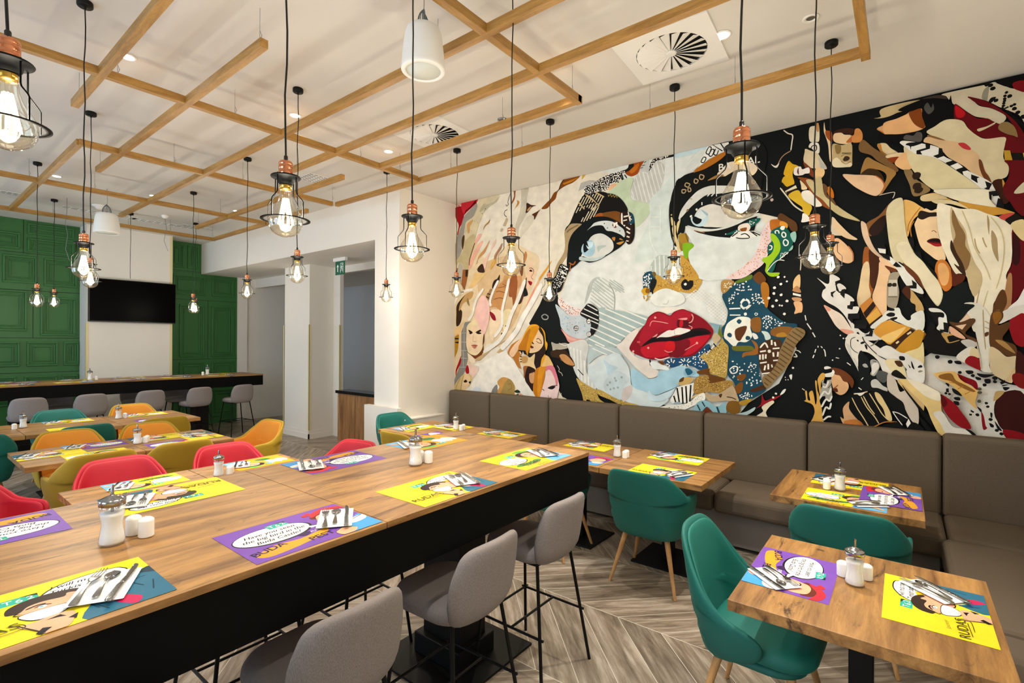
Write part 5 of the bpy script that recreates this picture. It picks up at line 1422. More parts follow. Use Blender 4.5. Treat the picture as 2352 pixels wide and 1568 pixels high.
# pier beside the mural, its low plinth and ledge, the lowered beam over the passage
struct('trim_1', MB().box(4.05, XW+.2, 4.985, 5.48, 0, CEIL), MT['wall'])
struct('trim_2', MB().box(3.98, 4.055, 4.93, 5.6, 0, .88), MT['wall'])
struct('trim_3', MB().box(4.05, 4.72, 4.86, 4.99, 0, .73).box(4.04, 4.73, 4.85, 4.99, .73, .745), MT['wall'])
struct('trim_4', MB().box(4.05, 4.12, 5.48, YB, 3.05, CEIL).box(4.12, 7.4, 5.48, YB, 3.05, 3.1), MT['wall'])
struct('trim_5', MB().box(4.66, 5.2, 8.15, 9.0, 0, 3.05), MT['wall'])            # square column
struct('trim_6', MB().box(5.13, 5.2, 7.95, 8.15, 0, 3.05).box(5.13, 5.2, 5.48, 7.95, 2.93, 3.05).box(5.13, 5.2, 5.48, 5.56, 0, 3.05).box(5.13, 5.2, 9.0, YB, 2.86, 3.05), MT['wall'])
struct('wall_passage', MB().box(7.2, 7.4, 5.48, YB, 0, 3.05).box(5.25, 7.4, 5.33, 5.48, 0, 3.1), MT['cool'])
# base boards of column and passage back wall
def base(m, x0, x1, y0, y1):
    m.box(x0, x1, y0, y1, 0, .09); e = .006
    m.box(x0+(e if x1-x0 < .05 else 0), x1-(e if x1-x0 < .05 else 0), y0+(e if y1-y0 < .05 else 0), y1-(e if y1-y0 < .05 else 0), .09, .15)
m = MB(); base(m, 4.64, 4.66, 8.13, 9.02); base(m, 4.64, 5.2, 8.13, 8.15); base(m, 5.11, 5.13, 7.93, 8.13)
struct('baseboard_column', m, MT['wall'])
m = MB(); base(m, 4.78, 7.2, YB-.02, YB); struct('baseboard_back', m, MT['wall'])
# cream corner guards
m = MB()
for x, y in ((4.655, 8.145), (4.655, 9.0), (5.125, 7.945)): m.box(x-.004, x+.03, y-.004, y+.002, .15, 2.0); m.box(x-.004, x+.002, y-.004, y+.03, .15, 2.0)
m.box(4.93, 4.96, YB-.006, YB, .15, 1.95)
m.box(2.155, 2.16, 10.74, 10.77, .0, 2.0); m.box(2.155, 2.19, 10.742, 10.75, 0, 2.0); m.box(3.37, 3.41, 10.742, 10.75, 0, CEIL)
struct('trim_7', m, MT['guard'])
# tv pillar
struct('trim_8', MB().box(2.16, 3.4, 10.75, YB, 0, CEIL), MT['wall'])
# green panelling made of old door leaves
def panelling(name, x0, x1, ztop, rects, seams, zb=0):
    o = struct(name, MB().box(x0, x1, YB-.03, YB, zb, ztop), MT['green'], bevel=.004)
    m = MB()
    for a, b, z0, z1 in rects:
        y1 = YB-.03
        for t, h, wd in ((0, .030, .030), (.030, .016, .022), (.075, .022, .018)):
            for q in ((a+t, b-t, z0+t, z0+t+wd), (a+t, b-t, z1-t-wd, z1-t), (a+t, a+t+wd, z0+t+wd, z1-t-wd), (b-t-wd, b-t, z0+t+wd, z1-t-wd)):
                if q[1]-q[0] > .005 and q[3]-q[2] > .005: m.box(q[0], q[1], y1-h, y1+.002, q[2], q[3])
    k = m.build('panel_moulding', MT['green'], o, bevel=.006)
    m = MB()
    for a, b, z0, z1 in seams: m.box(a, b, YB-.034, YB-.029, z0, z1)
    m.build('panel_joint', MT['dark'], o)
G1 = [(1.0, 1.42, 3.16, 3.42), (1.22, 1.62, 2.62, 3.06), (1.70, 2.12, 2.60, 3.06), (.92, 1.50, 1.85, 2.5), (1.66, 2.10, 1.78, 2.42), (1.04, 1.42, 1.28, 1.68), (1.5, 1.88, 1.28, 1.68), (1.95, 2.15, 1.28, 1.68),
      (1.50, 2.08, 3.42, 3.60), (1.5, 2.08, 3.14, 3.36), (1.47, 1.87, .86, 1.12), (1.93, 2.14, .86, 1.12), (1.0, 1.38, .86, 1.12), (.3, .85, 1.28, 1.68), (.2, .8, 1.85, 2.5), (.3, .9, 2.6, 3.06), (1.0, 1.4, .2, .75), (1.5, 2.1, .2, .75), (.2, .85, .2, 1.12), (.2, .9, 3.16, 3.5)]
G2 = [(3.55, 4.12, 2.62, 3.0), (4.24, 4.66, 2.62, 3.0), (3.66, 4.10, 1.38, 2.42), (4.24, 4.67, 1.38, 2.42), (3.66, 4.10, .8, 1.28), (4.24, 4.67, .8, 1.28), (3.5, 3.74, 3.14, 3.6), (3.80, 4.0, 3.14, 3.6), (3.66, 4.1, .15, .7), (4.24, 4.67, .15, .7)]
panelling('trim_9', -.6, 2.16, CEIL, G1, [(-.6, 2.16, 2.505, 2.512), (-.6, 2.16, 3.108, 3.114), (1.455, 1.461, 3.11, 3.65), (-.6, 2.16, 1.735, 1.742), (1.57, 1.576, 1.74, 2.505), (-.6, 2.16, 1.17, 1.177)])
panelling('trim_10', 3.4, 4.74, 3.05, [g for g in G2 if g[3] < 3.04], [(3.4, 4.74, 2.52, 2.526), (4.17, 4.176, 1.33, 2.52), (3.4, 4.74, 1.33, 1.336)])
panelling('trim_11', 3.4, 4.05, CEIL,  [g for g in G2 if g[3] > 3.04], [(3.4, 4.05, 3.08, 3.086)], 3.05)
struct('trim_12', MB().box(4.74, 4.94, YB-.06, YB, 0, 3.05), MT['wall'])

# ------------------------------------------------------------------ hanging timber lattice
lat = thing('ceiling_lattice', 'suspended lattice of honey coloured timber beams under the ceiling', 'ceiling lattice', (2.0, 4.0, 3.41))
def beam(x0, y0, x1, y1, w=.046, h=.052):
    m = MB(); lx, ly = 2.0, 4.0
    if abs(x1-x0) > abs(y1-y0): m.box(min(x0, x1)-lx, max(x0, x1)-lx, y0-ly, y0-ly+w, 0, h)
    else: m.box(x0-lx-w, x0-lx, min(y0, y1)-ly, max(y0, y1)-ly, -.001, h-.001)
    m.build('beam', MT['beam'] if abs(x1-x0) > abs(y1-y0) else MT['beamy'], lat, bevel=.002)
for b in ((-.3, 1.80, 3.09, 1.80), (-.3, 4.04, 3.53, 4.04), (1.08, 5.63, 3.53, 5.63), (-.3, 7.34, 3.5, 7.34), (-.3, 9.24, 3.57, 9.24), (.9, .16, 3.65, .16),
          (.91, 4.76, .91, .9), (1.11, 5.65, 1.11, 9.27), (1.40, 6.42, 1.40, 2.91), (2.10, 8.52, 2.10, -.4), (2.60, 4.84, 2.60, -.4), (3.03, 8.49, 3.03, 4.62),
          (3.08, 4.05, 3.08, 1.8), (3.60, 5.63, 3.60, .16), (3.56, 9.27, 3.56, 7.34), (3.53, 6.9, 3.53, 6.2)):
    beam(*b)
for x, y in ((1.37, 2.95), (.97, 4.06), (1.70, 4.06), (2.83, 4.06), (1.38, 6.35), (1.8, 5.65), (2.45, 5.65), (3.50, 5.6), (1.0, 7.36), (1.55, 7.36), (2.9, 7.36), (2.9, 9.26), (1.5, 9.26), (2.35, 9.26), (3.5, 9.2),
             (3.0, 1.83), (3.05, 2.5), (3.57, 3.6), (3.57, 2.7), (3.57, 1.5), (3.3, 4.06), (3.57, .9), (2.07, 2.2), (2.57, .6), (3.0, 8.4), (2.6, 4.8), (.9, 4.7), (3.5, 6.3)):
    m = MB().tube([(x-2, y-4, .05), (x-2, y-4, .24)], .0012, 5); m.tube([(x-2, y-4, .052), (x-2+.012, y-4, .085), (x-2, y-4, .11)], .0014, 5)
    m.build('suspension_wire', MT['wire'], lat)

# ------------------------------------------------------------------ pendant lamps
def make_pendant(drop):
    """origin at the ceiling; drop = distance from the ceiling to the top of the copper cap"""
    t = thing('pendant_lamp', 'caged filament bulb pendant lamp', 'pendant lamp')
    MB().lathe([(0, 0), (.036, 0), (.038, -.004), (.038, -.026), (.034, -.031), (.008, -.032), (.006, -.045), (0, -.046)], n=28).build('canopy', MT['black'], t)
    wig = [(.004*sin(i*1.7+drop*9)*(1 if 0 < i < 12 else 0), .004*cos(i*1.3)*(1 if 0 < i < 12 else 0), -.04-(drop-.05)*i/12) for i in range(13)]
    MB().tube(wig, .0033, 7).build('cord', MT['plastic'], t)
    z = -drop
    MB().lathe([(0, z+.017), (.005, z+.017), (.0065, z+.014), (.0065, z+.001), (.009, z), (0, z)], n=16).build('cord_grip', MT['plastic'], t)
    MB().lathe([(0, z), (.012, z), (.019, z-.003), (.0225, z-.009), (.0225, z-.014), (.0215, z-.0155), (.0225, z-.017), (.0225, z-.030), (.0215, z-.0315), (.0225, z-.033), (.0225, z-.046), (.0205, z-.051), (0, z-.052)], n=32).build('socket_cap', MT['copper'], t)
    cg = MB().lathe([(.0, z-.052), (.046, z-.053), (.0475, z-.055), (.046, z-.058), (.028, z-.060), (.026, z-.072), (.021, z-.079), (.019, z-.081), (0, z-.081)], n=36)
    for k in range(4):
        a = RA(25+90*k); c, s_ = cos(a), sin(a)
        cg.tube([(r*c, r*s_, z+h) for r, h in ((.040, -.050), (.040, -.108), (.043, -.116), (.063, -.137), (.067, -.143), (.067, -.200))], .0020, 7)
    for k in range(1):
        ring = [((.068)*cos(2*pi*i/40), .068*sin(2*pi*i/40)) for i in range(40)]
        cg.lathe([(.066, z-.1975), (.078, z-.1985), (.078, z-.2005), (.066, z-.2005), (.066, z-.1975)], n=44)
    cg.build('cage', MT['cage'], t)
    MB().lathe([(0, z-.081), (.0175, z-.081), (.0185, z-.084), (.0185, z-.098), (.0, z-.098)], n=24).build('brass_collar', MT['brass'], t)
    prof = [(.0175, -.097), (.0185, -.105), (.0205, -.122), (.027, -.143), (.040, -.165), (.050, -.183), (.0545, -.203), (.052, -.222), (.043, -.239), (.029, -.250), (.014, -.2555), (0, -.257)]
    b = MB().lathe([(r, z+h) for r, h in prof], n=36).build('bulb', MT['bulb'], t)
    f = MB()
    for k in range(8):
        a = 2*pi*k/8; f.bar((.008*cos(a), .008*sin(a), z-.128), (.024*cos(a), .024*sin(a), z-.214), .0021, n=6)
    f.build('filament', MT['fil'], b)
    MB().lathe([(0, z-.098), (.005, z-.099), (.004, z-.125), (.0025, z-.135), (0, z-.135)], n=12).build('filament_stem', MT['clear'], b)
    l = bpy.data.lights.new('bulb_light', 'POINT'); l.energy = BULB_W; l.color = WARM; l.shadow_soft_size = .02
    lo = bpy.data.objects.new('bulb_light', l); COL.objects.link(lo); lo.parent = t; lo.location = (0, 0, z-.178)
    return t
pA = make_pendant(CEIL-2.415); pB = make_pendant(CEIL-2.325)
lamps = [  # x, y, proto, label
 (1.08, 7.45, pB, 'pendant lamp at far left in front of the green panelling, larger of that pair'),
 (1.51, 9.23, pA, 'small distant pendant lamp right beside the larger one before the green panelling'),
 (1.12, 5.44, pA, 'pendant lamp half hidden behind another one at left edge of the wall screen'),
 (.73, 3.69, pB, 'pendant lamp hanging in front of the blue lit pillar side, left of the wall screen'),
 (1.99, 3.66, pA, 'pendant lamp with its black ceiling rose visible, in front of the white square column'),
 (2.55, 7.30, pB, 'pendant lamp right of the wall screen, the nearer of the overlapping pair'),
 (3.25, 9.20, pA, 'farthest pendant lamp, half hidden behind another one right of the wall screen'),
 (2.42, 5.47, pA, 'pendant lamp in front of the right edge of the green panelling'),
 (3.60, 3.54, pA, 'pendant lamp at the left end of the mural by the pier'),
 (3.62, 2.43, pB, 'pendant lamp in front of the dark hair left of the mural face'),
 (3.70, 1.36, pA, 'pendant lamp in front of the nose of the mural face'),
 (3.77, .37, pA, 'rear lamp of the overlapping pair before the right part of the mural'),
 (2.72, .33, pB, 'front lamp of the overlapping pair before the right part of the mural'),
 (1.50, .36, pB, 'large near pendant lamp in front of the right eye of the mural face'),
 (.85, 1.64, pB, 'large near pendant lamp above the long bar table left of the white speaker'),
 (1.46, 1.71, pB, 'pendant lamp over the long bar table in front of the pier, below the white speaker'),
 (2.08, 1.64, pB, 'pendant lamp over the right end of the long bar table before the mural left part'),
 (.185, 1.63, pA, 'very near pendant lamp cut off at the top left corner')]
for x, y, p, lb in lamps:
    if p: put(p, (x, y, CEIL), 0, lb, 'caged filament pendant lamps')
# one more short pendant whose shade hangs before the pier
put(pA, (3.57, 4.62, CEIL), 0, 'small pendant lamp hanging in front of the bright pier', 'caged filament pendant lamps')

# ------------------------------------------------------------------ ceiling fittings
def make_downlight():
    t = thing('downlight', 'round recessed downlight in the ceiling', 'downlight')
    MB().lathe([(.036, -.001), (.052, 0), (.053, -.004), (.050, -.007), (.038, -.006), (.036, -.001)], n=32).build('trim_ring', MT['white'], t)
    MB().lathe([(0, -.003), (.037, -.003)], n=24).build('lens', MT['lens'], t)
    return t
dl = make_downlight()
SP = [(1.05, 4.17, 'near left behind the first crossing of the lattice', 1.7), (2.21, 4.11, 'just above the third lattice crossing, behind the pendant cord', 1.8), (1.31, 7.89, 'beyond the left lattice post near the green panelling', .7), (2.28, 7.91, 'above the wall screen', .7), (3.31, 7.84, 'nearest to the passage beam', .7),
      (3.21, 4.13, 'beside the farther round air diffuser', 1.8), (3.27, .90, 'beside the nearer round air diffuser', 1.5)]
for x, y, lb, e in SP:
    put(dl, (x, y, CEIL), 0, 'lit round downlight in the ceiling, '+lb, 'lit downlights')
    l = bpy.data.lights.new('spot', 'SPOT'); l.energy = SPOT_W*e; l.color = SPOTC; l.spot_size = RA(62); l.spot_blend = .6; l.shadow_soft_size = .03
    lo = bpy.data.objects.new('ceiling_spot', l); COL.objects.link(lo); lo.location = (x, y, CEIL-.02)
for x, y, e in ((.9, .9, .9), (1.9, .1, 1.0), (2.9, 1.9, .8), (.2, 3.3, .8), (-.6, 6.0, .8), (5.6, 7.2, .05)):  # bare spot lights only, no downlight fitting stands at these points
    l = bpy.data.lights.new('spot', 'SPOT'); l.energy = SPOT_W*e; l.color = SPOTC; l.spot_size = RA(62); l.spot_blend = .6; l.shadow_soft_size = .03
    zz = CEIL-.02 if x < 4 else 3.03
    lo = bpy.data.objects.new('ceiling_spot', l); COL.objects.link(lo); lo.location = (x, y, zz)
t = thing('downlight', 'unlit small round recessed spot in the ceiling above the mural lamps', 'downlight', (3.42, .44, CEIL))
MB().lathe([(.024, -.001), (.044, 0), (.045, -.004), (.042, -.007), (.026, -.006), (.024, -.001)], n=32).build('trim_ring', MT['white'], t)
MB().lathe([(0, -.002), (.025, -.002)], n=24).build('lens', MT['wire'], t)

def make_diffuser():
    t = thing('air_diffuser', 'square ceiling plate with round swirl vents', 'air diffuser'); n = 64; R = .225; h = .30; m = MB()
    cs = [(R*cos(2*pi*i/n), R*sin(2*pi*i/n)) for i in range(n)]
    sq = [(c[0]*h/max(abs(c[0]), abs(c[1])), c[1]*h/max(abs(c[0]), abs(c[1]))) for c in cs]
    vs = [(x, y, -.012) for x, y in cs] + [(x, y, -.012) for x, y in sq] + [(x, y, 0) for x, y in sq] + [(x, y, -.001) for x, y in cs]
    fs = []
    for i in range(n):
        j = (i+1) % n; fs += [(i, n+i, n+j, j), (n+i, 2*n+i, 2*n+j, n+j), (3*n+i, i, j, 3*n+j)]
    m.add(vs, fs); m.build('plate', MT['white'], t)
    MB().lathe([(0, -.0005), (.226, -.0005)], n=48).build('duct_opening', MT['dark'], t)
    m = MB(); k = 20
    for i in range(k):
        a = 2*pi*i/k; b = a + 2*pi/k*.80
        m.add([(.03*cos(a), .03*sin(a), -.014), (.222*cos(a), .222*sin(a), -.019), (.222*cos(b), .222*sin(b), -.002), (.03*cos(b), .03*sin(b), -.008),
               (.03*cos(a), .03*sin(a), -.0155), (.222*cos(a), .222*sin(a), -.0205), (.222*cos(b), .222*sin(b), -.0035), (.03*cos(b), .03*sin(b), -.0095)],
              [(0, 1, 2, 3), (4, 7, 6, 5), (0, 4, 5, 1), (1, 5, 6, 2), (2, 6, 7, 3)])
    m.build('vanes', MT['white'], t)
    MB().lathe([(0, -.022), (.022, -.022), (.034, -.018), (.034, -.006), (0, -.006)], n=28).build('hub', MT['white'], t)
    return t
df = make_diffuser()
put(df, (3.25, 1.22, CEIL), RA(3), 'nearer square air diffuser with round swirl vents beside the bright downlight')
put(df, (3.20, 3.44, CEIL), RA(0), 'farther air diffuser with round swirl vents, partly behind a lattice beam')
# slotted grilles and detectors
def grille(x, y, w, d, label, n=7, m_=4):
    t = thing('ceiling_grille', label, 'ceiling grille', (x, y, CEIL))
    MB().box(-w/2, w/2, -d/2, d/2, -.006, 0).build('plate', MT['white'], t, bevel=.002)
    m = MB()
    for i in range(n):
        for j in range(m_):
            cx = -w/2+w*(i+.5)/n; cy = -d/2+d*(j+.5)/m_; m.box(cx-w/n*.36, cx+w/n*.36, cy-d/m_*.12, cy+d/m_*.12, -.0068, -.0058)
    m.build('slots', MT['dark'], t)
grille(3.22, 5.52, .3, .3, 'small slotted ceiling grille behind the near pendant lamp', 5, 6)
grille(2.1, 9.62, .9, .16, 'slotted ceiling grille behind the farther white speaker', 9, 2)
grille(2.95, 9.66, .9, .16, 'slotted ceiling grille right above the wall screen', 9, 2)
grille(1.02, 9.3, .4, .16, 'slotted ceiling grille at far left above the green panelling', 7, 2)
grille(3.4, 9.5, .5, .14, 'slotted ceiling grille near the green panelling right part', 7, 2)
t = thing('smoke_detector', 'white round smoke detector on the ceiling above the farther speaker', 'smoke detector', (1.97, 9.1, CEIL))
MB().lathe([(0, 0), (.085, 0), (.088, -.01), (.08, -.026), (.05, -.034), (.045, -.05), (.03, -.062), (0, -.063)], n=32).build('housing', MT['white'], t)
t = thing('smoke_detector', 'small chrome sensor on the ceiling between the two round diffusers', 'sensor', (3.35, 2.75, CEIL))
MB().lathe([(0, 0), (.04, 0), (.042, -.008), (.03, -.014), (.022, -.03), (0, -.034)], n=28).build('housing', MT['chrome'], t)
t = thing('projector_bracket', 'small white ceiling device with dangling wire right above the green panelling', 'ceiling device', (2.75, 9.0, CEIL))
MB().lathe([(0, 0), (.05, 0), (.05, -.02), (.03, -.05), (0, -.055)], n=20).build('housing', MT['white'], t)
MB().tube([(0, 0, -.05), (.02, 0, -.2), (-.01, 0, -.4), (.05, .02, -.55)], .003, 5).build('loose_wire', MT['wire'], t)
t = thing('bulbless_pendant', 'bare black pendant cord dropping from its ceiling rose to the wall screen top', 'pendant', (2.386, 9.279, CEIL))
MB().lathe([(0, 0), (.036, 0), (.038, -.004), (.038, -.026), (.034, -.031), (.008, -.032), (.006, -.045), (0, -.046)], n=28).build('canopy', MT['black'], t)
MB().tube([(0, 0, -.04), (.003, 0, -.4), (-.002, 0, -.8), (0, .0, -1.0)], .0033, 7).build('cord', MT['plastic'], t)
t = thing('loose_cable', 'thin loose wire dangling left of the farther speaker', 'cable', (1.60, 9.0, CEIL))
MB().tube([(0, 0, 0), (.0, 0, -.2), (-.015, 0, -.35), (0.01, 0, -.5), (-.012, 0, -.7), (.03, 0, -.85)], .003, 5).build('wire', MT['wire'], t)

def speaker(x, y, zb, zt, r, label):
    t = thing('pendant_speaker', label, 'speaker', (x, y, zb)); h = zt-zb
    MB().lathe([(0, h), (.42*r, h), (.62*r, h*.985), (.76*r, h*.93), (.84*r, h*.82), (.93*r, h*.45), (.985*r, h*.1), (1.0*r, h*.03), (.985*r, .004), (.93*r, 0), (.80*r, 0), (.79*r, .008), (0, .008)], n=48).build('housing', MT['white'], t)
    MB().lathe([(0, .004), (.79*r, .004), (.79*r, .009), (0, .009)], n=40).build('grille', MT['grille'], t)
    m = MB(); L = CEIL-zb
    m.tube([(0, 0, h), (0, 0, h+.05), (.004, 0, (h+L)/2+.02), (0, 0, L)], .0022, 6)
    m.bar((0, 0, h), (0, 0, h+.02), r*.14, r*.09)
    m.build('hanging_wire', MT['wire'], t)
    m = MB()
    for k in range(5):
        a = RA(18*k); rr = r*(.34+.03*k)
        m.tube([(rr*cos(p)*cos(a), rr*cos(p)*sin(a)*.6, h+.004+r*.62*sin(p)*(1+.06*k)) for p in [pi*i/12 for i in range(13)]], .0028, 6)
    m.build('coiled_cable', simple('grey_cable', '5c6a6e', .5), t)
speaker(1.84, 2.07, 3.19, 3.435, .119, 'nearer white bell shaped pendant speaker with coiled cable')
speaker(1.82, 8.05, 3.08, 3.34, .142, 'farther white bell shaped pendant speaker above the wall screen')

# wall screen
t = thing('wall_screen', 'large black flat television screen mounted on the white pillar', 'television', (2.80, 10.66, 2.02))
MB().box(-.63, .63, -.03, .03, 0, .73).build('screen_body', MT['plastic'], t, bevel=.006)
MB().box(-.618, .618, -.032, -.028, .016, .718).build('screen', MT['screen'], t)
MB().box(-.3, .3, .02, .09, .2, .55).build('wall_bracket', MT['black'], t)
t = thing('light_switch', 'small white double socket plate beside the wall screen right edge', 'socket', (3.5, YB-.03, 2.45))
MB().box(-.04, .04, -.012, 0, -.08, .08).build('plate', MT['white'], t, bevel=.003)

# exit sign
t = thing('exit_sign', 'green emergency exit sign with arrow and running figure under the passage soffit', 'exit sign', (4.6, 7.13, 3.05))
MB().box(-.025, .025, -.17, .17, -.055, 0).build('housing', MT['white'], t, bevel=.004)
pl = MB().box(-.004, .004, -.13, .13, -.27, -.055).build('sign_plate', simple('sign_green', '12664a', .4), t)
art = Art(.0004, unit=.001); wht = lin('f2f6f2')
art.poly([(-62, 60), (-28, 20), (-50, 20), (-50, -60), (-74, -60), (-74, 20), (-96, 20)], wht)
art.poly([(12, -80), (12, 80), (96, 80), (96, -80), (86, -80), (86, 70), (22, 70), (22, -80)], wht)
art.blob((62, 52), 13, wht, n=14)
for pts, wd in (([(55, 34), (46, 0)], 24), ([(55, 30), (80, 12), (90, 26)], 9), ([(50, 32), (28, 20), (26, -4)], 9), ([(44, 2), (72, -18), (70, -55)], 13), ([(44, 0), (36, -36), (6, -56)], 13)): art.stroke(pts, wd, wht)
me = art.mesh('pictogram', MT['art']); o = bpy.data.objects.new('pictogram', me); COL.objects.link(o); o.parent = t
o.matrix_local = Matrix(((0, 0, -1, -.0055), (-1, 0, 0, 0), (0, 1, 0, -.163), (0, 0, 0, 1)))

# side cabinet in the passage
t = thing('side_cabinet', 'oak fronted cabinet with black worktop in the passage beside the pier', 'cabinet', (4.9, 5.62, 0))
MB().box(0, .22, 0, 2.03, 0, .82).build('body', MT['oakz'], t)
m = MB()
for y in (.5, 1.0, 1.52): m.box(-.002, .004, y-.003, y+.003, .02, .81)
m.build('door_gap', MT['dark'], t)
MB().box(-.03, .24, -.0, 2.06, .82, .87).build('worktop', simple('black_worktop', '14161a', .2), t, bevel=.004)

# ------------------------------------------------------------------ banquette
bq = thing('banquette', 'long taupe upholstered corner bench below the mural', 'bench', (4.6, 2.0, 0))
ox, oy = 4.6, 2.0
MB().box(4.40-ox, 5.04-ox, -.20-oy, 4.83-oy, .03, .36).box(2.0-ox, 4.45-ox, YR+.01-oy, -.28-oy, .03, .36).build('plinth', MT['kick'], bq, bevel=.004)
cuts = [4.83, 4.19, 3.28, 2.38, 1.5, .64, -.23, YR+.01]
for a, b in zip(cuts[:-1], cuts[1:]):
    if a == 4.83: a2 = 4.93
    else: a2 = a
    MB().box(4.86-ox, 5.01-ox, b+.004-oy, a2-.004-oy, .44, 1.05).build('back_cushion', MT['bench'], bq, bevel=.035, seg=4)
sc = [4.80, 3.9, 3.05, 2.15, 1.25, .36, -.235]
for a, b in zip(sc[:-1], sc[1:]):
    MB().box(4.31-ox, 4.93-ox, b+.003-oy, a-.003-oy, .30, .465).build('seat_cushion', MT['bench'], bq, bevel=.045, seg=4)
MB().box(4.30-ox, 4.95-ox, YR+.02-oy, -.24-oy, .30, .465).build('seat_cushion', MT['bench'], bq, bevel=.045, seg=4)
for a, b in ((3.05, 4.29), (1.9, 3.04)):
    MB().box(a-ox, b-ox, YR+.02-oy, -.20-oy, .30, .465).build('seat_cushion', MT['bench'], bq, bevel=.045, seg=4)
for a, b in ((3.3, 4.82), (1.9, 3.29)):
    MB().box(a-ox, b-ox, YR+.012-oy, YR+.13-oy, .44, 1.05).build('back_cushion', MT['bench'], bq, bevel=.035, seg=4)

# ------------------------------------------------------------------ low tables
def table(name, label, x0, x1, y0, y1, grain='x', h=.75, group=None):
    cx, cy = (x0+x1)/2, (y0+y1)/2; t = thing(name, label, 'table', (cx, cy, 0), 0, group); w, d = (x1-x0)/2, (y1-y0)/2
    MB().box(-w, w, -d, d, h-.042, h).build('table_top', MT['oakx'] if grain == 'x' else MT['oaky'], t, bevel=.0025)
    MB().box(-.04, .04, -.04, .04, .012, h-.042).box(-.2, .2, -.03, .03, h-.06, h-.042).build('pedestal', MT['black'], t, bevel=.004)
    MB().box(-.22, .22, -.22, .22, 0, .014).build('base_plate', MT['black'], t, bevel=.003)
    return t
gt = 'square oak dining tables'
table('dining_table', 'nearest square oak table at the right with two printed mats', 1.99, 2.80, -.27, .52, 'x')
table('dining_table', 'square oak table in the bench corner with three overlapping mats', 3.54, 4.36, -.10, .67, 'x')
table('dining_table', 'square oak table by the bench behind the middle teal chair', 3.45, 4.31, 1.07, 1.845, 'y')
table('dining_table', 'square oak table by the bench joined on, half hidden behind the long bar table', 3.45, 4.29, 1.85, 2.65, 'y')
table('dining_table', 'oak table at the bench far end with the right hand single mat', 3.40, 4.22, 2.97, 3.76, 'y')
table('dining_table', 'farthest oak table by the bench near the pier', 3.40, 4.20, 3.765, 4.53, 'y')
for nm, y0, y1, ends in (('front row behind the bar table', 3.42, 4.20, (.71, 1.44, 2.14)), ('middle row', 5.20, 6.00, (.69, 1.46, 2.19)), ('rear row', 6.94, 7.92, (.12, .93, 1.73, 2.52))):
    for i, (a, b) in enumerate(zip(ends[:-1], ends[1:])):
        pos = 'left' if i == 0 else ('right' if i == len(ends)-2 else 'middle')
        table('dining_table', '%s oak table of the %s of low tables' % (pos, nm), a, b-.004, y0, y1, 'x')

# ------------------------------------------------------------------ bar tables
def bar_table(label, x0, x1, y0, y1, piers, seams, apron=.205, h=1.09):
    t = thing('bar_table', label, 'bar table', ((x0+x1)/2, (y0+y1)/2, 0)); cx, cy = (x0+x1)/2, (y0+y1)/2
    xs = [x0]+seams+[x1]
    for a, b in zip(xs[:-1], xs[1:]): MB().box(a-cx, b-.0025-cx, y0-cy, y1-cy, h-.022, h).build('table_top', MT['oakx'], t, bevel=.0015)
    e = .004; m = MB()
    m.box(x0+e-cx, x1-e-cx, y0+e-cy, y0+.03-cy, h-apron, h-.022).box(x0+e-cx, x1-e-cx, y1-.03-cy, y1-e-cy, h-apron, h-.022)
    m.box(x1-.03-cx, x1-e-cx, y0+.03-cy, y1-.03-cy, h-apron, h-.022).box(x0+e-cx, x0+.03-cx, y0+.03-cy, y1-.03-cy, h-apron, h-.022)
    m.build('apron', MT['apron'], t)
    for px in piers:
        MB().box(px-.10-cx, px+.10-cx, -.14, .14, .012, h-.05).box(px-.30-cx, px+.30-cx, -.05, .05, h-.12, h-.04).box(px-.14-cx, px+.14-cx, -.17, .17, .012, .12).build('pedestal', MT['black'], t, bevel=.004)
        MB().box(px-.32-cx, px+.32-cx, -.30, .30, 0, .014).build('base_plate', MT['black'], t, bevel=.003)
    return t
bar_table('long near oak bar table with deep black apron', -1.3, 2.52, 1.41, 2.49, [1.98, -.5], [1.10], .205)
bar_table('long far oak bar table in front of the green panelling', -.9, 4.47, 9.42, 10.28, [3.55, 1.25], [.6, 2.6], .20)

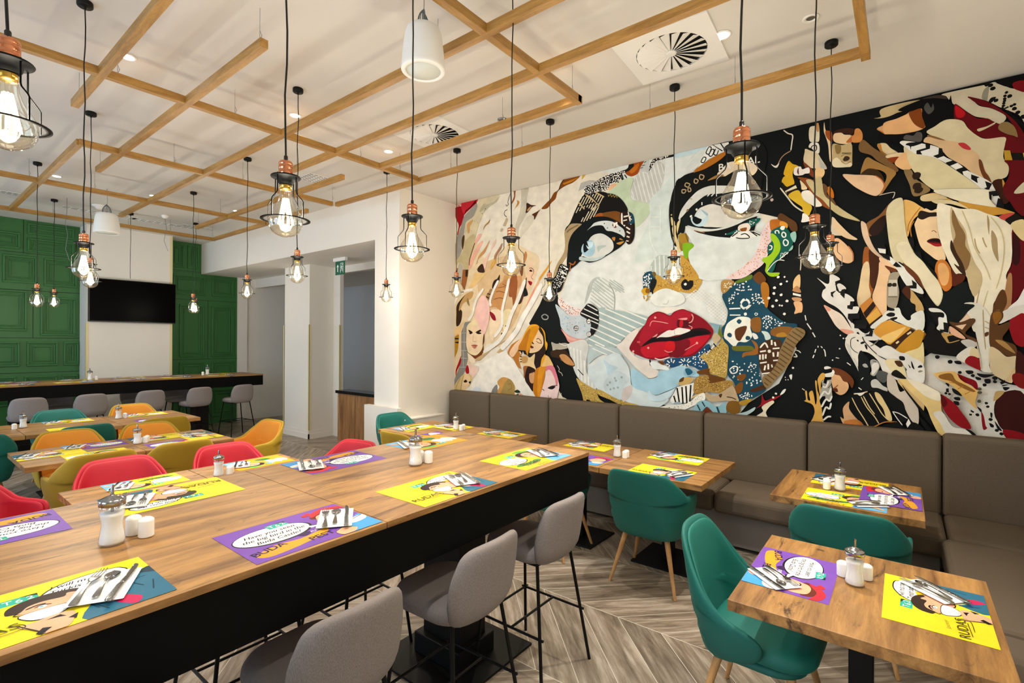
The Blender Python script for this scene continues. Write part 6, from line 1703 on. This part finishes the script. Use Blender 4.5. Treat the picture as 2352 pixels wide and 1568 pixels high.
# ------------------------------------------------------------------ chairs
def make_armchair(name, mo, mi, arms=True, leg=True):
    t = thing('armchair', name, 'chair')
    def upath(s):
        a, R = .135, .135; sg = 1 if s >= 0 else -1; q = abs(s)
        if q <= a: return sg*q, -.25, (0, 1)
        q -= a; Lq = R*pi/2
        if q <= Lq: th = q/R; return sg*(a+R*sin(th)), -.25+R*(1-cos(th)), (-sg*sin(th), cos(th))
        q -= Lq; return sg*(a+R), -.25+R+q, (-sg, 0)
    def fm(s, z, w):
        x, y, nrm = upath(s)
        f = min(1, max(0, (z-.33)/.36)); k = .78+.22*f*(2-f); b_ = max(0, 1-abs(s)/.55); back = b_*b_*(3-2*b_)
        zz = max(0, z-.42); rec = zz*zz*.42*back
        return ((x+nrm[0]*w)*k, (y+nrm[1]*w)*k-rec, z)
    if arms:
        half = [(0, .842), (.10, .842), (.17, .836), (.215, .812), (.25, .775), (.29, .735), (.335, .695), (.375, .668), (.44, .655), (.52, .650), (.575, .640), (.60, .61), (.605, .56), (.595, .50), (.56, .43), (.50, .395), (.40, .375), (.28, .366), (.14, .364)]
    else:
        half = [(0, .862), (.08, .860), (.13, .848), (.17, .822), (.20, .785), (.235, .73), (.28, .66), (.33, .60), (.39, .555), (.45, .53), (.50, .51), (.525, .48), (.52, .44), (.49, .405), (.42, .375), (.30, .355), (.14, .348)]
    outl = half + [(-a, b) for a, b in half[::-1] if a > 0] + [(0, .348)]
    # order: right side down, bottom centre, left side up
    outl = half + [(0, .363)] + [(-a, b) for a, b in half[::-1] if a > 0]
    outl = smooth_closed(outl, 2)
    inner = [(a*.965, .40+(b-.40)*.965 if b > .42 else .42) for a, b in outl]
    MB().pad(outl, lambda s, z, w_: fm(s, z, w_), .036).build('shell', mo, t)
    MB().pad(inner, lambda s, z, w_: fm(s, z, w_+.020), .026).build('inner_lining', mi, t)
    MB().pad(rrect(.42, .40, .13), lambda u, v, w_: (u, v-.005, .372+w_), .05).build('seat_base', mo, t)
    MB().pad(rrect(.45, .44, .13, 8), lambda u, v, w_: (u, v+.015, .425+w_+.01*(1-(u/.25)**2)), .085).build('seat', mi, t)
    if not arms:
        pass
    for sx in (1, -1):
        for sy in (1, -1):
            MB().bar((sx*.15, sy*.14, .35), (sx*.235, sy*.225+.0, 0), .019, .010, 14).build('leg', MT['leg'], t)
    return t
teal = make_armchair('teal velvet armchair', MT['teal'], MT['teal_in']); must = make_armchair('mustard armchair', MT['must'], MT['must_in'])
red = make_armchair('red armchair', MT['red'], MT['red'])
tealS = make_armchair('teal velvet chair', MT['teal'], MT['teal_in'], arms=False)
g = 'velvet shell chairs around the low tables'
for p, x, y, rz, lb in (
    (teal, 3.50, 1.43, -88, 'teal velvet armchair with oak legs, fully visible in the middle of the floor'),
    (teal, 3.52, 2.30, -90, 'teal velvet armchair half hidden behind the right end of the long bar table'),
    (teal, 3.46, .24, -92, 'teal velvet armchair with its back to us at the corner table with three mats'),
    (tealS, 2.46, .49, 178, 'nearest teal chair seen from the side at the nearest oak table'),
    (teal, 3.86, 4.62, 178, 'teal armchair at the far end of the bench, next to the pier'),
    (must, 3.38, 3.88, -90, 'mustard armchair with orange lining between the teal chair and the long bar table'),
    (teal, 1.40, 8.02, 180, 'light teal armchair behind the rear row of low tables'),
    (must, 2.15, 8.02, 180, 'orange lined armchair behind the rear row, beside the sugar dispenser'),
    (teal, 1.33, 6.90, 3, 'dark teal armchair back in front of the rear row, middle table'),
    (must, 2.06, 6.90, -4, 'olive yellow armchair back in front of the rear row, right table'),
    (teal, .58, 6.92, -6, 'dark teal armchair back at the left edge behind the middle row'),
    (must, 1.14, 6.08, 180, 'orange lined armchair behind the middle row, left'),
    (must, 1.76, 6.02, 176, 'orange lined armchair behind the middle row, right'),
    (must, 1.08, 5.22, 4, 'olive yellow armchair back in front of the middle row, left'),
    (must, 1.68, 5.22, -3, 'olive yellow armchair back in front of the middle row, right'),
    (must, 2.42, 5.45, 96, 'orange and mustard armchair at the right end of the middle row'),
    (red, 1.10, 4.30, 178, 'bright red chair behind the front row, left of the two'),
    (red, 1.82, 4.24, 180, 'bright red chair behind the front row, right of the two'),
    (red, 2.34, 3.72, 100, 'red chair at the right end of the front row, only its top visible'),
    (red, .42, 4.45, 215, 'dark red chair at the left edge behind the bar table'),
    (red, .30, 5.25, 250, 'dark red chair at the left edge, farther from us, beside the middle row')):
    put(p, (x, y, 0), RA(rz), lb, g)

# ------------------------------------------------------------------ bar stools
def make_stool():
    t = thing('bar_stool', 'grey fabric bar stool', 'bar stool')
    MB().pad(rrect(.39, .41, .12, 8), lambda u, v, w_: (u, v+.02, .650+w_+.012*(1-(u/.22)**2)*(1 if w_ > 0 else 0)), .075).build('seat', MT['stool'], t)
    hw = .198
    outl = [(-.11, .612), (0, .61), (.11, .612), (.155, .622), (.18, .65), (hw, .71), (hw, .80), (.184, .86), (.17, .90), (.14, .925), (.09, .935), (0, .938)]
    outl = outl + [(-.09, .935), (-.14, .925), (-.17, .90), (-.184, .86), (-hw, .80), (-hw, .71), (-.18, .65), (-.155, .622)]
    outl = smooth_closed(outl, 2)
    def fm(u, z, w_):
        c = (abs(u)/.19)**2*.045; rec = (z-.61)*.16
        return (u, -.185+c-rec+w_+(.02*max(0, 1-(z-.61)/.06)), z)
    MB().pad(outl, fm, .052).build('backrest', MT['stool'], t)
    m = {}
    top = {(1, 1): (.15, .17), (-1, 1): (-.15, .17), (1, -1): (.15, -.13), (-1, -1): (-.15, -.13)}
    bot = {k: (k[0]*.225, k[1]*.215) for k in top}
    def at(k, z): a, b = top[k], bot[k]; f = (.62-z)/.62; return (a[0]+(b[0]-a[0])*f, a[1]+(b[1]-a[1])*f, z)
    for k in top: MB().bar(at(k, .62), at(k, 0), .0085, .0085, 10).build('leg', MT['black'], t)
    fr = MB()
    for a, b in (((1, 1), (-1, 1)), ((1, 1), (1, -1)), ((-1, 1), (-1, -1))):
        pa, pb = Vector(at(a, .28)), Vector(at(b, .28)); d = (pb-pa).normalized()*.02; fr.bar(pa-d, pb+d, .0065, n=8)
    pa, pb = Vector((-.185, 0, .28)), Vector((.185, 0, .28)); fr.bar(pa, pb, .0065, n=8)
    fr.build('footrest', MT['black'], t)
    MB().box(-.15, .15, -.13, .17, .604, .618).build('seat_frame', MT['black'], t)
    return t
st = make_stool(); g = 'grey fabric bar stools'
for x, y, rz, lb in ((2.17, 1.55, 0, 'grey bar stool under the right end of the long bar table'), (1.52, 1.50, 2, 'grey bar stool in the middle of the near row, between two others'), (.90, 1.50, 0, 'large grey bar stool back at the bottom centre'), (.28, 1.50, 0, 'grey bar stool just peeking in at the bottom left edge')):
    put(st, (x, y, 0), RA(rz), lb, g)
for i, x in enumerate((1.66, 1.05, .42)):
    put(st, (x, 2.41, 0), RA(180), 'far side stool of near bar table, legs visible ' + ('by the pedestal', 'behind the largest stool back', 'at the left')[i], g)
for i, x in enumerate((1.27, 1.91, 2.64, 3.32, 4.0)):
    put(st, (x, 9.40, 0), RA((-3, 2, 0, 4, 6)[i]), 'grey bar stool at the far bar table, ' + ('leftmost of five', 'second from the left', 'in the middle of five', 'second from the right', 'rightmost of five')[i], g)
for i, x in enumerate((1.75, 2.75, 3.38)):
    put(st, (x, 10.30, 0), RA(180), 'bar stool on the wall side of the far bar table, ' + ('left', 'before the white pillar', 'before the right green panelling')[i], g)

# ------------------------------------------------------------------ printed place mats
PUR, YEL, BLK, WHT, SKIN, TEALC = lin('7a4fae'), lin('f3dc2c'), lin('15131a'), lin('fbfbfa'), lin('efb08c'), lin('2fae98')
def badge(a, x, y, ang=-8):
    c, s_ = cos(RA(ang)), sin(RA(ang))
    q = lambda px, py: (x+px*c-py*s_, y+px*s_+py*c)
    a.poly([q(-34, -18), q(34, -18), q(34, 18), q(-34, 18)], TEALC)
    a.poly([q(2, 18), q(34, 18), q(34, 4)], lin('10332e'))
    a.text('T', *q(-20, -10), 30, WHT, ang=ang); a.text('6', *q(0, -13), 30, WHT, ang=ang); a.text('2', *q(20, -10), 30, WHT, ang=ang)
def frame(bg):
    a = Art(.00012, clamp=(-215, 215, -152, 152), unit=.001); a.poly([(-215, -152), (215, -152), (215, 152), (-215, 152)], bg); return a
def mat_purple():
    a = frame(PUR)
    a.poly([(-190, -96), (-120, -60), (-40, -70), (40, -50), (70, -44), (40, -90), (-10, -104), (-90, -124), (-170, -130)], lin('e0a030'), True)
    a.poly([(30, 20), (92, -18), (40, -20)], BLK); a.ell(-78, 28, 126, 76, BLK); a.ell(-80, 30, 120, 70, WHT); a.poly([(24, 12), (84, -14), (30, -12)], WHT)
    for i, tx in enumerate(('Have you seen', 'the big bird in the', 'Buda Castle?')): a.text(tx, -80, 46-33*i, 31, BLK, shear=.35, bold=.012, sx=.9)
    badge(a, -34, 98, 4)
    a.text('BUDA', -142, -92, 42, lin('2a1640'), ang=12, bold=.02); a.text('PEST', 18, -112, 42, lin('2a1640'), ang=4, bold=.02)
    a.text('TURUL', 34, -48, 18, WHT, ang=6, bold=.01); a.poly([(-40, -40), (-10, -30), (10, -36), (0, -56), (-20, -62)], lin('3a2450'), True)
    a.poly([(70, 60), (84, 90), (120, 112), (160, 110), (190, 90), (200, 60), (170, 50), (110, 40)], lin('6a2e22'), True)
    a.poly([(84, 50), (70, 0), (92, -36), (130, -50), (170, -30), (190, 20), (182, 70), (140, 84), (100, 76)], SKIN, True)
    a.poly([(76, 74), (96, 112), (150, 136), (204, 120), (214, 86), (180, 100), (140, 104), (104, 84)], lin('d0303a'), True)
    a.poly([(60, 108), (84, 98), (100, 112), (84, 128)], lin('d0303a'), True)
    a.stroke([(94, 40), (106, 46), (120, 42)], 5, BLK); a.blob((108, 36), 6, WHT); a.blob((108, 36), 3, BLK); a.stroke([(86, 10), (98, 4)], 4, lin('a02030')); a.stroke([(72, 6), (92, -36), (130, -52)], 3.5, BLK)
    a.poly([(120, -60), (170, -36), (215, -20), (215, -152), (90, -152), (70, -110)], lin('4a9ad8'), True)
    a.poly([(60, -110), (100, -90), (130, -120), (110, -148), (66, -150)], SKIN, True); a.stroke([(60, -110), (100, -90), (130, -120)], 3, BLK)
    a.poly([(130, -52), (214, -30), (206, -70), (160, -84), (134, -76)], lin('f0e4dc'), True); a.stroke([(130, -52), (170, -46), (214, -30)], 3.5, BLK)
    return a.mesh('purple_mat', MT['art'])
def mat_man():
    a = frame(YEL)
    a.poly([(-10, 60), (20, 100), (80, 124), (150, 122), (168, 104), (172, 80), (140, 52), (60, 38), (10, 42)], BLK, True)
    a.poly([(-6, 60), (24, 97), (82, 120), (148, 118), (164, 102), (168, 80), (138, 55), (60, 42), (12, 46)], WHT, True)
    a.poly([(60, 48), (120, 56), (190, 60), (200, 20), (90, 10), (70, 20)], lin('f0c020'), True); a.poly([(96, 52), (116, 22), (122, 52)], WHT)
    a.text('I will miss the', 80, 88, 27, BLK, shear=.35, bold=.012, sx=.9); a.text('Turkish baths', 74, 60, 27, BLK, shear=.35, bold=.012, sx=.9)
    a.text('YEE', 120, 16, 32, lin('d84828'), ang=12)
    badge(a, -42, 82, -2)
    a.poly([(215, 40), (140, 20), (96, -10), (70, -60), (40, -152), (215, -152)], lin('2e6a86'), True)
    a.poly([(215, 60), (180, 44), (150, 60), (215, 10)], lin('1a3a50'), True)
    a.poly([(80, 2), (118, -60), (136, -110), (100, -100), (66, -70), (60, -30)], lin('efe6b0'), True); a.poly([(94, -62), (118, -70), (150, -120), (130, -150), (104, -110)], lin('c02858'), True)
    for p, q in (((70, -90), (84, -130)), ((150, -10), (170, -60)), ((190, 0), (150, -6)), ((60, -70), (70, -110)), ((196, -40), (180, -100))): a.stroke([p, q], 3.5, lin('143a4e'))
    a.poly([(-60, 20), (-30, 44), (20, 46), (62, 30), (88, 4), (92, -24), (70, -54), (40, -60), (0, -44), (-38, -22), (-56, 0)], SKIN, True)
    a.poly([(-74, 14), (-66, 44), (-34, 64), (10, 68), (56, 54), (84, 24), (70, 22), (40, 40), (30, 22), (-6, 30), (-34, 24), (-50, 2), (-66, 4)], lin('33241f'), True)
    a.poly([(62, 26), (80, 30), (90, 14), (84, -4), (72, 4)], SKIN, True)
    a.stroke([(-40, 8), (-20, 16), (-4, 12)], 6, BLK); a.blob((-12, 0), 8, WHT); a.blob((-14, 0), 4, lin('6ab0d0')); a.stroke([(-26, 4), (-10, 8), (4, 0)], 3, BLK); a.stroke([(66, 2), (74, -8)], 3, BLK); a.stroke([(60, 24), (70, 30), (90, 14)], 3, BLK)
    a.stroke([(92, -24), (70, -54), (40, -60), (20, -50)], 3.5, BLK)
    a.poly([(-57, -20), (-14, -15), (31, -24), (27, -52), (6, -71), (-20, -73), (-44, -58)], BLK, True); a.poly([(-55, -22), (-14, -17), (28.5, -26), (24.5, -51), (4, -69), (-20, -71), (-42, -57)], lin('f4f4f2'), True)
    a.poly([(-30, -60), (-6, -64), (16, -58), (2, -69), (-20, -71)], lin('c8ccd2'), True); a.stroke([(-20, -74), (-6, -80), (8, -72)], 3, BLK); a.stroke([(-50, 4), (-62, -8), (-52, -16)], 3, BLK)
    a.poly([(-62, -80), (-30, -74), (10, -70), (30, -84), (24, -116), (6, -152), (-30, -152), (-44, -116)], SKIN, True)
    a.stroke([(-62, -74), (-44, -116), (-30, -148)], 3, BLK); a.poly([(-20, -86), (6, -78), (14, -96), (0, -90)], BLK); a.poly([(14, -110), (34, -98), (26, -124)], BLK); a.poly([(-36, -152), (-16, -130), (-30, -120), (-44, -140)], BLK)
    a.text('Széchenyi', -128, -34, 17, lin('6a6a20'), shear=.3, ang=6); a.text('RUDAS', -130, -82, 42, lin('4a4a14'), ang=2, sx=1.1)
    a.stroke([(-178, -90), (-80, -84)], 2.5, lin('4a4a14')); a.stroke([(-80, -60), (-60, -62), (-58, -92), (-140, -98)], 2.5, lin('4a4a14'))
    return a.mesh('yellow_man_mat', MT['art'])
def mat_woman(bg='f3da2a', orange=False):
    a = frame(lin(bg))
    a.poly([(20, 120), (80, 140), (120, 120), (160, 96), (100, 96), (50, 100)], lin('6ab04a'), True)
    if orange:
        a.poly([(-212, 30), (-190, 70), (-160, 56), (-140, 84), (-100, 66), (-60, 78), (-56, 30), (-40, -10), (-80, -34), (-120, -20), (-160, -40), (-190, -20)], WHT)
        for i in range(4): a.stroke([(-180+8*i, 48-22*i), (-150, 52-22*i), (-130, 45-22*i), (-105, 51-22*i), (-75, 46-22*i)], 3, BLK)
        a.poly([(-120, -60), (-80, -40), (-30, -50), (0, -90), (-50, -110), (-100, -100)], lin('2e7a44'), True)
    else:
        a.ell(-116, 2, 96, 60, BLK); a.poly([(-50, 44), (-20, 56), (-30, 30)], BLK); a.ell(-117, 3, 92, 56, WHT); a.poly([(-52, 42), (-26, 52), (-34, 30)], WHT)
        for i, tx in enumerate(('Hmm,', 'I have to buy', 'another', 'fridge-magnet.')): a.text(tx, -118, 30-23*i, 24, BLK, shear=.35, bold=.012, sx=.9)
    badge(a, -40, 84, -2)
    a.poly([(215, 30), (150, -10), (90, -40), (60, -100), (60, -152), (215, -152)], lin('6ab0dc'), True)
    a.poly([(-16, 50), (10, 90), (60, 100), (120, 90), (150, 60), (130, 10), (90, -6), (30, 0), (-4, 20)], lin('3e2620'), True)
    a.poly([(14, 40), (40, 74), (90, 82), (140, 50), (150, 10), (130, -20), (80, -30), (36, -14), (16, 10)], SKIN, True)
    a.stroke([(40, 44), (54, 52), (68, 48)], 4.5, BLK); a.stroke([(60, 24), (76, 30), (90, 26)], 4.5, BLK); a.blob((56, 40), 4, lin('3a6a90')); a.blob((78, 18), 4, lin('3a6a90'))
    a.poly([(80, -6), (120, 6), (170, -6), (160, -30), (120, -40), (90, -30)], BLK, True); a.poly([(84, -8), (120, 2), (164, -8), (156, -28), (120, -36), (92, -28)], lin('f4eeee'), True)
    a.poly([(56, -30), (80, -42), (120, -46), (200, -90), (190, -112), (110, -76), (66, -56)], SKIN, True); a.stroke([(56, -32), (66, -56), (110, -76), (190, -112)], 3, BLK)
    a.stroke([(70, -34), (72, -48)], 2.5, BLK); a.stroke([(84, -38), (86, -52)], 2.5, BLK)
    if not orange:
        a.poly([(-190, -86), (-150, -58), (-60, -66), (0, -50), (30, -66), (0, -90), (-100, -100)], lin('4e8a3a'), True); a.scatter([(-160, -90), (-150, -64), (-20, -60), (0, -90)], 16, 14, lin('3a2a24'))
        a.text('BUDAPEST', -76, -112, 26, lin('7a5a4a'), bold=.01); a.text('FEST', -30, -148, 36, lin('f07a1e'), bold=.03, sx=1.4)
    return a.mesh('woman_mat', MT['art'])
MATS = dict(P=mat_purple(), Y=mat_man(), W=mat_woman(), O=mat_woman('f0a02a', True))
MLAB = dict(P='purple mat', Y='yellow mat with sipping man', W='yellow mat with woman', O='orange mat with leaf')
def place_mat(k, x, y, z, rot, where):
    o = bpy.data.objects.new('place_mat', MATS[k]); COL.objects.link(o); o.location = (x, y, z+.0008); o.rotation_euler = (0, 0, RA(rot))
    tag(o, MLAB[k] + ' ' + where, 'place mat', 'printed place mats'); return o

# cutlery
def make_fork():
    t = thing('fork', 'steel fork', 'fork'); m = MB()
    def sh(u, v, w_): return (u, v, .004+w_+.006*sin(max(0, min(1, (v+.09)/.18))*pi))
    m.pad(smooth_closed([(-.009, -.095), (0, -.099), (.009, -.095), (.007, -.06), (.0035, -.02), (.004, .015), (-.004, .015), (-.0035, -.02), (-.007, -.06)], 3), sh, .0032)
    m.pad(smooth_closed([(-.004, .012), (.004, .012), (.011, .028), (.0125, .045), (.0, .050), (-.0125, .045), (-.011, .028)], 3), sh, .0024)
    for i in range(4):
        x = -.0105+.007*i; m.tube([(x, .044, .0085), (x, .062, .0075), (x*.97, .080, .006), (x*.95, .096, .008)], .0012, 6)
    m.build('fork_body', MT['chrome'], t); return t
def make_spoon():
    t = thing('spoon', 'steel spoon', 'spoon'); m = MB()
    def sh(u, v, w_): return (u, v, .005+w_+.006*sin(max(0, min(1, (v+.07)/.14))*pi))
    m.pad(smooth_closed([(-.0075, -.072), (0, -.076), (.0075, -.072), (.006, -.045), (.003, -.01), (.0035, .030), (-.0035, .030), (-.003, -.01), (-.006, -.045)], 3), sh, .003)
    bl = smooth_closed([(0, .024), (.010, .032), (.0165, .048), (.015, .064), (0, .076), (-.015, .064), (-.0165, .048), (-.010, .032)], 3)
    def bowl(u, v, w_): r = ((u/.0165)**2+((v-.050)/.026)**2); return (u, v, .0055-.0055*(1-min(1, r))+w_)
    m.pad(bl, bowl, .0016); m.build('spoon_body', MT['chrome'], t); return t
def make_knife():
    t = thing('knife', 'steel knife', 'knife')
    MB().pad(smooth_closed([(-.008, -.105), (0, -.109), (.008, -.105), (.0075, -.06), (.006, -.01), (-.006, -.01), (-.0075, -.06)], 3), lambda u, v, w_: (u, v, .005+w_), .006).build('handle', MT['chrome'], t)
    MB().pad(smooth_closed([(-.006, -.012), (.006, -.012), (.009, .03), (.0095, .07), (.006, .100), (-.004, .108), (-.0055, .09), (-.0045, .03)], 3), lambda u, v, w_: (u, v, .005+w_), .0022).build('blade', MT['chrome'], t); return t
def make_napkin():
    me = MB().pad(rrect(.115, .185, .003, 2), lambda u, v, w_: (u, v, .0022+w_+.0008*sin(u*40)*cos(v*30)), .003); return me.build('napkin', MT['paper'])
fk, spn, kn = make_fork(), make_spoon(), make_knife(); nap0 = [make_napkin()]; nap0[0]['category'] = 'napkin'
def setting(x, y, z, rot, where, dx=.135, dy=.02, tilt=-14, rng=None):
    """napkin with fork, spoon and knife lying on the right of a mat turned by rot"""
    R = RA(rot); px = x+dx*cos(R)-dy*sin(R); py = y+dx*sin(R)+dy*cos(R); a = R+RA(tilt)
    n = nap0[0]
    if n.get('label'): n = n.copy(); COL.objects.link(n)
    n.location = (px, py, z+.003); n.rotation_euler = (0, 0, a); tag(n, 'white napkin ' + where, 'napkin', 'napkins')
    for p, o, nm in ((fk, -.034, 'fork'), (spn, .0, 'spoon'), (kn, .036, 'knife')):
        c = put(p, (px+o*cos(a), py+o*sin(a), z+.0068), a+RA(random.uniform(-5, 5)), 'steel %s %s' % (nm, where), nm + 's on napkins')
SETS = [
 ('Y', .255, 1.59, 1.09, 0, 'at bottom left of the long bar table', 1), ('P', .875, 1.575, 1.09, 0, 'front edge of long bar table, nearest full purple', 1), ('Y', 1.50, 1.575, 1.09, 0, 'front edge of long bar table, in its middle', 1), ('W', 2.175, 1.60, 1.09, 0, 'front edge of long bar table, right end', 1),
 ('P', .19, 2.325, 1.09, 180, 'at the far left edge of the long bar table', 0), ('Y', .75, 2.335, 1.09, 180, 'upside down behind big sugar dispenser, long bar table', 1), ('P', 1.48, 2.33, 1.09, 180, 'upside down at far edge of long bar table, middle', 1), ('O', 2.12, 2.33, 1.09, 180, 'far edge of long bar table, near its right end', 1),
 ('P', 2.395, .365, .75, 180, 'on nearest low table, left side', 1), ('Y', 2.415, -.095, .75, 0, 'on nearest low table, right side', 1),
 ('Y', 4.165, .29, .75, 90, 'on the bench corner table behind the dispenser', 1), ('W', 3.715, .285, .75, -90, 'on bench corner table, in front', 1), ('P', 3.94, .06, .752, 0, 'on the bench corner table overlapping two yellow ones', 1),
 ('Y', 4.12, 2.29, .75, 90, 'on the joined bench table, back left', 1), ('W', 4.15, 1.48, .75, 90, 'on the middle bench table, back side', 1), ('Y', 3.63, 1.42, .75, -90, 'on the middle bench table behind the teal chair', 1), ('P', 3.63, 2.1, .75, -90, 'on joined bench table, peeking out behind bar table corner', 0),
 ('W', 4.05, 3.31, .75, 90, 'on the far bench table, right', 1), ('Y', 4.02, 4.03, .75, 90, 'on the farthest bench table, bench side', 1), ('W', 3.72, 4.30, .751, 180, 'on the farthest bench table, far end', 1), ('P', 3.57, 3.72, .75, -90, 'on the far bench table beside the mustard chair', 1),
 ('W', 1.13, 4.03, .75, 180, 'on the front row left table near the red chair', 1), ('O', 1.88, 4.02, .75, 180, 'on the front row right table near the red chair', 1), ('P', .93, 3.68, .75, 0, 'on the front row left table, near edge', 0),
 ('P', 1.24, 5.84, .75, 180, 'on the middle row left table, far edge', 1), ('Y', .905, 5.66, .751, 180, 'on the middle row left end', 1), ('W', 1.16, 5.36, .75, 0, 'on the middle row left table, near edge', 0), ('Y', 1.72, 5.82, .75, 180, 'on the middle row right table, far edge', 1), ('Y', 2.02, 5.60, .751, 90, 'on the middle row right end', 1), ('P', 1.74, 5.36, .75, 0, 'on the middle row right table, near edge', 0),
 ('W', 1.40, 7.75, .75, 180, 'on the rear row middle table, far edge', 1), ('Y', 1.34, 7.11, .75, 0, 'on the rear row middle table, near edge', 0), ('W', 2.16, 7.75, .75, 180, 'on the rear row right table, far edge', 1), ('P', 2.12, 7.11, .75, 0, 'on the rear row right table, near edge', 0), ('Y', .55, 7.11, .75, 0, 'on the rear row left table', 0)]
for i, x in enumerate((1.15, 1.80, 2.46, 3.12, 3.80)):
    od = ('leftmost', 'second from left', 'middle', 'second from right', 'rightmost')[i]
    SETS.append(('YWPYW'[i], x, 9.60, 1.09, 0, 'on far bar table, near edge, ' + od, 1)); SETS.append(('PYWPY'[i], x+.12, 10.08, 1.09, 180, 'on far bar table, wall side, ' + od, 1))
for k, x, y, z, rot, where, cut in SETS:
    place_mat(k, x, y, z, rot, where)
    if cut:
        dx, tl, dy = .135, -26, -.005
        if 'nearest full' in where: dx, tl = .125, -36
        if 'low table, left side' in where: dx, tl, dy = .12, -44, -.05
        if 'low table, right side' in where: dx, tl, dy = .13, -42, .0
        if 'overlapping' in where: dx, tl, dy = .16, -62, -.02
        if 'corner table, in front' in where or 'on the bench corner table in front' in where: dx, tl, dy = .12, -54, -.04
        if 'bottom left' in where: dx, tl = .105, -27
        setting(x, y, z+.0006+(.0012 if k else 0), rot, where, dx=dx, tilt=tl, dy=dy)

# ------------------------------------------------------------------ sugar dispensers and shakers
def make_dispenser():
    t = thing('sugar_dispenser', 'glass sugar dispenser', 'sugar dispenser')
    out = [(0, .001), (.030, .001), (.034, .004), (.0345, .010), (.0315, .030), (.0275, .055), (.0275, .070), (.031, .090), (.0335, .108), (.0325, .122), (.030, .127)]
    m = MB(); n = 10
    m.lathe(out, n=30)
    m.build('jar', MT['clear'], t)
    MB().lathe([(0, .006), (.0305, .006), (.0325, .012), (.0298, .030), (.0262, .055), (.0262, .070), (.0295, .088), (.031, .098), (.015, .0995), (0, .100)], n=30).build('sugar', MT['sugar'], t)
    MB().lathe([(.031, .121), (.0345, .121), (.0345, .136), (.033, .139), (.020, .146), (.0075, .150), (.006, .152)], n=32).build('lid', MT['chrome'], t)
    m = MB().tube([(0, 0, .148), (0, 0, .176), (.002, 0, .182)], .0048, 12); m.tube([(0, 0, .148), (0, 0, .085)], .0042, 10); m.build('spout', MT['chrome'], t)
    return t
def make_shaker():
    m = MB().lathe([(0, 0), (.0195, 0), (.0212, .0012), (.0219, .003), (.0220, .0045), (.0220, .006), (.0220, .030), (.0220, .050), (.0219, .0515), (.0214, .0535), (.0195, .0565), (.016, .0595), (.010, .0625), (.005, .0635), (0, .064)], n=32)
    o = m.build('shaker', MT['ceramic']); tag(o, 'white porcelain shaker', 'shaker')
    k = MB()
    for i in range(5): a = 2*pi*i/5; k.lathe([(0, .0003), (.0012, 0)], (.006*cos(a), .006*sin(a), .0636), n=8)
    k.build('pouring_holes', MT['dark'], o)
    return o
ds, sk = make_dispenser(), make_shaker()
CON = [(.45, 1.915, 1.09, 'on long bar table, left, the largest', [(.535, 1.905), (.515, 1.955)]),
       (1.69, 1.945, 1.09, 'on the long bar table toward its right end', [(1.765, 1.93), (1.745, 1.975)]),
       (1.51, 3.84, .75, 'on the front row of low tables', [(1.575, 3.82), (1.60, 3.86)]),
       (1.50, 5.60, .75, 'on the middle row of low tables', [(1.565, 5.61), (1.59, 5.65)]),
       (1.83, 7.55, .75, 'on the rear row, right table', [(1.90, 7.57)]),
       (.99, 7.55, .75, 'on the rear row, left side', [(.915, 7.50)]),
       (3.93, 3.86, .75, 'on the far bench table', [(3.925, 3.775), (3.975, 3.79)]),
       (3.87, 1.90, .75, 'on the joined bench tables', [(3.86, 1.825), (3.905, 1.83)]),
       (3.92, .325, .753, 'on the bench corner table', [(3.89, .395), (3.935, .40)]),
       (2.43, .15, .75, 'on the nearest low table', [(2.49, .195), (2.515, .115)]),
       (2.03, 9.85, 1.09, 'on the far bar table, left', [(2.11, 9.86)]),
       (3.68, 9.86, 1.09, 'on the far bar table, right', [(3.60, 9.84)])]
for x, y, z, lb, sh in CON:
    put(ds, (x, y, z+.0005), random.uniform(0, 6), 'glass sugar dispenser ' + lb, 'sugar dispensers')
    for i, (a, b) in enumerate(sh):
        put(sk, (a, b, z+.001 if z == .75 or z == 1.09 else z+.001), random.uniform(0, 6), 'white shaker %sby the dispenser %s' % (('near one ', 'rear one ')[i] if len(sh) > 1 else '', lb), 'salt and pepper shakers')
